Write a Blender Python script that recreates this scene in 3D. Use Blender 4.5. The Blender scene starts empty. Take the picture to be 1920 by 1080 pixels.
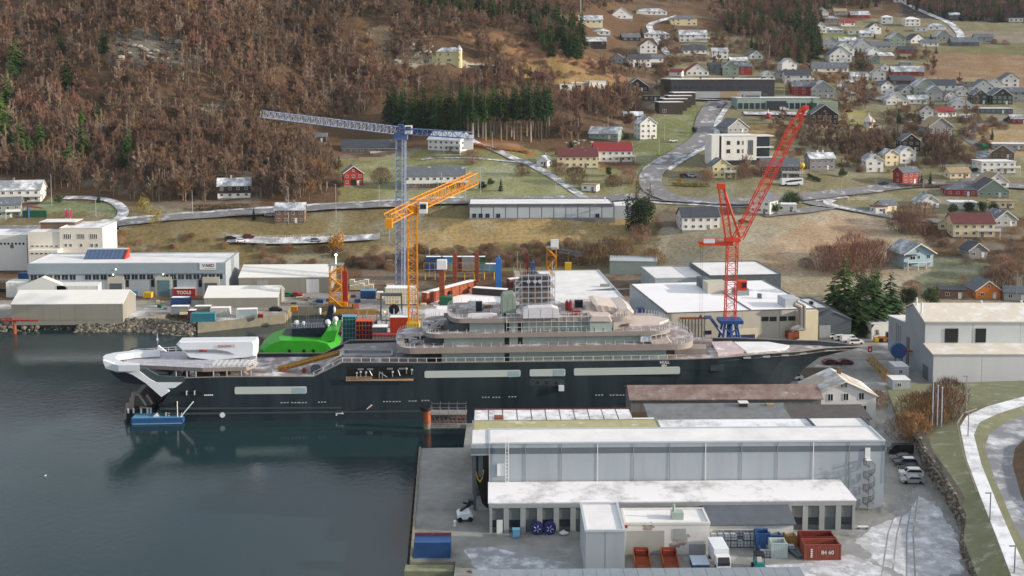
import bpy, math, random
import numpy as np
from mathutils import Vector
R = math.radians
random.seed(7)
scene = bpy.context.scene
# ---------------------------------------------------------------- camera, sky, sun, exposure
CAMZ, FPX, PIT, PROW = 82.0, 2100.0, R(4.5), 285.0      # height, focal length and principal row for a 1920 px wide frame
cam = bpy.data.objects.new('camera', bpy.data.cameras.new('camera'))
scene.collection.objects.link(cam)
cam.location = (0, 0, CAMZ)
cam.rotation_euler = (R(90) - PIT, 0, 0)
cam.data.sensor_width = 36.0
cam.data.lens = FPX / 1920 * 36
cam.data.shift_y = -(540 - PROW) / 1920
cam.data.clip_start = 1.0
cam.data.clip_end = 6000
scene.camera = cam
SUN_EL, SUN_AZ = R(16), R(-8)                            # azimuth measured from +x towards +y
world = bpy.data.worlds.new('World'); scene.world = world
world.use_nodes = True
wn = world.node_tree
bg = wn.nodes['Background']
sky = wn.nodes.new('ShaderNodeTexSky'); sky.sky_type = 'NISHITA'; sky.sun_disc = False
sky.sun_elevation = SUN_EL; sky.sun_rotation = R(90) - SUN_AZ
sky.air_density = 1.0; sky.dust_density = 4.0; sky.ozone_density = 1.5
veil = wn.nodes.new('ShaderNodeMix'); veil.data_type = 'RGBA'; veil.inputs[0].default_value = 0.5     # thin even veil of high cloud
veil.inputs[7].default_value = (7.4, 7.7, 8.1, 1)
cn = wn.nodes.new('ShaderNodeTexNoise'); cn.inputs['Scale'].default_value = 3.2; cn.inputs['Detail'].default_value = 5                       # broken high cloud over the whole sky
cr = wn.nodes.new('ShaderNodeMapRange'); cr.inputs[1].default_value = 0.38; cr.inputs[2].default_value = 0.62; cr.inputs[3].default_value = 0.15; cr.inputs[4].default_value = 0.92
tcw = wn.nodes.new('ShaderNodeTexCoord'); wn.links.new(tcw.outputs['Generated'], cn.inputs['Vector']); wn.links.new(cn.outputs[0], cr.inputs[0]); wn.links.new(cr.outputs[0], veil.inputs[0])
wn.links.new(sky.outputs[0], veil.inputs[6]); wn.links.new(veil.outputs[2], bg.inputs[0]); bg.inputs[1].default_value = 0.115
sl = bpy.data.lights.new('sun', 'SUN'); sun = bpy.data.objects.new('sun', sl); scene.collection.objects.link(sun)
sl.energy = 4.8; sl.angle = R(0.8); sl.color = (1.0, 0.88, 0.75)
SUND = Vector((math.cos(SUN_EL) * math.cos(SUN_AZ), math.cos(SUN_EL) * math.sin(SUN_AZ), math.sin(SUN_EL)))
sun.rotation_euler = SUND.to_track_quat('Z', 'Y').to_euler()
vs = scene.view_settings
vs.view_transform = 'Standard'; vs.look = 'None'; vs.exposure = 0.27; vs.gamma = 1.0; vs.use_curve_mapping = False
scene.cycles.use_denoising = True
scene.cycles.max_bounces = 5; scene.cycles.diffuse_bounces = 2; scene.cycles.glossy_bounces = 3
scene.cycles.transparent_max_bounces = 6; scene.cycles.volume_bounces = 0
C = scene.collection

# ---------------------------------------------------------------- picture rays -> places on the ground or on walls
cp, sp_ = math.cos(PIT), math.sin(PIT)
def ray(u, v):
    a = (u - 960) / FPX; b = (v - PROW) / FPX
    return (a, cp - b * sp_, -sp_ - b * cp)
def at_y(u, v, Y):
    d = ray(u, v); t = Y / d[1]
    return Vector((d[0] * t, Y, CAMZ + d[2] * t))
def at_z(u, v, z):
    d = ray(u, v); t = (z - CAMZ) / d[2]
    return Vector((d[0] * t, d[1] * t, z))
def project(x, y, z):
    h = CAMZ - z
    c = y * cp + h * sp_
    return 960 + FPX * x / c, PROW + FPX * (h * cp - y * sp_) / c
def ppm(P): return FPX / (P[1] * cp + (CAMZ - P[2]) * sp_)

class Frame:
    """local frame of a building or a ship: origin on the ground, x along the front, y inwards"""
    def __init__(s, o, rot):
        s.o = Vector(o); s.r = rot; s.c = math.cos(rot); s.s = math.sin(rot)
    def loc(s, P):
        dx, dy = P[0] - s.o[0], P[1] - s.o[1]
        return Vector((dx * s.c + dy * s.s, -dx * s.s + dy * s.c, P[2] - s.o[2]))
    def world(s, x, y, z=0):
        return Vector((s.o[0] + x * s.c - y * s.s, s.o[1] + x * s.s + y * s.c, s.o[2] + z))
    def hit(s, u, v, yl=0.0):
        d = ray(u, v); ly = -d[0] * s.s + d[1] * s.c
        oy = -(0 - s.o[0]) * s.s + (0 - s.o[1]) * s.c
        t = (yl - oy) / ly
        p = s.loc((d[0] * t, d[1] * t, CAMZ + d[2] * t))
        return p[0], p[2]
    def flat(s, u, v, zl):
        p = s.loc(at_z(u, v, s.o[2] + zl)); return p[0], p[1]

# ---------------------------------------------------------------- materials
def lin(c): return tuple((x / 255.0) ** 2.2 for x in c) + (1.0,)
MATS = {}
def pm(name, rgb, rough=0.7, var=0.15, scale=0.6, metal=0.0, frost=0.0, fscale=0.25, rgb2=None, bump=0.0, bscale=3.0, stripe=0.0, spec=0.4, streak=False, frgb=(226, 230, 236)):
    if name in MATS: return MATS[name]
    m = bpy.data.materials.new(name); m.use_nodes = True; MATS[name] = m
    nt = m.node_tree; N = nt.nodes.new; L = nt.links.new
    b = nt.nodes['Principled BSDF']
    b.inputs['Roughness'].default_value = rough; b.inputs['Metallic'].default_value = metal
    b.inputs['Specular IOR Level'].default_value = spec
    g = N('ShaderNodeNewGeometry'); pos = g.outputs['Position']
    if streak:
        mp = N('ShaderNodeMapping'); mp.inputs['Scale'].default_value = (1, 1, 0.12); L(pos, mp.inputs[0]); pos2 = mp.outputs[0]
    else: pos2 = pos
    no = N('ShaderNodeTexNoise'); no.inputs['Scale'].default_value = scale; no.inputs['Detail'].default_value = 7; no.inputs['Roughness'].default_value = 0.65
    L(pos2, no.inputs['Vector'])
    mr = N('ShaderNodeMapRange'); mr.inputs[1].default_value = 0.3; mr.inputs[2].default_value = 0.7
    L(no.outputs[0], mr.inputs[0])
    mx = N('ShaderNodeMix'); mx.data_type = 'RGBA'
    c = lin(rgb)
    if rgb2: c1, c2 = c, lin(rgb2)
    else: c1 = tuple(x * (1 - var) for x in c[:3]) + (1,); c2 = tuple(min(1, x * (1 + var)) for x in c[:3]) + (1,)
    mx.inputs[6].default_value = c1; mx.inputs[7].default_value = c2
    L(mr.outputs[0], mx.inputs[0]); out = mx.outputs[2]
    if frost > 0:
        n2 = N('ShaderNodeTexNoise'); n2.inputs['Scale'].default_value = fscale; n2.inputs['Detail'].default_value = 8; n2.inputs['Roughness'].default_value = 0.7
        L(pos, n2.inputs['Vector'])
        r2 = N('ShaderNodeMapRange'); r2.inputs[1].default_value = 0.66 - 0.36 * frost; r2.inputs[2].default_value = 0.86 - 0.36 * frost
        L(n2.outputs[0], r2.inputs[0])
        m2 = N('ShaderNodeMix'); m2.data_type = 'RGBA'; m2.inputs[7].default_value = lin(frgb)
        L(r2.outputs[0], m2.inputs[0]); L(out, m2.inputs[6]); out = m2.outputs[2]
    L(out, b.inputs['Base Color'])
    if bump > 0 or stripe > 0:
        bp = N('ShaderNodeBump'); bp.inputs['Strength'].default_value = max(bump, 0.3); bp.inputs['Distance'].default_value = 0.05
        if stripe > 0:
            wv = N('ShaderNodeTexWave'); wv.inputs['Scale'].default_value = stripe; wv.inputs['Distortion'].default_value = 0; L(pos, wv.inputs[0]); L(wv.outputs[1], bp.inputs['Height'])
        else:
            n3 = N('ShaderNodeTexNoise'); n3.inputs['Scale'].default_value = bscale; n3.inputs['Detail'].default_value = 5; L(pos, n3.inputs['Vector']); L(n3.outputs[0], bp.inputs['Height'])
        L(bp.outputs[0], b.inputs['Normal'])
    return m
def twig(name, rgbA, rgbB, rgbC, rough=0.9):
    """bark, twigs or needles: colour differs from tree to tree and from stand to stand"""
    m = bpy.data.materials.new(name); m.use_nodes = True; MATS[name] = m
    nt = m.node_tree; N = nt.nodes.new; L = nt.links.new
    b = nt.nodes['Principled BSDF']; b.inputs['Roughness'].default_value = rough; b.inputs['Specular IOR Level'].default_value = 0.15
    oi = N('ShaderNodeObjectInfo'); g = N('ShaderNodeNewGeometry')
    no = N('ShaderNodeTexNoise'); no.inputs['Scale'].default_value = 0.012; no.inputs['Detail'].default_value = 5; L(g.outputs['Position'], no.inputs['Vector'])
    mr = N('ShaderNodeMapRange'); mr.inputs[1].default_value = 0.36; mr.inputs[2].default_value = 0.64; L(no.outputs[0], mr.inputs[0])
    m1 = N('ShaderNodeMix'); m1.data_type = 'RGBA'; m1.inputs[6].default_value = lin(rgbA); m1.inputs[7].default_value = lin(rgbB); fr = N('ShaderNodeMath'); fr.operation = 'MULTIPLY'; fr.inputs[1].default_value = 7.13; L(oi.outputs['Random'], fr.inputs[0]); f2 = N('ShaderNodeMath'); f2.operation = 'FRACT'; L(fr.outputs[0], f2.inputs[0]); L(f2.outputs[0], m1.inputs[0])
    m2 = N('ShaderNodeMix'); m2.data_type = 'RGBA'; m2.inputs[7].default_value = lin(rgbC); L(m1.outputs[2], m2.inputs[6])
    sc = N('ShaderNodeMath'); sc.operation = 'MULTIPLY'; sc.inputs[1].default_value = 0.8; L(mr.outputs[0], sc.inputs[0]); L(sc.outputs[0], m2.inputs[0])
    br = N('ShaderNodeMath'); br.operation = 'MULTIPLY_ADD'; br.inputs[1].default_value = .8; br.inputs[2].default_value = .5; L(oi.outputs['Random'], br.inputs[0]); vm = N('ShaderNodeVectorMath'); vm.operation = 'SCALE'; L(m2.outputs[2], vm.inputs[0]); L(br.outputs[0], vm.inputs['Scale']); L(vm.outputs[0], b.inputs['Base Color'])
    return m
white = pm('white_paint', (214, 214, 210), 0.6, 0.06, 0.4, streak=True)
cream = pm('cream_paint', (216, 202, 165), 0.65, 0.06)
greyp = pm('grey_paint', (150, 154, 155), 0.6, 0.08)
ltgrey = pm('light_grey_cladding', (176, 184, 190), 0.5, 0.06, 0.3, streak=True)
blgrey = pm('blue_grey_cladding', (158, 167, 174), 0.5, 0.09, 0.35, streak=True)
dkgrey = pm('dark_grey_cladding', (84, 92, 98), 0.55, 0.1)
slate = pm('slate_roof', (92, 98, 106), 0.6, 0.15, 0.5, frost=0.22, fscale=0.35)
frostroof = pm('frosted_grey_roof', (128, 134, 140), 0.65, 0.12, 0.5, frost=0.6, fscale=0.2)
darkroof = pm('dark_roof', (62, 66, 74), 0.6, 0.2, frost=0.08)
redroof = pm('red_roof', (128, 44, 46), 0.6, 0.15, frost=0.12)
maroon = pm('maroon_roof', (96, 52, 52), 0.6, 0.15, frost=0.12)
tanroof = pm('tan_roof', (150, 132, 104), 0.7, 0.15, frost=0.2)
snow = pm('snow', (232, 234, 236), 0.75, 0.05, 0.15, rgb2=(244, 244, 244), bump=0.2, bscale=1.0)
snowroof = pm('snow_on_roof', (206, 207, 209), 0.75, 0.05, 0.16, rgb2=(232, 232, 232), bump=.15, bscale=.8)
snowpatch = pm('thin_snow_roof', (150, 150, 150), 0.75, 0.15, 0.5, frost=0.9, fscale=0.16)
dark = pm('dark_brown_wall', (56, 48, 46), 0.7, 0.15)
black = pm('black', (22, 23, 25), 0.6, 0.2)
glass = pm('window_glass', (38, 44, 52), 0.15, 0.2, 0.3, spec=0.6)
red = pm('red_paint', (146, 44, 38), 0.6, 0.12)
brown = pm('brown_wall', (112, 90, 74), 0.7, 0.12)
yellow = pm('pale_yellow_wall', (208, 196, 146), 0.65, 0.06)
green = pm('grey_green_wall', (128, 144, 132), 0.65, 0.08)
dkgreen = pm('dark_green_wall', (44, 60, 56), 0.65, 0.12)
ltblue = pm('light_blue_wall', (150, 176, 190), 0.65, 0.06)
orange = pm('orange_wall', (196, 112, 40), 0.65, 0.1)
grgable = pm('shaded_grey_timber', (136, 134, 136), 0.7, 0.1)  # grey timber, the same tone on every wall
concrete = pm('concrete', (128, 126, 120), 0.85, 0.18, 0.4, bump=0.2)
conwall = pm('old_concrete_wall', (112, 108, 96), 0.9, 0.25, 0.5, bump=0.3, rgb2=(140, 134, 116))
steel = pm('galvanised_steel', (150, 154, 158), 0.45, 0.12, metal=0.6)
rust = pm('rusty_steel', (112, 52, 34), 0.8, 0.3, 0.7, rgb2=(150, 82, 52))
craneyel = pm('crane_yellow', (222, 146, 22), 0.5, 0.1)
cranered = pm('crane_red', (212, 66, 36), 0.5, 0.1)
craneblue = pm('crane_blue', (84, 108, 156), 0.5, 0.12)
cranegrey = pm('crane_pale_steel', (178, 188, 204), 0.5, 0.1)
bluepaint = pm('blue_paint', (46, 82, 132), 0.55, 0.12)
ltbluep = pm('pale_blue_paint', (96, 150, 184), 0.55, 0.12)
greenp = pm('green_paint', (34, 92, 64), 0.55, 0.12)
yelp = pm('yellow_paint', (206, 170, 40), 0.55, 0.12)
whitesteel = pm('white_steel', (220, 222, 222), 0.45, 0.05)
tyre = pm('tyre_rubber', (26, 26, 27), 0.8, 0.1)
asphalt = pm('asphalt', (118, 118, 120), 0.85, 0.14, 0.3, frost=0.34, fscale=0.15)
frostpath = pm('frosted_path', (132, 134, 138), 0.85, 0.1, 0.3, frost=0.62, fscale=0.22)
treebark = twig('bark', (128, 116, 102), (176, 168, 152), (104, 90, 78))
twigred = twig('twigs_red_brown', (134, 96, 82), (150, 116, 100), (122, 104, 88))
twiggrey = twig('twigs_grey_brown', (166, 150, 130), (142, 122, 104), (126, 104, 88))
twiggold = twig('twigs_golden', (156, 126, 86), (142, 110, 78), (134, 102, 76))
needles = twig('spruce_needles', (52, 80, 42), (86, 110, 50), (36, 66, 46))
needles2 = twig('fir_needles', (78, 104, 50), (98, 118, 58), (64, 96, 52))  # spruce needles of the left flank, sunlight put into the lighter green
leafdk = twig('dark_evergreen_leaves', (50, 74, 44), (92, 104, 60), (40, 62, 44))
grassblade = twig('dry_grass', (150, 128, 84), (132, 120, 76), (118, 108, 72))

# ---------------------------------------------------------------- mesh helpers
class MB:
    def __init__(s): s.v = []; s.f = []; s.m = []
    def add(s, vs, fs, m=0):
        o = len(s.v); s.v += [tuple(x) for x in vs]
        for f in fs: s.f.append(tuple(i + o for i in f)); s.m.append(m)
        return s
    def box(s, x0, x1, y0, y1, z0, z1, m=0):
        return s.add([(x0, y0, z0), (x1, y0, z0), (x1, y1, z0), (x0, y1, z0), (x0, y0, z1), (x1, y0, z1), (x1, y1, z1), (x0, y1, z1)],
                     [(3, 2, 1, 0), (4, 5, 6, 7), (0, 1, 5, 4), (1, 2, 6, 5), (2, 3, 7, 6), (3, 0, 4, 7)], m)
    def prism(s, poly, z0, z1, m=0):
        n = len(poly)
        a = sum(poly[i][0] * poly[(i + 1) % n][1] - poly[(i + 1) % n][0] * poly[i][1] for i in range(n))
        if a < 0: poly = poly[::-1]
        zz0 = z0 if isinstance(z0, (list, tuple)) else [z0] * n
        zz1 = z1 if isinstance(z1, (list, tuple)) else [z1] * n
        vs = [(p[0], p[1], zz0[i]) for i, p in enumerate(poly)] + [(p[0], p[1], zz1[i]) for i, p in enumerate(poly)]
        fs = [tuple(range(n - 1, -1, -1)), tuple(range(n, 2 * n))] + [(i, (i + 1) % n, n + (i + 1) % n, n + i) for i in range(n)]
        return s.add(vs, fs, m)
    def prism_y(s, poly, y0, y1, m=0):                     # polygon in (x, z), extruded along y
        n = len(poly)
        a = sum(poly[i][0] * poly[(i + 1) % n][1] - poly[(i + 1) % n][0] * poly[i][1] for i in range(n))
        if a < 0: poly = poly[::-1]
        vs = [(p[0], y0, p[1]) for p in poly] + [(p[0], y1, p[1]) for p in poly]
        fs = [tuple(range(n)), tuple(range(2 * n - 1, n - 1, -1))] + [((i + 1) % n, i, n + i, n + (i + 1) % n) for i in range(n)]
        return s.add(vs, fs, m)
    def prism_x(s, poly, x0, x1, m=0):                     # polygon in (y, z), extruded along x
        n = len(poly)
        a = sum(poly[i][0] * poly[(i + 1) % n][1] - poly[(i + 1) % n][0] * poly[i][1] for i in range(n))
        if a < 0: poly = poly[::-1]
        vs = [(x0, p[0], p[1]) for p in poly] + [(x1, p[0], p[1]) for p in poly]
        fs = [tuple(range(n - 1, -1, -1)), tuple(range(n, 2 * n))] + [(i, (i + 1) % n, n + (i + 1) % n, n + i) for i in range(n)]
        return s.add(vs, fs, m)
    def tube(s, p, q, r0, r1=None, n=6, m=0):
        r1 = r0 if r1 is None else r1
        p = Vector(p); q = Vector(q); d = q - p
        if d.length < 1e-6: return s
        d.normalize(); a = d.orthogonal().normalized(); b = d.cross(a)
        vs = []
        for c, r in ((p, r0), (q, r1)):
            for i in range(n):
                t = 2 * math.pi * i / n; vs.append(c + a * (r * math.cos(t)) + b * (r * math.sin(t)))
        fs = [(i, (i + 1) % n, n + (i + 1) % n, n + i) for i in range(n)] + [tuple(range(n - 1, -1, -1)), tuple(range(n, 2 * n))]
        return s.add(vs, fs, m)
    def bar(s, p, q, w=0.1, m=0): return s.tube(p, q, w * 0.6, w * 0.6, 4, m)
    def ball(s, c, r, n=8, m=0, squash=1.0):
        c = Vector(c); vs = []; k = max(4, n // 2 + 1)
        for i in range(1, k):
            ph = math.pi * i / k
            for j in range(n):
                t = 2 * math.pi * j / n
                vs.append((c[0] + r * math.sin(ph) * math.cos(t), c[1] + r * math.sin(ph) * math.sin(t), c[2] + r * squash * math.cos(ph)))
        vs += [(c[0], c[1], c[2] + r * squash), (c[0], c[1], c[2] - r * squash)]
        T, B = len(vs) - 2, len(vs) - 1
        fs = [(T, j, (j + 1) % n) for j in range(n)] + [(B, (k - 2) * n + (j + 1) % n, (k - 2) * n + j) for j in range(n)]
        for i in range(k - 2):
            for j in range(n): fs.append((i * n + j, (i + 1) * n + j, (i + 1) * n + (j + 1) % n, i * n + (j + 1) % n))
        return s.add(vs, fs, m)
    def lattice(s, p, q, w, bays, ch=0.12, br=0.07, m=0, mb=None, h=None, tri=False):
        """braced mast: four chords and zigzag bracing on each face"""
        mb = m if mb is None else mb; h = w if h is None else h
        p = Vector(p); q = Vector(q); d = (q - p).normalized()
        a = Vector((1, 0, 0)) if abs(d.z) > 0.9 else d.cross(Vector((0, 0, 1))).normalized()
        b = d.cross(a).normalized()
        offs = [a * (w / 2) + b * (h / 2), -a * (w / 2) + b * (h / 2), -a * (w / 2) - b * (h / 2), a * (w / 2) - b * (h / 2)]
        for o in offs: s.tube(p + o, q + o, ch, ch, 4, m)
        for k in range(bays):
            c0 = p.lerp(q, k / bays); c1 = p.lerp(q, (k + 1) / bays)
            for i in range(4):
                o0, o1 = offs[i], offs[(i + 1) % 4]
                if (k + i) % 2: o0, o1 = o1, o0
                s.tube(c0 + o0, c1 + o1, br, br, 3, mb)
                s.tube(c1 + offs[i], c1 + offs[(i + 1) % 4], br, br, 3, mb)
        return s
    def mesh(s, name, mats, smooth=False):
        me = bpy.data.meshes.new(name); me.from_pydata(s.v, [], s.f)
        mats = mats if isinstance(mats, (list, tuple)) else [mats]
        for m in mats: me.materials.append(m)
        if len(mats) > 1: me.polygons.foreach_set('material_index', s.m)
        if smooth: me.polygons.foreach_set('use_smooth', [True] * len(me.polygons))
        me.update(); return me
    def build(s, name, mats, parent=None, smooth=False):
        return link(name, s.mesh(name, mats, smooth), parent)
BX = lambda *a: MB().box(*a)
TB = lambda *a: MB().tube(*a)
PX = lambda *a: MB().prism_x(*a)
PY = lambda *a: MB().prism_y(*a)
def link(name, me, parent=None, loc=None, rz=0):
    o = bpy.data.objects.new(name, me); C.objects.link(o)
    if parent is not None: o.parent = parent
    if loc is not None: o.location = loc
    if rz: o.rotation_euler = (0, 0, rz)
    return o
def tag(o, label=None, cat=None, group=None, kind=None):
    for k, x in (('label', label), ('category', cat), ('group', group), ('kind', kind)):
        if x: o[k] = x
    return o
def thing(name, label, cat, loc=(0, 0, 0), rz=0, group=None):
    o = bpy.data.objects.new(name, None); C.objects.link(o); o.empty_display_size = 0.3
    o.location = loc; o.rotation_euler = (0, 0, rz); return tag(o, label, cat, group)
def copy_tree(o, parent=None):
    c = o.copy(); C.objects.link(c); c.parent = parent
    for ch in o.children: copy_tree(ch, c)
    return c
def put(o, loc, rz=0, sc=1.0, label=None):
    o.location = loc; o.rotation_euler = (0, 0, rz); o.scale = (sc, sc, sc) if not isinstance(sc, tuple) else sc
    if label: o['label'] = label
    return o
WCACHE = {}
def window_mesh(w, h, fm, bars=1):
    k = (round(w, 1), round(h, 1), fm.name, bars)
    if k not in WCACHE:
        b = MB(); t = 0.09; w, h = k[0], k[1]
        b.box(0, t, -0.06, 0.02, 0, h, 1).box(w - t, w, -0.06, 0.02, 0, h, 1).box(t, w - t, -0.06, 0.02, 0, t, 1).box(t, w - t, -0.06, 0.02, h - t, h, 1)
        for i in range(bars):
            x = w * (i + 1) / (bars + 1); b.box(x - 0.04, x + 0.04, -0.05, 0.02, t, h - t, 1)
        b.box(t, w - t, -0.02, 0.02, t, h - t, 0)
        WCACHE[k] = b.mesh('window', [glass, fm])
    return WCACHE[k]
def window(parent, x, y, z, w, h, face='f', fm=None, bars=1, name='window'):
    rz = {'f': 0, 'r': R(90), 'l': R(-90)}[face]
    dx, dy = {'f': (0, -0.03), 'r': (0.03, 0), 'l': (-0.03, 0)}[face]
    return link(name, window_mesh(w, h, fm or white, bars), parent, (x + dx, y + dy, z), rz)
def text(parent, body, x, y, z, size, mat, rz=0, name='lettering', align='CENTER', bold=0.0):
    cu = bpy.data.curves.new(name, 'FONT'); cu.body = body; cu.size = size; cu.align_x = align; cu.extrude = 0.01; cu.offset = bold
    cu.materials.append(mat)
    o = link(name, cu, parent, (x, y, z)); o.rotation_euler = (R(90), 0, rz); TEXTS.append(o); return o

TEXTS = []
def finish_texts():
    """lettering becomes plain mesh objects"""
    dg = bpy.context.evaluated_depsgraph_get()
    for o in TEXTS:
        me = bpy.data.meshes.new_from_object(o.evaluated_get(dg)); n = link(o.name, me, o.parent, o.location); n.rotation_euler = o.rotation_euler; nm = o.name
        bpy.data.objects.remove(o); n.name = nm
# ================================================================ THE SETTING: hillside terrain
COLS = [  # column, then (row, distance) of what is seen there
    (-260, [(500, 428), (430, 442), (415, 455), (385, 475), (370, 490), (180, 605), (0, 722), (-40, 745), (-50, 900)]),
    (0, [(500, 428), (430, 442), (418, 455), (385, 475), (370, 490), (180, 600), (0, 718), (-40, 745), (-50, 900)]),
    (320, [(500, 428), (430, 444), (410, 456), (385, 474), (370, 488), (180, 590), (0, 700), (-45, 728), (-55, 900)]),
    (640, [(500, 430), (450, 445), (400, 464), (380, 475), (345, 500), (300, 540), (265, 570), (120, 655), (0, 742), (-60, 785), (-70, 950)]),
    (1000, [(500, 430), (415, 455), (375, 478), (300, 540), (265, 572), (180, 628), (90, 718), (0, 825), (-150, 990), (-300, 1150)]),
    (1190, [(500, 428), (395, 470), (300, 540), (240, 597), (160, 688), (100, 785), (0, 950), (-150, 1090), (-300, 1250)]),
    (1400, [(560, 374), (480, 415), (400, 465), (370, 485), (300, 540), (200, 650), (150, 720), (100, 800), (50, 890), (0, 1000), (-150, 1150), (-300, 1300)]),
    (1700, [(600, 342), (560, 368), (480, 418), (400, 475), (300, 560), (200, 668), (150, 735), (100, 812), (50, 902), (0, 1010), (-150, 1160), (-300, 1310)]),
    (2180, [(600, 342), (560, 368), (480, 418), (400, 475), (300, 560), (200, 668), (150, 735), (100, 812), (50, 902), (0, 1010), (-150, 1160), (-300, 1310)])]
YA, DY, NY = 330.0, 2.0, 560
AA, DA, NA = -0.60, 0.0025, 481
ys = YA + DY * np.arange(NY); aas = AA + DA * np.arange(NA)
prof = []; pa = []
for u, rows in COLS:
    yy, zz = [YA], [2.4]
    for v, d in rows:
        P = at_y(u, v, d); yy.append(d); zz.append(max(2.4, P.z))
    zz.append(zz[-1] + (zz[-1] - zz[-2]) * 0.3); yy.append(yy[-1] + 300)
    prof.append(np.interp(ys, yy, zz)); pa.append((u - 960) / FPX)
prof = np.array(prof); pa = np.array(pa)
TZ = np.zeros((NY, NA))
idx = np.clip(np.searchsorted(pa, aas) - 1, 0, len(pa) - 2)
tt = np.clip((aas - pa[idx]) / (pa[idx + 1] - pa[idx]), 0, 1); tt = tt * tt * (3 - 2 * tt)
TZ = (prof[idx] * (1 - tt)[:, None] + prof[idx + 1] * tt[:, None]).T.copy()
for _ in range(4):
    TZ[1:-1] = (TZ[:-2] + 2 * TZ[1:-1] + TZ[2:]) / 4
    TZ[:, 1:-1] = (TZ[:, :-2] + 2 * TZ[:, 1:-1] + TZ[:, 2:]) / 4
XX = aas[None, :] * ys[:, None]; YY = np.repeat(ys[:, None], NA, 1)
def vnoise(x, y, s, seed):
    rs = np.random.RandomState(seed); G = rs.rand(256, 256)
    fx, fy = x / s + 1000.3, y / s + 1000.7
    ix, iy = np.floor(fx).astype(int), np.floor(fy).astype(int); fx, fy = fx - ix, fy - iy
    fx = fx * fx * (3 - 2 * fx); fy = fy * fy * (3 - 2 * fy)
    g = lambda a, b: G[a % 256, b % 256]
    return (g(ix, iy) * (1 - fx) + g(ix + 1, iy) * fx) * (1 - fy) + (g(ix, iy + 1) * (1 - fx) + g(ix + 1, iy + 1) * fx) * fy
def fbm(x, y, s, seed, o=4):
    r = 0; a = 1; t = 0
    for k in range(o): r = r + a * vnoise(x, y, s / 2 ** k, seed + k); t += a; a *= 0.5
    return r / t
rough = np.clip((TZ - 26) / 30, 0, 1) * np.clip((0.13 - aas) / 0.06, 0.06, 1)[None, :]
TZ += rough * (fbm(XX, YY, 70, 3) - 0.5) * 26 + np.clip((TZ - 4) / 10, 0, 1) * (fbm(XX, YY, 14, 9) - 0.5) * 1.2
def shore(x):
    return np.where(x < -72, 347, np.where(x < -49, 367, 305))
TZ = np.where((YY < shore(XX) + 4) & (TZ < 4), -4.0, TZ)
def tz(x, y):
    a = np.asarray(x) / np.asarray(y)
    fa = np.clip((a - AA) / DA, 0, NA - 1.001); fy = np.clip((np.asarray(y) - YA) / DY, 0, NY - 1.001)
    ia, iy = fa.astype(int), fy.astype(int); fa, fy = fa - ia, fy - iy
    return (TZ[iy, ia] * (1 - fa) + TZ[iy, ia + 1] * fa) * (1 - fy) + (TZ[iy + 1, ia] * (1 - fa) + TZ[iy + 1, ia + 1] * fa) * fy
TS = np.arange(336, 1400, 0.6)
def on(u, v):
    d = ray(u, v); t = TS / d[1]
    z = CAMZ + d[2] * t; g = tz(d[0] * t, TS)
    k = np.argmax(z < g)
    if k == 0:
        return at_z(u, v, 3.0) if v > 400 else at_y(u, v, 1200)
    lo, hi = TS[k - 1], TS[k]
    for _ in range(8):
        m = (lo + hi) / 2; tm = m / d[1]
        if CAMZ + d[2] * tm < float(tz(d[0] * tm, m)): hi = m
        else: lo = m
    P = at_y(u, v, hi); P.z = float(tz(P.x, P.y)); return P
def inpoly(px, py, poly):
    r = np.zeros(np.shape(px), bool); n = len(poly)
    for i in range(n):
        x1, y1 = poly[i]; x2, y2 = poly[(i + 1) % n]
        c = ((y1 > py) != (y2 > py)) & (px < (x2 - x1) * (py - y1) / (y2 - y1 + 1e-9) + x1)
        r ^= c
    return r
def ground_poly(pts): return [tuple(on(u, v)[:2]) for u, v in pts]
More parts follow.
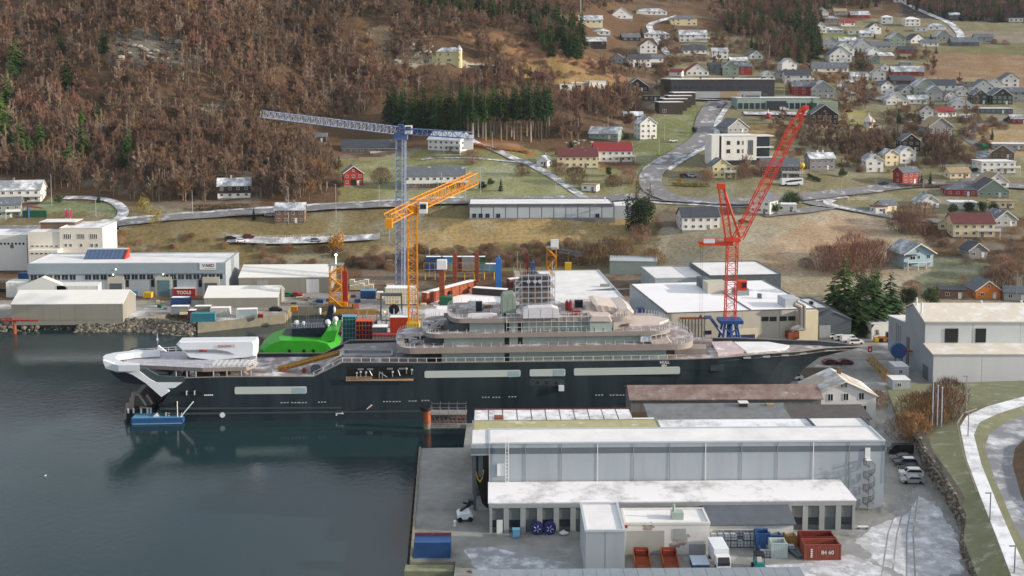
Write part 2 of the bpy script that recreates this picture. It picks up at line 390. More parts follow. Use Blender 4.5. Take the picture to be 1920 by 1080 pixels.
# land cover (bracken, lawns, meadows, bare rock, ploughed field) and painted hillside shade: where each stands
COVER = [
    ((116, 106, 78), [(-600, 505), (640, 505), (1230, 505), (1230, 395), (-600, 385)]),
    ((150, 132, 96), [(640, 470), (880, 420), (1180, 412), (1190, 450), (900, 470), (720, 500)]),
    ((124, 122, 86), [(640, 385), (1240, 385), (1240, 345), (1100, 300), (930, 262), (640, 300)]),
    ((130, 134, 100), [(780, 385), (1120, 385), (1060, 325), (930, 300), (700, 300), (700, 360)]),
    ((118, 128, 98), [(70, 400), (230, 402), (225, 378), (90, 372)]),
    ((120, 116, 92), [(1190, 395), (2200, 410), (2200, 60), (1700, 30), (1300, 60), (1230, 150)]),
    ((152, 142, 122), [(1240, 610), (2200, 640), (2200, 560), (1760, 480), (1690, 402), (1560, 388), (1430, 396), (1230, 430)]),
    ((158, 138, 116), [(1440, 450), (1560, 400), (1660, 410), (1560, 520), (1420, 500)]),
    ((112, 116, 96), [(1700, 560), (1960, 540), (1960, 500), (1740, 480)]),
    ((134, 112, 90), [(1730, 158), (2200, 190), (2200, 80), (1860, 82), (1760, 100), (1720, 125)]),
    ((110, 108, 80), [(1750, 100), (2200, 110), (2200, 78), (1840, 80)]),
    ((150, 130, 98), [(1830, 300), (1960, 285), (1960, 225), (1860, 235), (1800, 252)]),
    ((64, 58, 62), [(1690, 30), (1780, 40), (2300, 40), (2300, -180), (1690, -180)]),  # top right hillside: its shade and haze painted into the ground colour
    ((132, 124, 112), [(1690, 5), (1740, 45), (1800, 58), (2200, 70), (2200, 82), (1790, 80), (1720, 30)]),
    ((118, 122, 70), [(1520, 85), (1620, 85), (1600, 62), (1540, 66)]),
    ((128, 108, 70), [(1500, 165), (1610, 160), (1600, 135), (1510, 140)]),
    ((134, 104, 80), [(860, 55), (930, 60), (1080, 95), (1195, 150), (1150, 165), (1020, 130), (900, 90)]),
    ((140, 118, 82), [(930, 130), (1150, 190), (1190, 160), (1040, 110)]),
    ((148, 128, 104), [(670, 118), (810, 118), (800, 80), (740, 50), (690, 60)]),
    ((160, 152, 136), [(740, 128), (940, 128), (930, 117), (740, 117)]),
    ((104, 102, 96), [(200, 120), (380, 128), (340, 70), (220, 55)]),
    ((110, 104, 90), [(360, 220), (440, 228), (430, 200), (370, 190)]),
    ((136, 130, 80), [(1570, 240), (1640, 236), (1620, 205), (1560, 212)]),
    ((140, 118, 84), [(1360, 260), (1480, 262), (1480, 235), (1400, 235)]),
    ((136, 98, 66), [(880, 285), (1000, 290), (980, 265), (890, 262)]),
    ((110, 116, 80), [(1200, 335), (1300, 280), (1310, 200), (1280, 190), (1180, 260)]),
]
jx = XX + (fbm(XX, YY, 9, 21) - 0.5) * 9; jy = YY + (fbm(XX, YY, 9, 31) - 0.5) * 12
cov = np.zeros((NY, NA, 3)); f0 = np.array(lin((84, 68, 54))[:3]); f1 = np.array(lin((108, 88, 70))[:3])
k = fbm(XX, YY, 25, 41)[..., None]; cov[:] = f0 * (1 - k) + f1 * k
for rgb, poly in COVER:
    msk = inpoly(jx, jy, ground_poly(poly)); cov[msk] = np.array(lin(rgb)[:3])
cov *= (0.85 + 0.30 * fbm(XX, YY, 6, 51))[..., None]
fr = np.clip((fbm(XX, YY, 10, 61) - 0.5) * 6, 0, 1) * np.where((TZ < 75), 0.17, 0.08) * np.where(rough > 0.5, 0.1, 1)
cov = cov * (1 - fr[..., None]) + np.array(lin((186, 192, 188))[:3]) * fr[..., None]
vv = np.stack([XX, YY, TZ], -1).reshape(-1, 3)
ii = np.arange(NY * NA).reshape(NY, NA)
ff = np.stack([ii[:-1, :-1], ii[:-1, 1:], ii[1:, 1:], ii[1:, :-1]], -1).reshape(-1, 4)
me = bpy.data.meshes.new('terrain')
me.vertices.add(len(vv)); me.vertices.foreach_set('co', vv.ravel())
me.loops.add(ff.size); me.loops.foreach_set('vertex_index', ff.ravel().astype(np.int32))
me.polygons.add(len(ff)); me.polygons.foreach_set('loop_start', np.arange(0, ff.size, 4, dtype=np.int32))
me.update(calc_edges=True)
ca = me.color_attributes.new('cover', 'FLOAT_COLOR', 'POINT')
ca.data.foreach_set('color', np.concatenate([cov.reshape(-1, 3), np.ones((NY * NA, 1))], 1).ravel())
tm = pm('ground_cover', (120, 110, 80), 0.95, 0.3, 0.8, bump=0.8, bscale=0.7)
nt = tm.node_tree; bs = nt.nodes['Principled BSDF']; old = bs.inputs['Base Color'].links[0].from_socket
att = nt.nodes.new('ShaderNodeVertexColor'); att.layer_name = 'cover'
mul = nt.nodes.new('ShaderNodeMix'); mul.data_type = 'RGBA'; mul.blend_type = 'MULTIPLY'; mul.inputs[0].default_value = 1
mxn = old.node; mxn.inputs[6].default_value = (0.58, 0.58, 0.57, 1); mxn.inputs[7].default_value = (1.36, 1.33, 1.25, 1)
nt.links.new(att.outputs[0], mul.inputs[6]); nt.links.new(old, mul.inputs[7]); nt.links.new(mul.outputs[2], bs.inputs['Base Color'])
bs.inputs['Specular IOR Level'].default_value = 0.1
me.materials.append(tm)
me.polygons.foreach_set('use_smooth', [True] * len(me.polygons))
tag(link('terrain', me), kind='structure')

# ---------------------------------------------------------------- water
wm = bpy.data.materials.new('fjord_water'); wm.use_nodes = True
nt = wm.node_tree; N = nt.nodes.new; L = nt.links.new; b = nt.nodes['Principled BSDF']
b.inputs['Base Color'].default_value = (0.013, 0.034, 0.040, 1); b.inputs['IOR'].default_value = 1.333; b.inputs['Roughness'].default_value = 0.05
g = N('ShaderNodeNewGeometry'); mp = N('ShaderNodeMapping'); mp.inputs['Scale'].default_value = (1, 0.7, 1); L(g.outputs['Position'], mp.inputs[0])
n1 = N('ShaderNodeTexNoise'); n1.inputs['Scale'].default_value = 0.75; n1.inputs['Detail'].default_value = 6; n1.inputs['Roughness'].default_value = 0.62; L(mp.outputs[0], n1.inputs['Vector'])
n2 = N('ShaderNodeTexNoise'); n2.inputs['Scale'].default_value = 0.018; n2.inputs['Detail'].default_value = 4; L(g.outputs['Position'], n2.inputs['Vector'])
mr = N('ShaderNodeMapRange'); mr.inputs[1].default_value = 0.40; mr.inputs[2].default_value = 0.62; mr.inputs[3].default_value = 0.25; mr.inputs[4].default_value = 0.7; L(n2.outputs[0], mr.inputs[0])
bp = N('ShaderNodeBump'); bp.inputs['Distance'].default_value = 0.085; L(mr.outputs[0], bp.inputs['Strength']); L(n1.outputs[0], bp.inputs['Height']); L(bp.outputs[0], b.inputs['Normal'])
r3 = N('ShaderNodeMapRange'); r3.inputs[1].default_value = 0.35; r3.inputs[2].default_value = 0.65; r3.inputs[3].default_value = 0.04; r3.inputs[4].default_value = 0.16; L(n2.outputs[0], r3.inputs[0]); L(r3.outputs[0], b.inputs['Roughness'])
w = MB(); w.add([(-900, -300, 0), (900, -300, 0), (900, 420, 0), (-900, 420, 0)], [(0, 1, 2, 3)])
tag(w.build('water', wm), kind='structure')

# ---------------------------------------------------------------- yards and quays (slabs with their own edge walls)
yardm = pm('yard_gravel', (138, 134, 128), 0.9, 0.22, 0.12, frost=0.42, fscale=0.07, bump=0.3, bscale=1.5)
quaym = pm('wet_quay_concrete', (98, 98, 92), 0.6, 0.3, 0.09, frost=0.26, fscale=0.08, bump=0.15, rgb2=(158, 160, 158), frgb=(196, 192, 202))
def slab(name, pts, z0, z1, mt, mw):
    b = MB(); b.prism(pts, z0, z1, 1); b.m[1] = 0
    return tag(b.build(name, [mt, mw]), kind='structure')
BK = [(-330, 343.8), (-114, 343.8), (-104, 354.8), (-99, 354.8), (-96, 336.8), (-72, 349.8), (-72, 360.8), (-51, 360.8), (-49, 294.8), (67, 294.8), (67, 285.8), (84, 285.8), (84, 294.8), (215, 294.8), (215, 430.8), (-330, 430.8)]
slab('yard', BK, -4, 3.0, yardm, conwall)
FQ = [(-19.2, 225.5), (-10, 225.8), (-10, 241.5), (58, 244.5), (66, 244.5), (66, 256.5), (84, 256.5), (84, 294.5), (215, 294.5), (215, 104.5), (-13, 104.5), (-13.5, 154.5), (-9, 154.5), (-9, 172.7), (-16.3, 172.5)]
slab('quay', FQ, -4, 3.0, quaym, conwall)
b = MB(); b.prism([(66, 256.52), (84, 256.52), (84, 285.78), (67.02, 285.78), (66, 285)], -3.9, 0.8)
tag(b.build('slipway_floor', quaym), kind='structure')
b = MB(); b.prism([(67.1, 285), (83.9, 285), (83.9, 285.75), (67.1, 285.75)], 0.81, 3.5)
tag(b.build('dock_wall', conwall), 'grey concrete dock wall under the tip of the dark yacht bow', 'wall')
# quay edge: kerb, row of tyres as fender, beam across the quay end
t = thing('quay_fender', 'row of dark tyre fenders hanging along the edge of the grey quay', 'fender', (-19.2, 225.5, 3))
dxy = Vector((-16.3 + 19.2, 178 - 231, 0))
b = MB(); b.add([], []); n = Vector((-dxy.y, dxy.x, 0)).normalized()
b.tube(Vector((0.25, 0, 0.15)), dxy + Vector((0.25, 0, 0.15)), 0.22, 0.22, 4); b.build('kerb_rail', conwall, t)
b = MB()
for i in range(1): b.tube((0, 0, 0), (0.35, 0, 0), 0.55, 0.55, 10).tube((-0.02, 0, 0), (-0.03, 0, 0), 0.25, 0.2, 8)
tm_ = b.mesh('tyre', tyre)
for i in range(58):
    p = dxy * (i + 0.5) / 58
    link('tyre', tm_, t, (p.x - 0.4, p.y, -0.9 + 0.15 * ((i * 7) % 3)))
b = MB()
for i in range(30):
    p = dxy * (i + 0.5) / 30; b.box(p.x - 0.05, p.x + 0.12, p.y - 0.14, p.y + 0.14, -4.5, -0.2)
b.build('timber_pile', rust, t)
b = BX(-16.9, -9.2, 170.1, 172.4, 1.4, 2.6).box(-16.9, -15.6, 170.4, 172.1, -3, 1.39).box(-10.2, -9.3, 170.4, 172.1, -3, 1.39)
tag(b.build('quay_beam', pm('mossy_concrete', (124, 128, 104), 0.9, 0.25)), 'mossy concrete beam on legs across the end of the quay below the blue container', 'beam')
# snow lying on the yard, right of the long grey hall
def sheet(name, pts, z, m, kind='structure'):
    cx = sum(p[0] for p in pts) / len(pts); cy = sum(p[1] for p in pts) / len(pts); b = MB(); q = []
    rs = random.Random(len(pts))
    for i in range(len(pts)):
        p0, p1 = Vector((*pts[i], 0)), Vector((*pts[(i + 1) % len(pts)], 0)); n = max(1, int((p1 - p0).length / 0.9))
        for k in range(n):
            p = p0.lerp(p1, k / n); j = 1 + rs.uniform(-.05, .05)
            q.append((cx + (p.x - cx) * j, cy + (p.y - cy) * j))
    b.add([(x, y, z) for x, y in q], [tuple(range(len(q)))])
    return tag(b.build(name, m), kind=kind)
snowtrack = pm('tracked_snow', (192, 196, 202), 0.8, 0.10, 0.35, frost=0.5, fscale=0.4, rgb2=(142, 142, 144), frgb=(226, 230, 238))
pz = lambda L_, z=3.0: [tuple(at_z(u, v, z)[:2]) for u, v in L_]
SN = pz([(1590, 1022), (1636, 975), (1698, 952), (1722, 905), (1758, 938), (1790, 980), (1800, 1010), (1812, 1078), (1700, 1090), (1560, 1088), (1420, 1082), (1412, 1062), (1500, 1050)])
sheet('slush', SN, 3.003, pm('thin_slush', (136, 137, 138), .8, .2, .3, frost=.34, fscale=.35, frgb=(196, 200, 206)))
for k, (u0, u1, u2) in enumerate(((1688, 1665, 1652), (1700, 1682, 1672), (1712, 1700, 1700), (1722, 1712, 1716))):
    L2 = pz([(u0, 915), (u0 - 3, 945), (u1, 1000), (u2, 1085)]); b = MB()
    for i in range(3): (x0, y0), (x1, y1) = L2[i], L2[i + 1]; b.add([(x0 - .13, y0, 3.012), (x0 + .13, y0, 3.012), (x1 + .13, y1, 3.012), (x1 - .13, y1, 3.012)], [(3, 2, 1, 0)])
    tag(b.build('tyre_track', MATS['thin_slush']), kind='structure')
sheet('snow', pz([(1602, 1018), (1640, 985), (1700, 965), (1722, 930), (1752, 945), (1782, 985), (1796, 1010), (1806, 1078), (1700, 1085), (1640, 1050), (1625, 1030)]), 3.006, snowtrack)
sheet('snow_patch', pz([(1430, 1060), (1520, 1055), (1590, 1040), (1640, 1058), (1690, 1088), (1560, 1088), (1470, 1075)]), 3.006, snowtrack)
sheet('snow_patch', pz([(870, 1028), (920, 1025), (1010, 1045), (1070, 1058), (1068, 1085), (940, 1085), (890, 1065)]), 3.006, pm('blue_slush', (150, 154, 160), 0.7, 0.2, 0.3, frost=0.5, fscale=0.3))
# ---------------------------------------------------------------- grass bank, foot path and road on the right
def loft(name, lines, m, n=60, kind='structure', sub=6):
    rows = []
    for ln in lines:
        P = [at_z(u, v, z) for u, v, z in ln]; cum = [0]
        for i in range(len(P) - 1): cum.append(cum[-1] + (P[i + 1] - P[i]).length)
        row = []
        for i in range(n + 1):
            t = cum[-1] * i / n; k = min(len(P) - 2, max(0, next((j for j in range(len(cum) - 1) if t <= cum[j + 1] + 1e-9), len(P) - 2)))
            row.append(P[k].lerp(P[k + 1], (t - cum[k]) / max(1e-6, cum[k + 1] - cum[k])))
        rows.append(row)
    b = MB(); R_ = []
    for i in range(len(rows) - 1):
        for s in range(sub): R_.append([a.lerp(c, s / sub) for a, c in zip(rows[i], rows[i + 1])])
    R_.append(rows[-1]); W = n + 1
    b.v = [tuple(p) for r in R_ for p in r]
    b.f = [(i * W + j, i * W + j + 1, (i + 1) * W + j + 1, (i + 1) * W + j) for i in range(len(R_) - 1) for j in range(n)]
    b.m = [0] * len(b.f)
    return tag(b.build(name, m, smooth=True), kind=kind)
LW = [(1660, 722, 3.1), (1690, 800, 4.0), (1722, 826, 5.6), (1752, 880, 6.0), (1790, 925, 6.0), (1812, 965, 6.0), (1806, 1010, 5.6), (1832, 1080, 5.0), (1870, 1130, 5.0)]
LP = [(1960, 712, 5.2), (1925, 742, 6.0), (1850, 762, 6.6), (1812, 780, 6.8), (1800, 800, 7.0), (1812, 860, 7.0), (1838, 930, 7.0), (1866, 1000, 7.0), (1900, 1090, 7.0)]
LQ = [(1990, 735, 6.0), (1930, 757, 6.4), (1870, 776, 6.8), (1836, 792, 7.0), (1826, 815, 7.0), (1840, 870, 7.0), (1868, 940, 7.0), (1896, 1005, 7.0), (1935, 1090, 7.0)]
LR = [(2010, 742, 6.0), (1950, 768, 6.4), (1890, 790, 6.8), (1856, 812, 7.0), (1846, 840, 7.0), (1866, 900, 7.0), (1900, 980, 7.0), (1930, 1040, 7.0), (1965, 1110, 7.0)]
LS = [(2060, 780, 6.0), (1990, 795, 6.4), (1930, 815, 6.8), (1903, 840, 7.0), (1898, 870, 7.0), (1915, 930, 7.0), (1950, 1000, 7.0), (1990, 1060, 7.0), (2040, 1130, 7.0)]
LT = [(2200, 790, 10), (2100, 795, 10), (2050, 800, 10), (1990, 815, 10), (1990, 850, 10), (2010, 900, 10), (2060, 960, 10), (2100, 1000, 10), (2150, 1100, 10)]
bankm = pm('grass_bank', (108, 114, 84), 0.95, 0.3, 0.25, frost=0.3, fscale=0.3, bump=0.6, rgb2=(132, 130, 104), frgb=(176, 180, 168))
loft('grass_bank', [LW, LP], bankm, sub=10)
loft('footpath', [LP, LQ], pm('snowy_path', (146, 146, 150), 0.85, 0.12, 0.3, frost=0.85, fscale=0.16))
loft('grass_verge', [LQ, LR], bankm)
loft('road', [LR, LS], pm('icy_asphalt', (124, 126, 132), 0.7, 0.12, 0.2, frost=0.45, fscale=0.12))
loft('hillside', [LS, LT], pm('dead_bracken', (104, 84, 64), 0.95, 0.3, 0.4, bump=0.8))
# low fence along the bank edge of the path
t = thing('guard_rail', 'pale low guard rail curving along the bank side of the snowy footpath', 'guard rail', at_z(1800, 800, 7.0))
b = MB(); P = [at_z(u, v, 7.0) + Vector((-0.6, 0, 0)) for u, v in ((1836, 772), (1812, 780), (1800, 800), (1806, 830), (1812, 860), (1825, 895), (1838, 930))]; o = at_z(1800, 800, 7.0)
for i in range(len(P) - 1): b.tube(P[i] - o + Vector((0, 0, 0.7)), P[i + 1] - o + Vector((0, 0, 0.7)), 0.14, 0.14, 4)
b.build('rail', conwall, t); b = MB()
for i in range(len(P) - 1):
    for k in range(3): p = P[i].lerp(P[i + 1], k / 3) - o; b.tube(p, p + Vector((0, 0, 0.7)), 0.07, 0.07, 4)
b.build('post', steel, t)
# stone retaining wall: each stone its own piece
t = thing('stone_wall', 'long curving dry stone retaining wall below the grass bank beside the parked cars', 'stone wall', at_z(1722, 838, 3.0))
o = at_z(1722, 838, 3.0); stonem = [pm('wall_stone', (110, 104, 94), 0.9, 0.3, 0.8, bump=0.5), pm('pale_wall_stone', (136, 130, 118), 0.9, 0.25, 0.8, bump=0.5), pm('dark_wall_stone', (84, 80, 74), 0.9, 0.3, 0.8, bump=0.5)]
rs = random.Random(3); SM = []
for k in range(9):
    b = MB(); b.ball((0, 0, 0), 0.5, 6, 0)
    b.v = [(x * rs.uniform(.8, 1.15), y * rs.uniform(.8, 1.15), z * rs.uniform(.7, 1.05)) for x, y, z in b.v]; SM.append(b.mesh('stone', stonem[k % 3]))
WB = [(1718, 836, 3), (1734, 880, 3), (1766, 925, 3), (1792, 968, 3), (1806, 1002, 3), (1802, 1030, 3), (1822, 1078, 3), (1850, 1120, 3)]
P = [at_z(*p) for p in WB]; cum = [0]
for i in range(len(P) - 1): cum.append(cum[-1] + (P[i + 1] - P[i]).length)
HH = [2.9, 3.3, 3.3, 3.2, 2.6, 2.4, 2.0, 2.0]; rest = MB(); cnt = 0
def along(d):
    k = 0
    while k < len(P) - 2 and d > cum[k + 1]: k += 1
    f = (d - cum[k]) / (cum[k + 1] - cum[k]); return P[k].lerp(P[k + 1], f), HH[k] + (HH[k + 1] - HH[k]) * f, (P[k + 1] - P[k]).normalized()
d = 0.0; stones = []
while d < cum[-1] - 0.5:
    p, hh, dr = along(d); z = 0.25
    while z < hh:
        stones.append((p + Vector((rs.uniform(-.1, .1) + 0.11 * z, rs.uniform(-.25, .25), z)), math.atan2(dr.y, dr.x), rs.randrange(9))); z += rs.uniform(0.5, 0.66)
    d += rs.uniform(0.75, 0.95)
back = MB(); 
for i in range(len(P) - 1):
    a, c = P[i] - o, P[i + 1] - o; back.prism([(a.x + .2, a.y), (c.x + .2, c.y), (c.x + 1.6, c.y), (a.x + 1.6, a.y)], [0, 0, 0, 0], [HH[i], HH[i + 1], HH[i + 1] + .1, HH[i] + .1])
back.build('backing', stonem[2], t)
for i, (p, a, k) in enumerate(sorted(stones, key=lambda s: s[0].y)):
    if i < 300: s = link('stone', SM[k], t, p - o, a); s.scale = (0.95, 0.9, 0.66)
    else:
        oo = p - o; me_ = SM[k]; ca_, sa_ = math.cos(a), math.sin(a)
        rest.add([(oo.x + .95 * v.co.x * ca_ - .9 * v.co.y * sa_, oo.y + .95 * v.co.x * sa_ + .9 * v.co.y * ca_, oo.z + .66 * v.co.z) for v in me_.vertices], [tuple(f.vertices) for f in me_.polygons], k % 3)
if rest.v: tag(rest.build('stone_fill', stonem, t), kind='stuff')
# ---------------------------------------------------------------- roads over the terrain
def ribbon(name, pts, w, m, lift=0.16, step=3.0, smooth=True, kind='structure'):
    P = [on(u, v) for u, v in pts]
    if smooth:
        for _ in range(2):
            Q = [P[0]]
            for i in range(len(P) - 1): Q += [P[i].lerp(P[i + 1], .25), P[i].lerp(P[i + 1], .75)]
            P = Q + [P[-1]]
    pts2 = []
    for i in range(len(P) - 1):
        n = max(1, int((P[i + 1] - P[i]).length / step)); pts2 += [P[i].lerp(P[i + 1], k / n) for k in range(n)]
    pts2.append(P[-1]); b = MB(); NW = 4
    for i, p in enumerate(pts2):
        d = (pts2[min(i + 1, len(pts2) - 1)] - pts2[max(i - 1, 0)]); d.z = 0; d.normalize(); n = Vector((-d.y, d.x, 0))
        c = [p + n * (w * (j / NW - 0.5)) for j in range(NW + 1)]
        zc = float(tz(p.x, p.y))
        for q in c: b.v.append((q.x, q.y, max(float(tz(q.x, q.y)), zc - 0.3) + lift))
    for i in range(len(pts2) - 1):
        for j in range(NW): k = i * (NW + 1) + j; b.f.append((k, k + NW + 1, k + NW + 2, k + 1)); b.m.append(0)
    b.f = [f[::-1] for f in b.f]
    return tag(b.build(name, m), kind=kind)
R1 = [(-60, 432), (100, 428), (180, 423), (300, 411), (420, 402), (560, 393), (700, 385), (800, 380), (870, 378), (1000, 376), (1150, 372), (1230, 371), (1330, 379), (1420, 380), (1500, 372), (1590, 362), (1680, 348), (1800, 346), (1950, 352)]
ribbon('road', R1, 10, asphalt)
ribbon('footpath', [(u, v - 7) for u, v in R1[2:9]], 2.2, frostpath, 0.3)
ribbon('footpath', [(u, v + 8) for u, v in R1[10:16]], 2.4, frostpath, 0.3)
R2 = [(1262, 374), (1228, 360), (1216, 338), (1228, 315), (1258, 296), (1300, 274), (1322, 254), (1320, 232), (1330, 210), (1348, 190), (1352, 176)]
ribbon('road', R2, 10.5, asphalt, 0.3)
ribbon('footpath', [(u + 23, v + 4) for u, v in R2[3:10]], 3.2, frostpath, 0.36)
ribbon('road', [(1500, 374), (1530, 384), (1590, 392), (1650, 402), (1700, 412), (1740, 414), (1775, 417)], 7, asphalt, 0.34)
ribbon('footpath', [(1560, 375), (1548, 382), (1575, 391), (1640, 402), (1675, 407)], 4, frostpath, 0.4)
ribbon('road', [(1920, 225), (1860, 232), (1815, 246), (1808, 258), (1840, 275), (1845, 300), (1826, 330), (1810, 346)], 6.5, asphalt, 0.3)
ribbon('road', [(1690, 0), (1708, 12), (1745, 28), (1785, 45), (1800, 62), (1802, 72)], 6, frostpath, 0.3)
ribbon('road', [(1625, 142), (1592, 152), (1575, 162), (1590, 172), (1625, 182), (1660, 190)], 6, frostpath, 0.3)
ribbon('road', [(1265, 110), (1245, 95), (1238, 82), (1222, 60), (1215, 46), (1245, 38), (1270, 30)], 5, frostpath, 0.3)
ribbon('road', [(1095, 372), (1055, 345), (1035, 330), (1012, 318), (985, 305), (935, 285), (880, 262)], 4.5, frostpath, 0.3)
ribbon('footpath', [(985, 305), (900, 298), (840, 296), (790, 300)], 2, frostpath, 0.3)
ribbon('driveway', [(200, 422), (235, 405), (225, 385), (190, 372), (120, 372)], 4.5, frostpath, 0.34)
ribbon('driveway', [(1430, 405), (1500, 398), (1560, 388)], 7, asphalt, 0.36)
ribbon('car_park', [(425, 452), (520, 456), (610, 452), (712, 446)], 5.5, frostpath, 0.34)
ribbon('car_park', [(1240, 188), (1300, 186), (1350, 186)], 12, frostpath, 0.36)
ribbon('car_park', [(1395, 214), (1460, 216), (1540, 214)], 10, frostpath, 0.36)
# rock armour along the far shore
rs = random.Random(11); b = MB()
def rocks(b, x0, y0, x1, y1, n, r0, r1, wid, zt):
    for i in range(n):
        t = rs.random(); f = rs.random(); r = rs.uniform(r0, r1)
        x = x0 + (x1 - x0) * t + rs.uniform(-.4, .4); y = y0 + (y1 - y0) * t - f * wid; z = zt - f * (zt + 0.5)
        k = len(b.v); b.ball((x, y, z), r, 6, rs.randrange(3), rs.uniform(.6, .9))
        for j in range(k, len(b.v)): X = b.v[j]; b.v[j] = (X[0] + rs.uniform(-.2, .2) * r, X[1] + rs.uniform(-.2, .2) * r, X[2] + rs.uniform(-.2, .2) * r)
rocks(b, -200, 344, -145, 344, 260, 0.4, .9, 5, 2.8)
rocks(b, -134, 344, -114, 344, 420, 0.4, .9, 6, 2.8)
rocks(b, -145, 344, -134, 344, 30, 0.5, 0.9, 3, 0.6)
rocks(b, -114, 345, -97, 339, 360, 0.4, .95, 7, 2.6)
tag(b.build('rock_armour', [stonem[0], conwall, stonem[2]]), kind='stuff')
b = MB(); rocks(b, -8.6, 172.5, -5.5, 168.5, 40, .25, .6, 3, 3.2); tag(b.build('rubble', [stonem[1], conwall, rust]), kind='stuff')
b = MB()
for i in range(70):
    u, v = rs.uniform(720, 812), rs.uniform(60, 118)
    if v < 118 - (u - 690) * 0.25 + 30: p = on(u, v); r = rs.uniform(.8, 2.6); b.ball(p, r, 7, rs.randrange(2), .7)
for i in range(60):
    u, v = rs.uniform(215, 370), rs.uniform(70, 125); p = on(u, v); b.ball(p, rs.uniform(1, 3), 7, rs.randrange(3), .6)
for i in range(25):
    u, v = rs.uniform(370, 440), rs.uniform(195, 228); p = on(u, v); b.ball(p, rs.uniform(.8, 2.0), 7, rs.randrange(2), .6)
for i in range(26):
    u, v = rs.uniform(1060, 1120), rs.uniform(262, 285); p = on(u, v); b.ball(p, rs.uniform(.5, 1.4), 7, rs.randrange(2), .6)
tag(b.build('rock_outcrop', [pm('hill_rock', (128, 122, 112), 0.9, .25, .3, bump=.6), pm('sunlit_rock', (150, 142, 126), .9, .2, .3, bump=.6), stonem[2]], smooth=False), kind='stuff')  # rock tones picked at random for each boulder
# ================================================================ THE YACHT
hullm = pm('dark_hull_paint', (25, 35, 42), 0.3, 0.12, 0.22, streak=True, rgb2=(54, 66, 72))
hullgreen = pm('grey_green_hull_paint', (66, 76, 78), 0.4, 0.1)
navy = pm('navy_paint', (28, 38, 52), 0.35, 0.12)
primer = pm('pale_green_primer', (158, 172, 166), 0.5, 0.06, 0.2)
primer2 = pm('pale_window_cover', (186, 196, 190), 0.45, 0.04, 0.2)
taupe = pm('taupe_deck_edge', (145, 136, 129), 0.55, 0.08, 0.4, streak=True)
beige = pm('pale_beige_fairing', (196, 184, 176), 0.5, 0.05)
deckm = pm('frosted_deck', (138, 128, 128), 0.7, 0.15, 0.5, frost=0.5, fscale=0.25)
boatwhite = pm('gloss_white_hull', (216, 222, 228), 0.3, 0.03)
SH = Frame(at_z(285, 793, 0), R(3.4))
yacht = thing('expedition_yacht', 'huge dark hulled expedition yacht under construction lying along the quay', 'ship', SH.o, SH.r)
BM = 10.5
ST = [(335, 709, 281, 10.2, 9.6), (420, 706.5, 420, 10.5, 10.4), (588, 706, 588, 10.5, 10.5), (642, 679.5, 642, 10.5, 10.5), (800, 680, 800, 10.5, 10.5), (1000, 678, 1000, 10.5, 10.5), (1150, 676, 1150, 10.5, 10.3), (1285, 673.5, 1240, 10.3, 9.0),
      (1348, 671, 1310, 9.7, 7.0), (1420, 664.5, 1370, 8.0, 4.2), (1500, 659, 1420, 5.6, 1.8), (1550, 652, 1440, 3.4, 0.7), (1590, 650, 1452, 1.5, 0.3), (1618, 650, 1460, 0.25, 0.05)]
S = []
for ut, vt, uw, bt, bw in ST:
    xt, zt = SH.hit(ut, vt, BM - bt); xw, _ = SH.hit(uw, 790, BM - bw); S.append((xt, zt, xw, bt, bw))
b = MB(); NS = 7
for xt, zt, xw, bt, bw in S:
    pw = 1.0 if bt > 9.9 else (.8 if bt > 9 else (.62 if bt > 7 else .4))
    for sgn in (-1, 1):
        for k in range(NS):
            f = k / (NS - 2) if k < NS - 1 else None
            if f is None: b.v.append((xw, BM + sgn * bw * 0.9, -3))
            else:
                q = f ** 1.35
                b.v.append((xt + (xw - xt) * f ** pw, BM + sgn * (bt + (bw - bt) * q), zt * (1 - f)))
for i in range(len(S) - 1):
    for s in range(2):
        for k in range(NS - 1):
            p = (i * 2 + s) * NS + k; q = ((i + 1) * 2 + s) * NS + k
            b.f.append((p, p + 1, q + 1, q) if s == 0 else (p, q, q + 1, p + 1)); b.m.append(0)
b.f.append(tuple([k for k in range(NS)] + [NS + k for k in range(NS - 1, -1, -1)])); b.m.append(0)
b.build('hull', [hullm], yacht)
d = MB()
for i in range(len(S) - 1):
    x0, z0, _, b0, _ = S[i]; x1, z1, _, b1, _ = S[i + 1]; lo = 0.9
    d.add([(x0, BM - b0 + .15, z0 - lo), (x1, BM - b1 + .15, z1 - lo), (x1, BM + b1 - .15, z1 - lo), (x0, BM + b0 - .15, z0 - lo)], [(0, 1, 2, 3)])
d.build('main_deck', deckm, yacht)
# bulwark cap rail
b = MB()
for i in range(len(S) - 1):
    for sg in (-1, 1):
        b.bar((S[i][0], BM + sg * (S[i][3] - .05), S[i][1] + .02), (S[i + 1][0], BM + sg * (S[i + 1][3] - .05), S[i + 1][1] + .02), 0.22)
b.build('cap_rail', taupe, yacht)
# rubbing strake along the waterline
b = MB()
for (u0, u1, v0, v1) in ((300, 800, 778, 772), (300, 640, 768, 766)):
    x0, z0 = SH.hit(u0, v0, 0); x1, z1 = SH.hit(u1, v1, 0); b.prism_y([(x0, z0), (x1, z1), (x1, z1 + .35), (x0, z0 + .35)], -0.12, 0.4)
b.build('rubbing_strake', hullgreen, yacht)
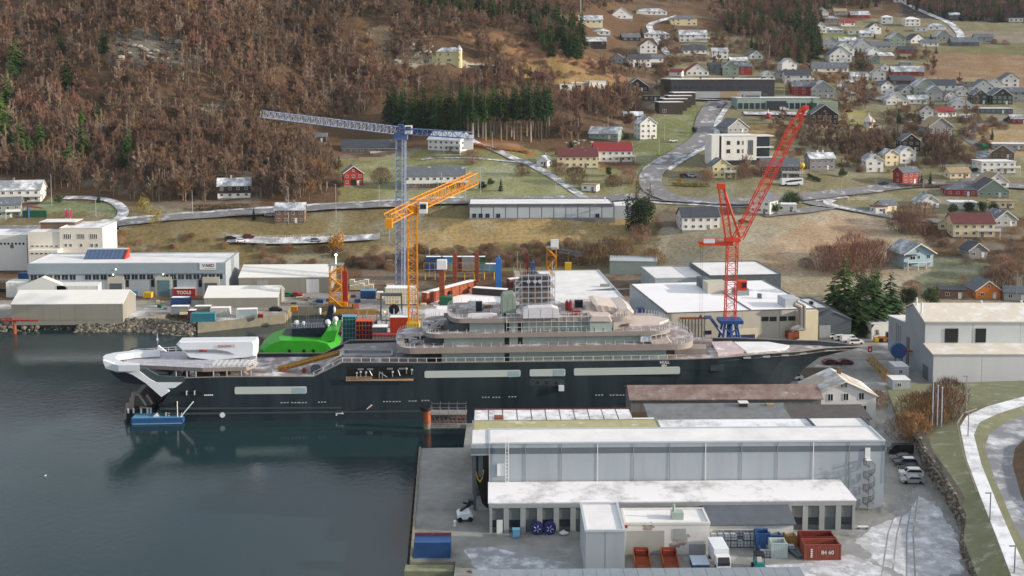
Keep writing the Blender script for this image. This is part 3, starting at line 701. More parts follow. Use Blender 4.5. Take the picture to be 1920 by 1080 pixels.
# long covered window bands in the hull
def strip(name, u0, u1, v0, v1, vr0, vr1, m, y0=-0.05, y1=0.6, rd=0.35, parent=None, F=None):
    F = F or SH; x0, za = F.hit(u0, v0, 0); x1, zb = F.hit(u1, vr0, 0); _, zc = F.hit(u0, v1, 0); _, zd = F.hit(u1, vr1, 0)
    P = []
    for (x, z, sx, sz, a0) in ((x0, za, 1, -1, 180), (x1, zb, -1, -1, 90), (x1, zd, -1, 1, 0), (x0, zc, 1, 1, 270)):
        cx, cz = x + sx * rd, z + sz * rd
        for k in range(4):
            a = R(a0 - k * 30); P.append((cx + rd * math.cos(a), cz + rd * math.sin(a)))
    b = PY(P, y0, y1); return b.build(name, m, parent or yacht)
for a in ((440, 575, 725.5, 739, 724.5, 738), (796, 976, 695.5, 708.5, 693.5, 706), (993, 1060, 692.5, 705.5, 691.5, 705), (1076, 1275, 690.5, 704, 688, 701)): strip('window_band', *a, primer2, -0.08, 1.2)
for k, a in enumerate(((548, 573, 727, 738, 727, 738), (953, 974, 696, 707, 695.5, 706), (1038, 1058, 693, 705, 692.5, 704))): strip('window_cover', *a, pm('bluish_window_cover', (150, 172, 180), .4, .05), -0.12, 0.02, 0.2)
# hull openings with their gear, the long one a black panel painting recess shade
def hbox(name, u0, u1, v0, v1, y0, y1, m, parent=None, F=None):
    F = F or SH; x0, z1 = F.hit(u0, v0, max(y0, 0)); x1, z0 = F.hit(u1, v1, max(y0, 0)); b = BX(x0, x1, y0, y1, z0, z1); return b.build(name, m, parent if parent is not None else yacht)
op = hbox('side_opening', 650, 775, 687, 706, -0.03, 0.5, black)
for u, v, w in ((676, 692, 11), (694, 692, 11), (731, 691, 11), (754, 691, 13)): hbox('lamp_bar', u - w / 2, u + w / 2, v - 1.3, v + 1.3, -0.3, -0.04, steel, op)
for u, v in ((676, 697), (686, 698), (669, 699), (736, 697), (762, 691), (772, 693)):
    x, z = SH.hit(u, v, 0); b = MB(); b.ball((x, -0.25, z), 0.3, 7).tube((x, -0.2, z - .3), (x, -0.2, z - 1.1), .09); b.build('winch_head', greyp, op)
b = MB()
for (u0, v0, u1, v1) in ((693, 695, 698, 704), (711, 697, 711, 709), (711, 697, 726, 707), (717, 697, 717, 709), (746, 693, 750, 704)):
    x0, z0 = SH.hit(u0, v0, 0); x1, z1 = SH.hit(u1, v1, 0); b.tube((x0, -.2, z0), (x1, -.2, z1), .09)
b.build('gantry_arm', steel, op)
b = MB()
for v in (705.5, 708.5, 712):
    x0, z0 = SH.hit(649, v, 0); x1, z1 = SH.hit(698 if v < 711 else 775, v, 0); b.tube((x0, -.7, z0), (x1, -.7, z1), .09)
for u in (650, 655, 671, 697):
    x0, z0 = SH.hit(u, 705.5, 0); x1, z1 = SH.hit(u, 712, 0); b.tube((x0, -.7, z0), (x0, -.7, z1), .08)
x0, z0 = SH.hit(649, 712, 0); x1, _ = SH.hit(775, 712, 0); b.box(x0, x1, -.75, 0, z0 - .12, z0); b.build('hanging_platform', pm('tan_planks', (168, 140, 112), .7, .15), op)
hbox('hatch', 338, 380, 734, 740, -0.04, 0.4, black)
for u in (350, 365): hbox('roller', u - 1, u + 1, 733, 740.5, -0.12, 0.3, whitesteel)
for u, v in ((302, 759), (331, 758), (359, 758)):
    x, z = SH.hit(u, v, 0); b = TB((x, -.06, z), (x, .5, z), .55, .55, 10); b.build('fairlead', black, yacht)
b = MB(); x, z = SH.hit(417, 778, 0); b.tube((x, -.16, z), (x, .1, z), .6, .6, 12); b.build('round_mark', whitesteel, yacht)
b = MB(); x, z = SH.hit(637, 775, 0); b.box(x - .9, x + .9, -.15, .1, z - .08, z + .08).box(x - .9, x - .6, -.15, .1, z - .5, z + .1).box(x + .5, x + .7, -.15, .1, z - .2, z + .4); b.build('bulb_mark', whitesteel, yacht)
b = MB()
for (u, v) in ((528, 755), (548, 755), (562, 755), (598, 754), (720, 753), (738, 753), (768, 752), (792, 751), (905, 745), (925, 745), (955, 744), (1118, 741), (1145, 741), (1158, 741)):
    x, z = SH.hit(u, v, 0)
    for k in (0, .7, 1.4): b.box(x + k - .2, x + k + .2, -.05, .1, z - .12, z + .12)
b.build('draught_marks', pm('pale_mark_paint', (168, 176, 180), .5, .05), yacht)
b = MB(); x, z = SH.hit(697, 759, 0); x1, z1 = SH.hit(688, 764, 0); b.tube((x, -.1, z), (x1, -1.4, z1), .22, .1); b.build('spout_pipe', taupe, yacht)
hbox('pilot_door_recess', 993, 1058, 711, 722, -0.03, .4, pm('dull_hull_patch', (58, 66, 70), .5, .1))
for u in (1009, 1025, 1043): hbox('port', u - 2, u + 2, 715, 720, -0.08, .3, black)
hbox('pilot_hatch', 1047, 1057, 722, 731, -1.0, .3, boatwhite)
hbox('anchor_recess', 1332, 1358, 685, 695, 0.9, 3.2, pm('dull_hull_patch', (58, 66, 70), .5, .1))
for u, v in ((1401, 671), (1437, 669), (1472, 666.5), (1506, 663)):
    yl = {1401: 2.2, 1437: 3.4, 1472: 4.6, 1506: 6.0}[u]
    x, z = SH.hit(u, v, yl - .35); b = BX(x - .9, x + .9, yl - .35, yl + .3, z - .18, z + .18); b.build('fairlead', pm('pale_mark_paint', (168, 176, 180), .5, .05), yacht)
x, z = SH.hit(1246, 681.5, 0); text(yacht, 'HULL', x, -0.13, z, .95, whitesteel, bold=.02)
x, z = SH.hit(1245, 686.6, 0); text(yacht, '884', x, -0.13, z - .1, .8, whitesteel, bold=.02)
x, z = SH.hit(391, 741, 0); b = MB(); 
for k in range(5): b.box(x + k * .42 - 1, x + k * .42 - .7, -.06, .1, z - .12, z + .15)
b.build('name_mark', whitesteel, yacht)
# aft upper body with white swoosh and platform deck
def px_poly(pts, yl, F=None):
    F = F or SH; return [F.hit(u, v, yl) for u, v in pts]
def puff(name, pts, y0, y1, inset, m, parent, F=None, shr=0.88):
    P = px_poly(pts, y0, F); cx = sum(p[0] for p in P) / len(P); cz = sum(p[1] for p in P) / len(P); n = len(P)
    if sum(P[i][0] * P[(i + 1) % n][1] - P[(i + 1) % n][0] * P[i][1] for i in range(n)) < 0: P = P[::-1]
    Q = [(cx + (x - cx) * shr, cz + (z - cz) * shr) for x, z in P]
    b = MB()
    for y, pp in ((y0, Q), (y0 + inset, P), (y1 - inset, P), (y1, Q)): b.v += [(x, y, z) for x, z in pp]
    b.f = [tuple(range(n)), tuple(range(4 * n - 1, 3 * n - 1, -1))] + [(r * n + (i + 1) % n, r * n + i, (r + 1) * n + i, (r + 1) * n + (i + 1) % n) for r in range(3) for i in range(n)]
    b.m = [0] * len(b.f); return b.build(name, m, parent)
b = PY(px_poly([(203, 692), (212, 703), (230, 717), (258, 721), (300, 722), (312, 712), (312, 702), (250, 698)], 0.8), 0.9, 20.1); b.build('aft_upper_body', navy, yacht)
b = MB(); pp = px_poly([(250, 691), (273, 691), (297, 705), (320, 706.5), (345, 706.5), (345, 718), (293, 718), (278, 711)], 0)
b.prism_y(pp, 0.1, .8); b.build('aft_bulwark', hullgreen, yacht); b = PY(pp[2:-1], 20.2, 20.9); b.build('aft_bulwark', hullgreen, yacht)
b = MB(); pp = px_poly([(193, 675), (198, 690), (219, 697.5), (236, 697.5), (250, 703), (274, 718.5), (303, 744), (318, 734), (312, 728), (328, 727), (342, 717), (293, 717), (280, 710), (254, 690), (257, 687), (222, 685), (205, 679)], 0)
b.prism_y(pp, -.15, .75); b.build('white_swoosh', boatwhite, yacht); b = PY(pp[4:-3], 20.3, 21.1); b.build('white_swoosh', boatwhite, yacht)
zr = SH.hit(300, 680, 2)[1]
def planform(pts, z): return [SH.flat(u, v, z) for u, v in pts]
b = MB(); outer = planform([(193, 672), (199, 684), (222, 688), (262, 688), (262, 684), (228, 681), (216, 674), (222, 668), (250, 664), (300, 661), (300, 658), (252, 660), (215, 664), (198, 668)], zr)
b.prism(outer, zr - 1.0, zr + .4); b.build('white_rim', boatwhite, yacht)
zp = SH.hit(400, 690, 1.2)[1]
P = planform([(222, 676), (236, 668), (262, 663), (330, 659), (470, 658), (482, 666), (480, 682), (462, 688), (380, 690), (300, 686), (240, 684)], zp)
b = MB(); b.prism(P, zp - .9, zp, 1); b.m[1] = 0
pd = b.build('aft_platform', [pm('panelled_platform_deck', (168, 168, 178), .6, .12, .8, frost=.3, fscale=.6), taupe], yacht)
b = MB(); c = MB()
for i in range(len(P)):
    p, q = P[i], P[(i + 1) % len(P)]; n = max(1, int(math.hypot(q[0] - p[0], q[1] - p[1]) / 1.6))
    for k in range(n):
        x, y = p[0] + (q[0] - p[0]) * k / n, p[1] + (q[1] - p[1]) * k / n; b.tube((x, y, zp), (x, y, zp + 1.15), .06, .06, 4)
    b.tube((p[0], p[1], zp + 1.12), (q[0], q[1], zp + 1.12), .05, .05, 4).tube((p[0], p[1], zp + .6), (q[0], q[1], zp + .6), .04, .04, 4)
b.build('platform_railing', whitesteel, yacht)
b = MB()
for i in range(26):
    x, y = SH.flat(400 + i * 3.2, 686 - (i % 3) * 1.5, zp); b.box(x - .25, x + .25, y - .2, y + .2, zp + .01, zp + .5 + .25 * (i % 3))
b.build('deck_lockers', [whitesteel], yacht)
b = MB()
for u in (330, 350, 367, 400, 425, 452, 470):
    x, z = SH.hit(u, 705, 1.5); b = TB((x, 1.5, z - .5), (x, 1.5, zp - .8), .2); b.build('column', steel, yacht)
for u in (332, 352, 380, 430, 460):
    x, z = SH.hit(u, 700, 8); b = TB((x, 8, 8), (x, 8, zp - .8), .25); b.build('column', steel, yacht)
b = MB()
for (u, v, r) in ((362, 699, .9), (407, 702, .7)): x, z = SH.hit(u, v, 2.5); b.ball((x, 2.5, z), r, 8)
b.build('deck_winch', steel, yacht)
b = MB()
for (u0, v0, u1, v1) in ((430, 693, 448, 703), (440, 692, 455, 703), (424, 692, 436, 700)):
    x0, z0 = SH.hit(u0, v0, 2); x1, z1 = SH.hit(u1, v1, 2); b.prism_y([(x0, z0), (x0 + 1.2, z0), (x1 + 1.2, z1), (x1, z1)], 2, 3)
b.build('folded_ramp', taupe, yacht)
# aft working deck clutter (between the platform and the raised deck)
zd = S[2][1] - .9
for nm, u, v, w, l, h, m in (('bollard', 532, 698, .8, .8, 1.0, rust), ('winch', 592, 697, 2.2, 1.4, 1.3, dkgrey), ('deck_locker', 505, 699, 1.5, 1, .9, steel), ('deck_locker', 570, 699, .8, .6, .9, red)):
    x, y = SH.flat(u, v, zd); b = BX(x - w / 2, x + w / 2, y - l / 2, y + l / 2, zd, zd + h).box(x - w / 3, x + w / 3, y - l / 3, y + l / 3, zd + h, zd + h * 1.3); b.build(nm, m, yacht)
b = MB(); x0, y0 = SH.flat(520, 697, zd); x1, z1 = SH.hit(632, 672, 3.5)
for yy in (y0, y0 + 1.6): b.lattice((x0, yy, zd + .4), (x1, yy, z1), .7, 14, .12, .08)
b.build('sloping_truss', pm('ochre_steel', (150, 116, 50), .6, .2), yacht)
# superstructure tiers
def tier(u0, u1, vt, vb, y0, y1, npan, name='deckhouse', gaps=()):
    xa, zt = SH.hit(u0, vt, y0); xb, _ = SH.hit(u1, vt, y0); um = (u0 + u1) / 2; zt = SH.hit(um, vt, y0)[1]; zb = SH.hit(um, vb, y0)[1]
    b = BX(xa + .1, xb - .1, y0 + .25, y1, zb - .3, zt + .3); o = b.build(name, primer, yacht); L_ = xb - xa
    cuts = [xa + L_ * k / npan for k in range(npan + 1)]
    for k in range(npan):
        mid = (cuts[k] + cuts[k + 1]) / 2; b = BX(cuts[k] + .03, cuts[k + 1] - .03, y0, y0 + .22, zb - .3, zt + .3); b.build('wall_panel', primer, o)
    for g0, g1 in gaps:
        x0, x1 = SH.hit(g0, vt, y0)[0], SH.hit(g1, vt, y0)[0]; b = BX(x0, x1, y0 - .04, y0 + .3, zb, zt); b.build('doorway', black, o)
    return zb, zt
t1 = tier(828, 1249, 661, 681, 1.8, 19.2, 8, gaps=((946, 955),))
t2 = tier(832, 1203, 632, 649, 2.4, 18.6, 7, gaps=((946, 955), (971, 980)))
t3 = tier(880, 1146, 605, 623, 3.0, 18, 5, gaps=((946, 955), (971, 980)))
hbox('aft_lobby', 832, 880, 607, 622, 4.5, 16, dkgrey); hbox('aft_lobby', 795, 832, 633, 648, 5, 16, dkgrey); hbox('aft_lobby', 790, 828, 662, 678, 4, 17, dark)
def deck_plate(u0, u1, vt, vb, y0, y1, ta, tf, name='deck_edge'):
    um = (u0 + u1) / 2; zt = SH.hit(um, vt, y0)[1]; zb = SH.hit(um, vb, y0)[1]; xa = SH.hit(u0, vt, BM)[0]; xb = SH.hit(u1, vt, BM)[0]
    P = []; hw = (y1 - y0) / 2; yc = (y0 + y1) / 2
    for k in range(25):
        a = math.pi / 2 + math.pi * k / 24; P.append((xa + ta - ta * abs(math.cos(a)) ** .75, yc + hw * math.copysign(abs(math.sin(a)) ** .7, math.sin(a))))
    for k in range(25):
        a = -math.pi / 2 + math.pi * k / 24; P.append((xb - tf + tf * max(0, math.cos(a)) ** .75, yc + hw * math.copysign(abs(math.sin(a)) ** .7, math.sin(a))))
    b = MB(); n = len(P); b.prism(P, zb, zt, 1); b.m[1] = 0
    o = b.build(name, [deckm, taupe], yacht)
    r = MB(); 
    for i in range(n):
        p, q = P[i], P[(i + 1) % n]; L_ = math.hypot(q[0] - p[0], q[1] - p[1]); m_ = max(1, round(L_ / 2.2))
        for k in range(m_):
            x, y = p[0] + (q[0] - p[0]) * k / m_, p[1] + (q[1] - p[1]) * k / m_; r.box(x - .05, x + .05, y + .25 * (1 if y < yc else -1) - .05, y + .25 * (1 if y < yc else -1) + .05, zt, zt + .95)
    tag(r.build('railing', whitesteel, o), kind='stuff')
    return zt, P
d1 = deck_plate(744, 1293, 649, 660, 0.25, 20.75, 4.5, 6.5)
d2 = deck_plate(792, 1252, 623.5, 631.5, 0.9, 20.1, 4, 6)
d3 = deck_plate(839, 1180, 595.5, 604, 1.6, 19.4, 3.5, 4.5)
b = MB()                                                        # rails of the main deck
for i in range(2, 7):
    a, c = S[i], S[i + 1]; n = max(1, int((c[0] - a[0]) / 2.1))
    for k in range(n):
        f = k / n; x = a[0] + (c[0] - a[0]) * f; z = a[1] + (c[1] - a[1]) * f; b.box(x - .07, x + .07, .25, .38, z, z + 1.0)
    if a[1] > 10: b.bar((a[0], .3, a[1] + 1), (c[0], .3, c[1] + 1), .07)
tag(b.build('main_railing', whitesteel, yacht), kind='stuff')
# helipad outline on the raised deck, stair, grey fairings aft of each tier
b = MB(); zz = S[3][1] + .1
pp = [SH.flat(u, v, zz) for u, v in ((644, 660), (735, 660), (735, 669), (690, 671), (675, 668), (644, 669))]
for i in range(len(pp)): b.bar((*pp[i], zz + .3), (*pp[(i + 1) % len(pp)], zz + .3), .5)
b.build('pool_coaming', steel, yacht)
b = MB(); q = [SH.flat(u, v, zz) for u, v in ((640, 672), (800, 672), (800, 640), (645, 645))]; b.prism(q, zz - 1.2, zz); b.build('raised_deck', pm('grey_deck', (120, 120, 124), .7, .15, .6, frost=.25), yacht)
b = MB(); x0, z0 = SH.hit(744, 660, 4); x1, z1 = SH.hit(775, 640, 4); b.prism_y([(x0, z0), (x0 + 1.2, z0), (x1 + 1.2, z1), (x1, z1)], 3, 5)
x0, z0 = SH.hit(792, 622, 4); x1, z1 = SH.hit(828, 598, 4); b.prism_y([(x0, z0), (x0 + 1.2, z0), (x1 + 1.2, z1), (x1, z1)], 3, 5); b.build('stair', steel, yacht)
# bridge and canopies forward
puff('bridge_wing', [(1105, 604), (1150, 604), (1148, 622), (1106, 623)], 1.2, 19.8, .6, primer, yacht, shr=.97)
puff('bridge_wing_roof', [(1100, 604.5), (1108, 592), (1146, 592), (1152, 604.5)], 0.9, 20.2, 2.2, beige, yacht, shr=.8)
puff('bridge_front', [(1149, 600), (1178, 596), (1176, 607), (1163, 609), (1149, 622)], 1.8, 19.2, 1, beige, yacht, shr=.9)
puff('canopy', [(1113, 571), (1121, 570), (1160, 577), (1166, 590), (1140, 597), (1122, 592)], 5, 16, 1.5, beige, yacht, shr=.85)
puff('canopy', [(1160, 578), (1178, 576), (1192, 588), (1190, 595), (1150, 598), (1146, 590)], 4, 17, 2.5, beige, yacht, shr=.8)
b = MB()
for u in (1125, 1138, 1151):
    x0, z0 = SH.hit(u, 573, 5); x1, z1 = SH.hit(u + 8, 591, 4); b.bar((x0, 4.9, z0), (x1, 4.9, z1), .15)
b.build('canopy_rib', taupe, yacht)
x0, y0 = SH.flat(1180, 612, d2[0]); x1, y1 = SH.flat(1232, 604, d2[0])
b = MB(); b.prism([(x0, y0), (x1, y0 + 1), (x1 + 3, BM), (x1, 20 - y0), (x0, 21 - y0), (x0 - 2, BM)], d2[0] + .01, d2[0] + .6); b.build('foredeck_hatch', beige, yacht)
puff('white_wing', [(1201, 627.5), (1222, 627.5), (1222, 641), (1201, 642)], 1.2, 19.6, .5, boatwhite, yacht, shr=.96)
puff('white_visor', [(1216, 638), (1252, 631), (1260, 643), (1226, 651)], 0.9, 20.2, 1.0, beige, yacht, shr=.92)
b = MB(); x0, z0 = SH.hit(1220, 638, .9); x1, z1 = SH.hit(1250, 632, .9)
for k in range(4):
    f = k / 3; b.bar((x0 + (x1 - x0) * f, .9, z0 + (z1 - z0) * f), (x0 + (x1 - x0) * f, .9, z0 + (z1 - z0) * f + 1), .18)
b.bar((x0, .9, z0 + 1), (x1, .9, z1 + 1), .2); b.build('visor_rail', boatwhite, yacht)
# foredeck: well with stanchions and covered hatches
zf = S[8][1] - .9
for u0, u1, v0, v1, h, m in ((1265, 1325, 664, 655, 1.3, taupe), (1295, 1335, 652, 645, 1.6, deckm)):
    q = [SH.flat(u0, v0, zf), SH.flat(u1, v0, zf), SH.flat(u1 - 2, v1, zf), SH.flat(u0 - 2, v1, zf)]; b = MB(); b.prism(q, zf, zf + h); b.build('foredeck_house', m, yacht)
q = [SH.flat(u, v, zf) for u, v in ((1346, 668), (1395, 664), (1372, 645), (1333, 646))]; b = MB(); b.prism(q, zf + .02, zf + .75); b.build('foredeck_cover', pm('pinkish_tarpaulin', (186, 170, 172), .6, .1, .4, frost=.4), yacht)
q = [SH.flat(u, v, zf) for u, v in ((1400, 664), (1470, 658), (1480, 652), (1440, 645), (1376, 645))]; b = MB(); b.prism(q, zf + .02, zf + .6); b.build('foredeck_cover', snowroof, yacht)
b = MB()
for k in range(6):
    x, y = SH.flat(1290 + k * 9, 652 - k, zf); b.tube((x, y, zf), (x, y, zf + 2.2), .09)
    if k < 5: x2, y2 = SH.flat(1299 + k * 9, 651 - k, zf); b.tube((x, y, zf + 2.1), (x2, y2, zf + 2.1), .06).tube((x, y, zf + 1.1), (x2, y2, zf + 1.1), .06)
b.build('foredeck_stanchions', steel, yacht)
# stern machinery
b = MB()
for (u0, v0, u1, v1, w) in ((250, 736, 246, 790, .45), (250, 736, 262, 742, .3), (245, 745, 244, 770, .3), (262, 742, 274, 760, .3), (275, 740, 286, 757, .3), (262, 764, 285, 766, .3), (240, 756, 236, 785, .5)):
    x0, z0 = SH.hit(u0, v0, 3); x1, z1 = SH.hit(u1, v1, 3); b.tube((x0, 3, z0), (x1, 3, z1), w)
b.build('stern_gantry', taupe, yacht)
puff('stern_machinery', [(249, 742), (262, 738), (275, 742), (287, 758), (285, 768), (248, 768)], 5, 16, 1.5, pm('grey_machinery', (104, 98, 92), .6, .3, .8), yacht)
puff('stern_platform', [(236, 768), (288, 766), (288, 792), (236, 797)], 2.5, 18.5, .5, black, yacht, shr=.97)
b = MB()
for u in (242, 252, 266, 278, 284):
    x0, z0 = SH.hit(u, 764, 3); x1, z1 = SH.hit(u, 773, 3); b.box(x0 - .18, x0 + .18, 2.2, 2.45, z1, z0)
b.build('stern_fender', whitesteel, yacht)
# things standing on, or moored beside, the yacht
tpl = [(329, 647), (334, 641.5), (478, 639.5), (480, 646), (479, 668), (466, 671), (400, 676.5), (352, 671), (338, 656)]
t = thing('deck_crane_housing', 'long white moulded crane housing resting on the yacht aft platform', 'crane housing', SH.o, SH.r)
puff('shell', tpl, 8.5, 13.5, .7, boatwhite, t, shr=.93)
b = PY(px_poly([(345, 656), (405, 655), (428, 659), (440, 664), (405, 661), (350, 660)], 8.45), 8.3, 8.8); b.build('side_recess', steel, t)
b = MB(); x, z = SH.hit(386, 658, 8.2); b.ball((x, 8.3, z), .35, 7).box(x - 1.6, x - .6, 8.2, 8.6, z - .2, z + .3); b.build('red_valve', red, t)
x, z = SH.hit(424, 651.2, 8.3); text(t, 'SEAONICS', x, 8.3, z, .85, red, bold=.01)
b = MB(); x0, z0 = SH.hit(452, 668, 8.2); 
for uu in (352, 380, 410, 440, 468):
    x, z = SH.hit(uu, 672, 10); b.tube((x, 10.5, zp + .01), (x, 10.5, zp + 1.8), .25)
b.build('cradle', steel, t)
bp_ = at_z(246, 797, 0); t = thing('work_pontoon', 'bright blue work pontoon floating under the yacht stern', 'pontoon', bp_, SH.r)
Lp = (at_z(343, 795, 0) - bp_).length; b = PY([(.5, -.4), (Lp - .4, -.4), (Lp, .3), (Lp, 1.5), (0, 1.5), (0, .3)], 0, 4.5); b.build('hull', bluepaint, t)
b = BX(.2, Lp - .2, -.12, 0.02, .1, .35); b.build('waterline_strip', pm('pale_blue_paint', (96, 150, 184), .55, .12), t)
b = BX(.1, Lp - .1, .1, 4.4, 1.5, 1.56); b.build('deck', ltbluep, t)
b = MB(); x = 10.3; b.tube((x, .5, 1.5), (x, .5, 5.2), .12).tube((x + .7, .5, 1.6), (x + 3.6, .7, 5), .15).tube((Lp - .4, .6, 1.5), (Lp - .4, .6, 2.5), .1); b.build('boom', whitesteel, t)
b = PY([(4.6, 1.57), (6, 1.57), (5.4, 2.2)], 1, 2).box(7.4, 7.7, 1, 1.4, 1.57, 2.4).box(8, 8.4, 1.2, 1.6, 1.57, 2.2); b.build('deck_gear', whitesteel, t)
# scaffold tower round the funnel base on the top deck
F3 = d3[0]
t = thing('scaffold_tower', 'tall pale scaffold tower with brown sheeted panels on the yacht top deck', 'scaffolding', SH.o, SH.r)
x0 = SH.hit(966, 560, 9)[0]; x1 = SH.hit(1040, 560, 9)[0]; zt = SH.hit(1000, 516, 9)[1]
b = MB(); NX, NZ = 6, 6
for y in (8.2, 9.2, 14.6):
    for i in range(NX + 1):
        x = x0 + (x1 - x0) * i / NX; b.tube((x, y, F3), (x, y, zt + (2.5 if i in (0, 1, 6) else .6) * random.uniform(.5, 1)), .055, .055, 4)
    for k in range(NZ + 1):
        z = F3 + .4 + (zt - F3 - .4) * k / NZ; b.tube((x0, y, z), (x1, y, z), .055, .055, 4)
    for k in range(NZ):
        z0 = F3 + (zt - F3) * k / NZ; z1 = F3 + (zt - F3) * (k + 1) / NZ
        b.tube((x0, y, z0), (x0 + (x1 - x0) / NX, y, z1), .045, .045, 3).tube((x1 - (x1 - x0) / NX, y, z0), (x1, y, z1), .045, .045, 3)
b.build('frame', cranegrey, t)
bm_ = pm('brown_sheeting', (112, 96, 82), .8, .25, 1.2)
za, zb = SH.hit(1000, 565, 10)[1], SH.hit(1000, 543, 10)[1]; xs = [SH.hit(u, 550, 10)[0] for u in (976, 995, 1014, 1032)]
for k in range(3): b = BX(xs[k] + .1, xs[k + 1] - .1, 10, 10.3, za, zb); b.build('sheet', bm_, t)
b = BX(xs[0], xs[3], 10.32, 14, F3 + .01, zb); b.build('casing', pm('grey_casing', (150, 146, 140), .7, .15), t)
b = MB(); zc = SH.hit(1000, 535, 10)[1]; zd2 = SH.hit(1000, 520, 10)[1]; b.box(xs[0], xs[3], 10, 14, zb + .02, zd2); b.build('dark_trunk', pm('dark_trunk_paint', (74, 66, 62), .7, .2), t)
b = MB()
for u in (991, 1003, 1012): x, z = SH.hit(u, 528, 9.8); b.tube((x, 9.6, z), (x, 10.1, z), .45, .45, 8)
b.build('exhaust_pipe', whitesteel, t)
b = MB()
for z in [F3 + (zt - F3) * k / 3 for k in (1, 2, 3)]: b.box(x0, xs[0] - .05, 8.3, 14.4, z - .08, z); b.box(xs[3] + .05, x1, 8.3, 14.4, z - .08, z)
b.build('walkway', pm('tan_planks', (168, 140, 112), .7, .15), t)
# scaffold along tier three
t = thing('side_scaffold', 'low run of pale scaffold rails along the yacht third tier', 'scaffolding', SH.o, SH.r); b = MB(); z0 = d2[0]
for k in range(12):
    x = SH.hit(950 + 14 * k, 610, 1.4)[0]; b.tube((x, 1.5, z0), (x, 1.5, z0 + 4.6), .05, .05, 4)
xa, xb = SH.hit(950, 610, 1.4)[0], SH.hit(1104, 610, 1.4)[0]
for h in (1.2, 2.4, 3.6, 4.4): b.tube((xa, 1.5, z0 + h), (xb, 1.5, z0 + h), .05, .05, 4)
b.build('frame', whitesteel, t)
# loose things on the top deck
def ondeck(name, label, cat, u, v, w, l, h, m, shape='box', group=None):
    x, y = SH.flat(u, v, F3); p = SH.world(x, y, F3 + .01); t = thing(name, label, cat, p, SH.r, group)
    b = MB()
    if shape == 'box': b.box(-w / 2, w / 2, -l / 2, l / 2, .12, h).box(-w / 2 + .1, -w / 2 + .3, -l / 2, l / 2, 0, .119).box(w / 2 - .3, w / 2 - .1, -l / 2, l / 2, 0, .119)
    elif shape == 'tarp': b.prism_y([(-w / 2, 0), (w / 2, 0), (w / 2 - .2, h * .8), (w * .3, h), (-w * .35, h * .95), (-w / 2 + .1, h * .8)], -l / 2, l / 2)
    elif shape == 'cyl': b.tube((0, 0, 0), (0, 0, h * .85), w / 2, w / 2, 10).tube((0, 0, h * .85), (0, 0, h), w / 2, w / 6, 10)
    b.build({'box': 'crate_body', 'tarp': 'cover', 'cyl': 'tank'}[shape], m, t)
    if shape == 'box': b = BX(-w / 2 - .05, w / 2 + .05, -l / 2 - .05, l / 2 + .05, h, h + .1); b.build('lid', m, t)
    if shape == 'tarp': b = MB(); [b.bar((k * w / 6, -l / 2 - .03, 0.02), (k * w / 6, -l / 2 - .03, h * .8), .05) for k in (-2, 0, 2)]; b.build('strap', whitesteel, t)
    if shape == 'cyl': b = TB((0, 0, h), (0, 0, h + .25), .1); b.build('valve', steel, t)
tarp = pm('white_tarpaulin', (206, 206, 212), .6, .1, .6)
ondeck('tarp_stack', 'wide white tarpaulin covered stack in front of the scaffold tower', 'covered stack', 1014, 594, 8.5, 3, 2.6, tarp, 'tarp')
ondeck('gas_tank', 'red upright tank on yacht top deck, left of two', 'tank', 1063, 582, .9, .9, 2.4, red, 'cyl'); ondeck('gas_tank', 'red upright tank on yacht top deck, right of two', 'tank', 1070, 583, .9, .9, 2.6, red, 'cyl')
ondeck('equipment_case', 'black square equipment case behind the red tanks on the yacht', 'case', 1085, 576, 1.9, 1.2, 1.6, black); ondeck('tool_box', 'low red tool box in front of the black case on the yacht', 'box', 1080, 590, 1.8, 1, .9, red)
ondeck('machine_crate', 'dark blue machine crate near the aft end of the yacht top deck', 'crate', 898, 583, 1.5, 1.2, 2.2, navy); ondeck('white_cabin', 'small white crate beside the dark blue one on the yacht', 'crate', 887, 575, 1.2, 1, 1.3, boatwhite)
ondeck('pallet_load', 'grey tarped pallet load at the left of the yacht top deck', 'pallet', 866, 588, 3, 1.4, 1.1, steel, 'tarp'); ondeck('pallet_load', 'pinkish tarped load beside the scaffold on the yacht top deck', 'pallet', 928, 588, 2.2, 1.4, 1.2, beige, 'tarp')
ondeck('pallet_load', 'brown tarped load between blue crate and scaffold tower', 'pallet', 915, 580, 2.6, 1.2, 1, brown, 'tarp'); ondeck('pallet_load', 'low white tarped load along the near edge of the yacht top deck', 'pallet', 905, 593, 7, 1.2, .7, tarp, 'tarp')
ondeck('plank_stack', 'small stack of pale planks right of the red tool box', 'planks', 1100, 588, 2.0, .8, .5, beige); ondeck('green_shelter', 'grey green sheeted shelter left of the scaffold tower', 'shelter', 953, 588, 3.6, 4, 5.2, green, 'tarp')
ondeck('lighting_mast_box', 'white generator box right of the tarp stack on the yacht', 'generator', 1045, 588, 1.6, 1, 1.3, steel)

for i in range(34):
    k = i % 3; zz, u, v = ((d1[0], random.uniform(752, 800), random.uniform(634, 646)), (d2[0], random.uniform(800, 842), random.uniform(610, 621)), (F3, random.uniform(848, 960), random.uniform(572, 592)))[k]
    x, y = SH.flat(u, v, zz); t = thing('deck_crate', 'small crate or gear box among the clutter on the yacht decks', 'crate', SH.world(x, y, zz + .01), SH.r, 'small crates on the yacht decks'); w, l, h = random.uniform(.4, 1.3), random.uniform(.4, 1), random.uniform(.3, 1.2)
    b = BX(-w / 2, w / 2, -l / 2, l / 2, 0, h); b.build('body', random.choice([steel, whitesteel, rust, navy, taupe, cream, dkgrey]), t); b = BX(-w / 2 - .04, w / 2 + .04, -l / 2 - .04, l / 2 + .04, h, h + .08); b.build('lid', steel, t)

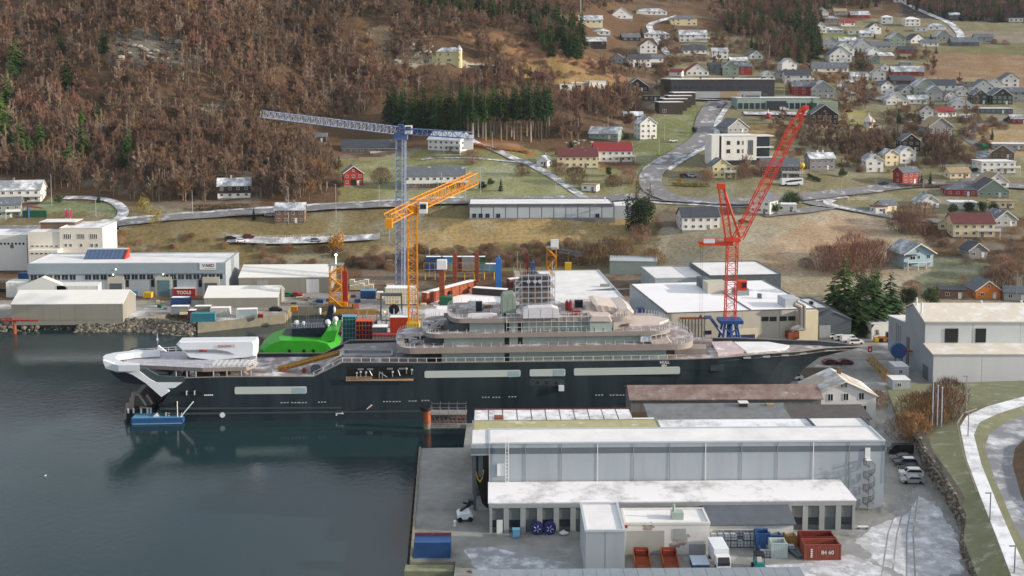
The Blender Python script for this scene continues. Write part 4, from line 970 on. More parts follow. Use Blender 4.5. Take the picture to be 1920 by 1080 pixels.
# ================================================================ THE GREEN OFFSHORE VESSEL BEHIND
GV = Frame(at_y(484, 700, 286), R(3)); GV.o.z = 0
gr = pm('bright_green_paint', (50, 148, 42), .4, .08, .3, rgb2=(64, 166, 48))
t = thing('offshore_vessel', 'bright green offshore vessel with navy bridge moored behind the yacht', 'ship', GV.o, GV.r)
puff('green_hull', [(483, 657), (487, 677), (598, 677), (613, 669), (633, 656), (622, 643), (600, 638), (540, 636), (520, 636), (497, 645)], 0, 14, 2.2, gr, t, GV, .86)
b = MB(); pp = px_poly([(486, 677.5), (598, 677.5), (598, 684), (590, 708), (487, 708)], .4, GV); b.prism_y([(x, z if i < 2 else z - (4 if i != 2 else 0)) for i, (x, z) in enumerate(pp)], .4, 13.6); b.build('navy_lower_hull', navy, t)
b = MB(); b.bar((*[GV.hit(487, 677.2, 0)[0]], -.05, GV.hit(487, 677.2, 0)[1]), (GV.hit(598, 677.2, 0)[0], -.05, GV.hit(598, 677.2, 0)[1]), .25); b.build('white_line', whitesteel, t)
puff('fin', [(597, 639), (611, 621), (633, 619), (627, 641)], 1, 13, 1, gr, t, GV, .95)
puff('bridge', [(545, 616), (610, 613), (604, 636), (546, 636)], 3, 13, 1, navy, t, GV, .94)
puff('bridge_windows', [(548, 627), (604, 626), (603, 633), (549, 634)], 2.7, 6, .2, glass, t, GV, .99)
puff('forward_house', [(521, 637), (528, 629), (546, 628), (546, 637)], 4, 12, .5, navy, t, GV, .95)
puff('foredeck_panel', [(490, 653), (515, 641), (521, 643), (500, 653)], 1.0, 3.2, .3, pm('pale_teal_panel', (110, 160, 150), .4, .1), t, GV, .95)
puff('mast', [(603, 608), (612, 590), (616, 572), (626, 571), (624, 590), (621, 610)], 7, 9, .5, navy, t, GV, .95)
for u, v, r in ((556, 605, 5.2), (569, 605, 3.2), (615, 604, 6.3), (629, 598, 5.5), (600, 580, 3), (627, 577, 2.2)):
    x, z = GV.hit(u, v, 7); b = MB(); b.ball((x, 7, z), r / 7.2, 10).tube((x, 7, z - r / 7.2 - 1), (x, 7, z - r / 7.2 + .15), .25, .35, 8); b.build('radome', boatwhite, t, smooth=True)
b = MB()
for u in (560, 575, 579, 590, 596): x, z = GV.hit(u, 615, 6); x1, z1 = GV.hit(u, 585 if u != 579 else 545, 6); b.tube((x, 6, z - .5), (x, 6, z1), .06, .03, 4)
b.build('aerial', steel, t)
b = MB()
for k in range(14):
    x, z = GV.hit(547 + k * 4.6, 614.5, 3); b.tube((x, 3.1, z), (x, 3.1, z + 1.1), .05, .05, 4)
xa, za = GV.hit(547, 614.5, 3); xb, zb = GV.hit(607, 613.5, 3); b.tube((xa, 3.1, za + 1.1), (xb, 3.1, zb + 1.1), .05, .05, 4); b.build('bridge_rail', cranegrey, t)
for u in (543, 570, 588):
    x, z = GV.hit(u, 658, 0); b = BX(x - .35, x + .35, -.06, .4, z - .4, z + .4); b.build('square_port', black, t)
for u, r in ((557, 1.5), (588, 1.3)):
    x, z = GV.hit(u, 678, 0); b = PY([(x + r * math.cos(a), z + r * math.sin(a)) for a in [math.pi * k / 10 for k in range(11)]], -.05, .4); b.build('dark_emblem', navy, t)
# ================================================================ HALLS AND SHEDS
def hall(name, label, cat, uL, vL, uR, z, h, depth, wall, roof, rtype='flat', panels=0, rise=2.0, rot=R(1.2), seam=None, vt=None, over=0.25, group=None, parapet=0.35, plinth=0.0):
    P0 = at_z(uL, vL, z) if z is not None else on(uL, vL)
    F = Frame(P0, rot)
    d = ray(uR, vL); ly = -d[0] * F.s + d[1] * F.c; oy = F.o[0] * F.s - F.o[1] * F.c; tt_ = -oy / ly   # where the front plane meets that column
    L_ = F.loc((d[0] * tt_, d[1] * tt_, 0))[0]
    if vt is not None: h = F.hit(uL, vt, 0)[1]
    t = thing(name, label, cat, P0, rot, group)
    g = -1.5
    if rtype == 'gx': prof = [(0, g), (depth, g), (depth, h), (depth / 2, h + rise), (0, h)]
    elif rtype == 'mono': prof = [(0, g), (depth, g), (depth, h + rise), (0, h)]
    else: prof = [(0, g), (depth, g), (depth, h), (0, h)]
    fy = 0.16 if panels else 0
    b = MB()
    if rtype == 'gy':
        b.prism_y([(0, g), (L_, g), (L_, h), (L_ / 2, h + rise), (0, h)], fy, depth)
    else: b.prism_x([(max(y, fy), q) for y, q in prof], 0, L_)
    b.build('wall', seam or wall, t)
    if panels:
        for k in range(panels):
            b = BX(L_ * k / panels + .05, L_ * (k + 1) / panels - .05, 0, .155, plinth, h - .02); b.build('wall_panel', wall, t)
    th = 0.22; o = over
    if rtype == 'flat':
        b = BX(0.3, L_ - .3, .3, depth - .3, h, h + .08); r = b.build('roof', roof, t)
        b = MB(); p = parapet; b.box(-o * .4, L_ + o * .4, -o * .4, .3, h + .002, h + p).box(-o * .4, L_ + o * .4, depth - .3, depth + o * .4, h + .002, h + p).box(-o * .4, .3, .3, depth - .3, h + .002, h + p).box(L_ - .3, L_ + o * .4, .3, depth - .3, h + .002, h + p)
        b.build('parapet', seam or wall, r)
    elif rtype == 'gx':
        k = rise / (depth / 2); b = MB()
        b.prism_x([(-o, h - o * k + .02), (depth / 2, h + rise + .02), (depth / 2, h + rise + th), (-o, h - o * k + th)], -o, L_ + o)
        b.prism_x([(depth + o, h - o * k + .02), (depth / 2 + .001, h + rise + .02), (depth / 2 + .001, h + rise + th), (depth + o, h - o * k + th)], -o, L_ + o); r = b.build('roof', roof, t)
    elif rtype == 'gy':
        k = rise / (L_ / 2); b = MB()
        b.prism_y([(-o, h - o * k + .02), (L_ / 2, h + rise + .02), (L_ / 2, h + rise + th), (-o, h - o * k + th)], -o, depth + o)
        b.prism_y([(L_ + o, h - o * k + .02), (L_ / 2 + .001, h + rise + .02), (L_ / 2 + .001, h + rise + th), (L_ + o, h - o * k + th)], -o, depth + o); r = b.build('roof', roof, t)
    else:
        k = rise / depth; b = PX([(-o, h - o * k + .02), (depth + o, h + rise + o * k + .02), (depth + o, h + rise + o * k + th), (-o, h - o * k + th)], -o, L_ + o); r = b.build('roof', roof, t)
    return t, F, L_, h
def fbox(t, F, name, u0, u1, v0, v1, y0, y1, m, yl=0.0):
    """box on a facade between two columns and two rows of the wall plane"""
    x0, z1 = F.hit(u0, v0, yl); x1, z0 = F.hit(u1, v1, yl); b = BX(min(x0, x1), max(x0, x1), y0, y1, min(z0, z1), max(z0, z1)); return b.build(name, m, t)
# --- long grey hall in the foreground
bandm = pm('dark_band', (96, 106, 114), .5, .08)
t, F, L_, H_ = hall('long_hall', 'long pale blue grey assembly hall with dark band under its snowy roof', 'industrial hall', 917, 958, 1656, 3.0, 0, 7.9, blgrey, snowroof, 'flat', 11, seam=ltgrey, vt=833, parapet=.25)
for k in range(11): b = BX(L_ * k / 11 + .05, L_ * (k + 1) / 11 - .05, -.05, -.002, H_ - 1.75, H_ - .7); b.build('dark_band', bandm, t)
for k in range(12): b = BX(max(0, L_ * k / 11 - .07), min(L_, L_ * k / 11 + .07), -.1, -.052, 4.6, H_ - .05); b.build('downpipe', steel if k % 3 else whitesteel, t)
xo = F.hit(883, 840, 0)[0]
b = BX(xo, -.01, 0, 7.9, H_ - 2.0, H_ - .02); b.build('overhang', blgrey, t); b = BX(xo + .2, .3, .3, 7.6, H_, H_ + .08); b.build('overhang_roof', snowroof, t)
b = BX(xo, -.01, -.05, -.002, H_ - 1.75, H_ - .7); b.build('dark_band', bandm, t)
b = BX(xo + .4, xo + .9, .4, .9, -.0, H_ - 2).box(xo + .4, xo + .9, 6.9, 7.4, 0, H_ - 2); b.build('corner_post', dkgrey, t)
cu = thing('curtain', 'torn black curtain hanging in the open end of the long hall', 'curtain', F.world(xo + .5, .3, 0), F.r)
W_ = -xo - .6; b = MB(); n = 16
pr = [(0, H_ - 2.1), (0, H_ - 6), (.6, H_ - 7.5), (1.4, 1.0), (2.2, .1), (W_, .1), (W_, H_ - 2.1)]
b.prism_y([(x, z) for x, z in pr], 0.9, 1.1)
for k in range(7): b.bar((W_ * k / 6, .85, H_ - 2.1), (W_ * k / 6 * .9 + .3, .85, 3 if k > 2 else H_ - 6.5), .22)
b.build('cloth', black, cu); b = MB(); pts = [(W_ * .1, .75, H_ - 5), (W_ * .25, .7, H_ - 6.6), (W_ * .42, .7, H_ - 7.2), (W_ * .58, .7, H_ - 6.4), (W_ * .66, .75, H_ - 5)]
for i in range(4): b.bar(pts[i], pts[i + 1], .22)
b.build('yellow_rope', yelp, cu)
b = BX(W_ * .3, W_ * .62, .6, .8, H_ - 6.3, H_ - 2.1); b.build('grey_sheet', dkgrey, cu)
sp = thing('spiral_staircase', 'grey steel spiral staircase against the right end of the long hall', 'staircase', F.world(F.hit(1625, 900, 0)[0], -1.2, 0), F.r)
b = TB((0, 0, 0), (0, 0, 9), .09); b.build('pole', steel, sp)
st = MB(); rl = MB(); prev = None
for k in range(64):
    a = k * .36; z = .2 + k * .135; c, s_ = math.cos(a), math.sin(a)
    st.add([(0, 0, z), (c, s_, z), (math.cos(a + .36), math.sin(a + .36), z), (0, 0, z - .06), (c, s_, z - .06), (math.cos(a + .36), math.sin(a + .36), z - .06)], [(0, 1, 2), (5, 4, 3), (0, 3, 4, 1), (1, 4, 5, 2), (2, 5, 3, 0)])
    p = (c, s_, z + 1.0)
    if prev: rl.tube(prev, p, .05, .05, 4).tube((c, s_, z), p, .03, .03, 3)
    prev = p
st.build('steps', steel, sp); rl.build('handrail', dkgrey, sp)
b = BX(-.5, .5, .2, 1.15, 8.9, 9.0).box(-.45, .45, 1.0, 1.16, 9, 11); b.build('landing_door', whitesteel, sp)
b = BX(F.hit(934, 900, 0)[0] - .2, F.hit(945, 900, 0)[0], -.4, -.06, 6.5, 8.6); b.build('wall_unit', whitesteel, t)
b = MB(); x = F.hit(948, 900, 0)[0]
for dx in (0, .5): b.tube((x + dx, -.5, 4.7), (x + dx, -.5, H_ + .8), .05)
for k in range(14): b.tube((x, -.5, 4.9 + k * .65), (x + .5, -.5, 4.9 + k * .65), .04)
b.build('ladder', whitesteel, t)
# --- lean-to in front of it
LR_ = pm('patchy_snow_roof', (168, 166, 168), .75, .1, .4, frost=.95, fscale=.18, frgb=(232, 232, 236))
t, F2, L2, H2 = hall('lean_to', 'low grey lean-to with tall pilasters along the foot of the long hall', 'workshop', 918, 998, 1601, 3.0, 0, 8.6, dkgrey, LR_, 'mono', 0, rise=.1, vt=944, rot=R(1.2))
n = 22
for k in range(n + 1):
    x = L2 * k / n; b = BX(max(0, x - .45), min(L2, x + .45), -.35, -.01, 0, H2 - .7); b.build('pilaster', greyp, t)
for k in range(n):
    x = L2 * k / n; b = BX(x + .47, x + L2 / n - .47, -.12, -.01, 2.2, H2 - .75); b.build('wall_panel', pm('muted_grey_panel', (98, 104, 104), .6, .1), t)
    if k % 3 != 2: b = BX(x + .47, x + L2 / n - .47, -.08, -.01, .9, 2.15); b.build('window', glass, t)
b = BX(-.1, L2 + .1, -.4, -.01, H2 - .68, H2 - .05); b.build('fascia', greyp, t)
b = BX(1.2, 2.2, -.45, -.36, 0, 2.3); b.build('door', whitesteel, t)
# --- roofs behind the long hall
moss = pm('mossy_roof', (150, 148, 104), .85, .15, .5, frost=.25, rgb2=(176, 172, 134), fscale=.4)
t, F3_, L3, H3 = hall('mossy_roof_hall', 'flat mossy and patchy snow roof hall behind the long grey hall', 'industrial hall', 878, 900, 1224, 3.0, 10.9, 8.5, concrete, moss, 'flat', parapet=.12); t.location = F.world(xo + 0.1, 8.2, 0); F3_.o = t.location.copy()
xa = L3; xb = L3 + 29; b = BX(xa - .3, xb, .3, 8.2, 10.9, 10.99); b.build('frosted_roof', snowpatch, t); b = BX(xa, xb, 0, 8.5, 0, 10.899); b.build('wall_extension', concrete, t)
b = BX(xb + .1, xb + 10.4, .3, 8.2, 10.95, 11.05); b.build('snowy_roof', snowroof, t); b = BX(xb + .02, xb + 10.6, 0.02, 8.5, 0, 10.94).box(xb - .15, xb + .09, 0, 8.5, 10.95, 11.4).box(xb + 10.41, xb + 10.6, 0, 8.5, 10.95, 11.4); b.build('parapet_block', dkgrey, t)
base4 = F.world(xo + .2, 17.2, 0); t = thing('jointed_roof_hall', 'low hall with white flat roof divided by dark joints beside the yacht', 'industrial hall', base4, R(1.2))
b = MB(); L4 = 31.5; b.box(0, L4, 0, 12.5, -6, 8.9); b.build('wall', concrete, t)
for k in range(11): b = BX(L4 * k / 11 + .12, L4 * (k + 1) / 11 - .12, .15, 12.3, 8.905, 9.0); b.build('roof_slab', pm('worn_snowy_slab', (176, 172, 172), .75, .15, .6, frost=.8, fscale=.3), t)
b = BX(4, 5.6, 6, 8, 9.01, 9.35); b.build('roof_hatch', rust, t); b = BX(-.1, L4 + .1, 12.3, 12.55, 8.91, 9.2); b.build('roof_edge', maroon, t)
b = BX(L4 + .1, L4 + 4.6, 1, 9, -6, 8.2); b.build('side_block', concrete, t); b = BX(L4 + .2, L4 + 4.5, 1.1, 8.9, 8.21, 8.3); b.build('side_roof', snowroof, t)
# --- old timber shed and house by the dock
corr = pm('grey_corrugated', (118, 118, 116), .6, .18, .5, stripe=1.1, streak=True)
corrd = pm('dark_corrugated', (112, 116, 118), .55, .25, .5, stripe=1.3, streak=True)
rusty = pm('rusty_red_roof', (104, 76, 70), .75, .25, .35, rgb2=(146, 134, 130), frost=.15, stripe=1.2)
def shed(name, label, cat, x0, x1, y0, y1, ze, zr, wall, roof, oneslope=False):
    F_ = Frame((x0, y0, 3), R(1.2)); t = thing(name, label, cat, F_.o, F_.r); L_ = x1 - x0; dp = y1 - y0; b = MB(); e, r = ze - 3, zr - 3
    if oneslope: b.prism_x([(0, 0), (dp, 0), (dp, r), (0, e)], 0, L_)
    else: b.prism_x([(0, 0), (dp, 0), (dp, e), (dp / 2, r), (0, e)], 0, L_)
    b.build('wall', wall, t); b = MB(); q = dp if oneslope else dp / 2; k = (r - e) / q
    b.prism_x([(-.5, e - .5 * k + .03), (q, r + .03), (q, r + .25), (-.5, e - .5 * k + .25)], -.4, L_ + .4)
    if not oneslope: b.prism_x([(dp + .5, e - .5 * k + .03), (q + .001, r + .03), (q + .001, r + .25), (dp + .5, e - .5 * k + .25)], -.4, L_ + .4)
    b.build('roof', roof, t); return t, F_
t, F_ = shed('old_timber_shed', 'long weathered shed with rusty red roof between yacht bow and white house', 'shed', 25.5, 66.5, 235.1, 244.1, 10.3, 11.9, corr, rusty)
b = BX(-.3, 4.2, -.55, 4.4, 7.62, 7.9); 
for k in range(20): b = BX(k * 2.05 + .02, k * 2.05 + 2.0, -.08, -.005, .5, 7.1); b.build('wall_board', corr, t)
b = BX(.5, 5, -.12, -.01, 1.5, 4.6); b.build('opening', brown, t)
t, F_ = shed('corrugated_shed', 'grey corrugated roof shed between the old rusty shed and the long hall', 'shed', 28, 56.5, 221.6, 229.1, 10.2, 11.0, corr, corrd, True)
b = BX(19.4, 21, 5.4, 6.6, 7.9, 8.8); b.build('roof_vent', dark, t); b = BX(19.2, 21.2, 5.2, 6.8, 8.81, 9.0); b.build('vent_cap', snowroof, t); b = BX(25, 26.6, 5.6, 6.6, 7.9, 8.5); b.build('roof_vent', tanroof, t)
t, F_ = shed('corrugated_shed', 'dark ribbed roof shed at the foot of the white gabled house', 'shed', 57, 72.6, 222, 228.7, 10.2, 10.9, corr, pm('ribbed_dark_roof', (84, 80, 80), .6, .2, .6, stripe=1.6), True)
t, F_, L_, H_g = hall('white_gabled_house', 'white gabled house with half sunlit roof at the end of the old shed', 'house', 1524, 803, 1641, 3.0, 7.1, 10.5, white, pm('frosted_tan_roof', (168, 160, 146), .7, .1, .4, frost=.55), 'gy', rise=3.1, rot=R(1.2), over=.5)
for u, v, w, h in ((1579, 722, .7, 1.2), (1585.5, 722, .7, 1.2), (1557, 745, 1.2, 1.6), (1586, 744, 1.2, 1.6), (1615, 743, 1.2, 1.6), (1619, 765, 1.3, 1.2)):
    x, z = F_.hit(u, v, 0); window(t, x - w / 2, 0, z - h / 2, w, h)
b = BX(L_ / 2 + .6, L_ / 2 + 1.3, 7, 7.8, 9, 11.4); b.build('chimney', brown, t)
# --- tower-like grey building, workshop and annex in front
t, F_, L_, h_ = hall('grey_box_building', 'tall narrow blue grey building with sloping snowy roof in the front yard', 'industrial building', 1097, 1079, 1171, 3.0, 0, 11, blgrey, snowroof, 'flat', 2, vt=998, seam=ltgrey, rot=R(.6))
t, F_, L_, h_ = hall('workshop', 'white ribbed workshop with soot stains and big roller door', 'workshop', 1171, 1040, 1330, 3.0, 0, 6.0, pm('white_ribbed_cladding', (206, 206, 202), .55, .06, .4, stripe=2.2), snowroof, 'flat', 0, vt=984, rot=R(.6))
fbox(t, F_, 'roller_door', 1176, 1245, 995, 1038, -.1, -.01, pm('grey_door', (158, 160, 154), .5, .06)); fbox(t, F_, 'shutter', 1264, 1286, 991, 1012, -.08, -.01, greyp); fbox(t, F_, 'side_door', 1292, 1323, 1020, 1040, -.08, -.01, greyp)
soot = pm('soot_stain', (128, 110, 102), .85, .25, 1.2, rgb2=(176, 170, 164))
for u, v, r in ((1216, 983 + 4, 1.0), (1276, 1014, 1.3), (1282, 1008, 1.1), (1268, 1020, .9), (1262, 1022, .7)):
    x, z = F_.hit(u, v, 0); b = MB(); rs = random.Random(u); P = [(x + r * rs.uniform(.55, 1.2) * math.cos(a), z + r * .8 * rs.uniform(.55, 1.2) * math.sin(a)) for a in [2 * math.pi * k / 22 for k in range(22)]]; b.prism_y(P, -.012 - .001 * (u % 5), -.003); b.build('soot_stain', soot, t)
fbox(t, F_, 'red_lamp', 1170.5, 1176, 984, 988, -.5, -.02, red)
x, y = F_.flat(1270, 972, h_); b = BX(x - 1, x + .9, y - .8, y + .8, h_ + .09, h_ + 1.2).tube((x - .6, y, h_ + 1.2), (x - .6, y, h_ + 2.4), .22); b.build('roof_ventilator', pm('pale_green_metal', (150, 166, 160), .5, .1), t)
t, F_, L_, h_ = hall('annex', 'small white annex with dark grey tiled roof beside the workshop', 'annex', 1331, 1019, 1487, 3.0, 3.2, 4.6, white, pm('dark_tiles', (86, 92, 102), .65, .12, .6, stripe=.9), 'mono', rise=1.1, rot=R(1.2), over=.4)
# corrugated roof at the very front
F_ = Frame((-5.6, 144.9, 3), R(1.0)); t = thing('front_shed', 'grey corrugated roof of a shed at the very front', 'shed', F_.o, F_.r)
b = BX(0.3, 48.4, .3, 15.2, 0, 3.9); b.build('wall', ltgrey, t)
for k in range(24): b = PX([(-.2, 3.95), (15.5, 4.25), (15.5, 4.4), (-.2, 4.1)], k * 2.03 + .02, k * 2.03 + 2.0); b.build('roof_panel', pm('blue_grey_corrugated', (132, 142, 150), .5, .12, .5, stripe=3.2), t)
# --- big white shed at the right edge
WS = Frame((104, 271.7, 3), R(0)); t = thing('boat_building_shed', 'huge stepped white shed with two dark openings at the right edge', 'industrial hall', WS.o)
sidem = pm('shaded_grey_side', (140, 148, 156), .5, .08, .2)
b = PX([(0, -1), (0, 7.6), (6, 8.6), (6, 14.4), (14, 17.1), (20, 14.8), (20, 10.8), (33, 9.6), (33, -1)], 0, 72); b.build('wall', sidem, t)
for k in range(6): b = BX(12 * k + .04, 12 * k + 11.96, -.15, -.005, 0, 7.5); b.build('wall_panel', pm('pale_front_cladding', (200, 202, 204), .5, .05, .2, streak=True), t)
rib = pm('white_ribbed_front', (196, 202, 202), .5, .06, .2, stripe=1.4)
for k in range(6): b = BX(12 * k + .04, 12 * k + 11.96, 5.85, 5.995, 8.75, 14.3); b.build('wall_panel', rib, t)
cr_roof = pm('creamy_frosted_roof', (206, 198, 184), .7, .06, .3, frost=.5)
b = PX([(-.5, 7.55), (5.84, 8.62), (5.84, 8.85), (-.5, 7.78)], -.4, 72.4); b.build('lower_roof', cr_roof, t)
b = PX([(5.4, 14.25), (14, 17.15), (14, 17.4), (5.4, 14.5)], -.4, 72.4).prism_x([(20.5, 14.65), (14.001, 17.15), (14.001, 17.4), (20.5, 14.9)], -.4, 72.4); b.build('upper_roof', cr_roof, t)
b = PX([(20.2, 10.85), (33.3, 9.65), (33.3, 9.85), (20.2, 11.05)], -.2, 72.2); b.build('rear_roof', snowroof, t)
for u0, u1 in ((1772, 1796), (1829.5, 1848)): fbox(t, WS, 'dark_opening', u0, u1, 616, 642, 5.7, 5.84, black, 5.8)
b = MB()
for x, y, z0, z1 in ((-.3, 9, 15, 18.6), (-.1, 13, 17, 19)): b.tube((x + .4, y, z0), (x + .4, y, z1), .22)
b.build('roof_pipe', whitesteel, t)
for u in (1840, 1915):
    x, z = WS.hit(u, 566, 14); b = TB((x, 14, 17.3), (x, 14, 18), .25); b.build('roof_vent', whitesteel, t)
b = BX(-.12, -.01, 3, 6.5, 0, 3.4); b.build('side_door', dkgrey, t); b = BX(-.14, -.01, 16.5, 18.5, 0, 7.5); b.build('side_grille', dkgrey, t)
for k in range(3): b = TB((-.2, 26 - k * 1.5, 0), (-.2, 26 - k * 1.5, 9.2), .06); b.build('downpipe', dkgrey, t)
# conveyor and reel by its side
t = thing('hose_reel', 'big dark blue reel on legs in front of the white shed side', 'reel', at_z(1688, 690, 3)); b = TB((-.6, -.5, 4.6), (-.6, .6, 4.6), 2.0, 2.0, 16).tube((-.6, -.6, 4.6), (-.6, .7, 4.6), .5, .5, 10); b.build('reel', bluepaint, t)
b = MB()
for x in (-1.4, .4): b.tube((x, 0, 0), (x, 0, 4.6), .16)
b.build('leg', dkgrey, t); b = BX(.9, 7.5, -.6, .6, 4.3, 4.7); b.build('beam', rust, t)
t = thing('yellow_gangway', 'sloping yellow lattice gangway beside the white gabled house', 'gangway', at_z(1640, 690, 3)); e = at_z(1672, 738, 1.5) - at_z(1640, 690, 3)
b = MB(); b.lattice((-1.2, 1, 2.6), (e.x, e.y, 1.5), 1.4, 8, .13, .08); b.build('truss', pm('ochre_steel', (150, 116, 50), .6, .2), t)
b = MB(); 
for k in (.3, .6, .9): b = TB((e.x * k, e.y * k, -1), (e.x * k, e.y * k, 2), .12); b.build('leg', rust, t)
for nm, lab, u, v, w, l, h in (('site_cabin', 'white site cabin in front of the white shed side wall', 1691, 708, 3.4, 5, 2.7), ('site_cabin', 'second pale cabin nearer the bushes by the white shed', 1690, 733, 4.2, 4, 2.6)):
    t = thing(nm, lab, 'cabin', at_z(u, v, 3)); b = BX(-w / 2, w / 2, 0, l, 0, h); b.build('wall', ltgrey, t); b = BX(-w / 2 - .1, w / 2 + .1, -.1, l + .1, h, h + .15); b.build('roof', snowroof, t); window(t, -w / 4, 0, 1, 1, 1)
t, F_, L_, h_ = hall('small_white_shed', 'small white shed with flat frosted roof beside the trees and the big white shed', 'shed', 1634, 636, 1668, 3.0, 4.4, 7, white, frostroof, 'flat', rot=R(10)); window(t, 1.2, 0, 1.2, 1.0, 1.6)
# --- halls behind the yacht
RH = Frame(at_z(1249, 655, 3), R(8)); t = thing('rear_hall', 'big beige hall with snowy roof and silver duct behind the yacht bow', 'industrial hall', RH.o, RH.r)
hR = RH.hit(1249, 588, 0)[1]; LRx = RH.hit(1531, 590, 0)[0]; dR = 42
beigew = pm('beige_cladding', (186, 182, 168), .55, .05, .2, streak=True)
b = BX(0, LRx, .16, dR, -1, hR); b.build('wall', blgrey, t)
for k in range(8): b = BX(LRx * k / 8 + .04, LRx * (k + 1) / 8 - .04, 0, .155, 0, hR - .02); b.build('wall_panel', beigew, t)
xm = LRx * .56
b = BX(.3, xm - .2, .3, dR - .3, hR, hR + .1).box(xm + .2, LRx - .3, .3, dR - .3, hR, hR + .1); b.build('roof', pm('drifted_snow_roof', (226, 229, 234), .75, .05, .08, frost=.3, fscale=.05, rgb2=(238, 238, 240)), t)
b = BX(xm - .19, xm + .19, .3, dR - .3, hR, hR + .3).box(-.1, .28, -.1, dR, hR, hR + .3).box(LRx - .28, LRx + .1, -.1, dR, hR, hR + .3).box(.29, LRx - .29, -.1, .28, hR, hR + .2); b.build('parapet', slate, t)
for u0, u1, v0, v1 in ((1428, 1441, 594, 602), (1443, 1456, 594, 602), (1462, 1475, 593.5, 601.5), (1478, 1491, 593, 601)): fbox(t, RH, 'window_strip', u0, u1, v0, v1, -.06, -.005, glass)
for u0, u1 in ((1320, 1334), (1250, 1262), (1266, 1278), (1282, 1294)): fbox(t, RH, 'window_strip', u0, u1, 620, 627, -.06, -.005, glass)
fbox(t, RH, 'door_surround', 1370, 1420, 617, 642, -.12, -.005, pm('cream_cladding', (214, 204, 172), .55, .05)); fbox(t, RH, 'roller_door', 1374, 1415, 628, 642, -.2, -.125, pm('blue_door', (52, 58, 96), .5, .1))
fbox(t, RH, 'cream_bay', 1492, 1530, 582, 643, -1.2, -.005, pm('cream_cladding', (214, 204, 172), .55, .05))
b = MB()
def P_(u, v, y): x, z = RH.hit(u, v, y); return (x, y, z)
for r_, pts in ((.75, [(1489, 570), (1500, 575), (1500, 611), (1489, 615), (1485, 618)]), (.6, [(1494, 566), (1507, 572), (1507, 616), (1492, 617.5)])):
    for i in range(len(pts) - 1): b.tube(P_(*pts[i], -2.2), P_(*pts[i + 1], -2.2), r_, r_, 10); b.ball(P_(*pts[i + 1], -2.2), r_, 8)
b.build('silver_duct', pm('polished_duct', (196, 190, 186), .3, .08, metal=.8), t)
x, z = RH.hit(1480, 570, 4); b = BX(x - 2, x + 2.4, 2, 8, hR + .11, hR + 2.6); b.build('air_handler', ltgrey, t)
x, z = RH.hit(1478, 624, 0); b = BX(x - 1, x + 2.2, -2.6, -.2, z - 1.2, z + .8); b.build('fan_unit', rust, t)
for u, v, w, l, h, m in ((1340, 548, 6, 5, 3.4, beigew), (1388, 553, 4.5, 3, 2, steel), (1424, 560, 1, 1, 1.5, dkgrey), (1322, 540, 3, 8, 3.0, dkgrey)):
    x, y = RH.flat(u, v, hR); b = BX(x - w / 2, x + w / 2, y - l / 2, y + l / 2, hR + .11, hR + h); b.build('roof_unit', m, t)
b = MB(); 
for y in (16, 24): b.box(-1.8, -.02, y, y + 2.6, 0, hR * .62)
b.build('side_stair_tower', craneblue, t)
b = BX(-.06, -.002, 3, 8, hR - 4.5, hR - 1.2); b.build('side_sign_panel', ltgrey, t)
t, F_, L_, h_ = hall('white_roof_hall', 'low hall with wide plain snowy roof behind the yacht scaffold', 'industrial hall', 1041, 640, 1186, 3.0, 4.6, 52, ltgrey, snowroof, 'flat', rot=R(5)); t.location = at_z(1041, 594, 3) ; 
x, y = 18, 22; b = BX(x, x + 3, y, y + 1, h_ + .09, h_ + 1); b.build('roof_unit', steel, t); b = MB(); b.prism([(12, 17), (20, 16), (30, 19), (21, 20)], h_ + .085, h_ + .11); b.build('melted_patch', slate, t)
t, F_, L_, h_ = hall('back_hall', 'grey hall with snowy roof behind the red crane', 'industrial hall', 1320, 555, 1452, 3.0, 7.6, 26, dkgrey, snowroof, 'flat', rot=R(6)); t.location = at_z(1330, 560, 3)
t, F_, L_, h_ = hall('back_hall', 'low white roofed hall left of the red crane', 'industrial hall', 1224, 555, 1330, 3.0, 6.0, 22, blgrey, snowroof, 'flat', rot=R(6)); t.location = at_z(1228, 556, 3)
t, F_, L_, h_ = hall('green_grey_store', 'pale green grey store with gable end at the back of the yard', 'store', 1143, 516, 1232, 3.0, 5.2, 12, pm('pale_green_cladding', (150, 164, 158), .55, .06), ltgrey, 'flat', rot=R(-6))
t, F_, L_, h_ = hall('dark_gabled_store', 'dark grey gabled store behind the white vans', 'store', 1524, 640, 1592, 3.0, 5.6, 20, dkgrey, slate, 'gy', rise=2.2, rot=R(4)); t.location = at_z(1528, 636, 3)
b = BX(1.2, 4.5, -.1, -.005, 0, 4); b.build('door', greyp, t)
t, F_, L_, h_ = hall('grey_flat_store', 'grey store with snowy flat roof at the field side of the beige hall', 'store', 1476, 590, 1514, 3.0, 8.2, 14, dkgrey, snowroof, 'flat', rot=R(8)); t.location = RH.world(LRx + .6, 8, 0); b = BX(3, 4, 5, 6, h_ + .1, h_ + 1); b.build('roof_vent', black, t)
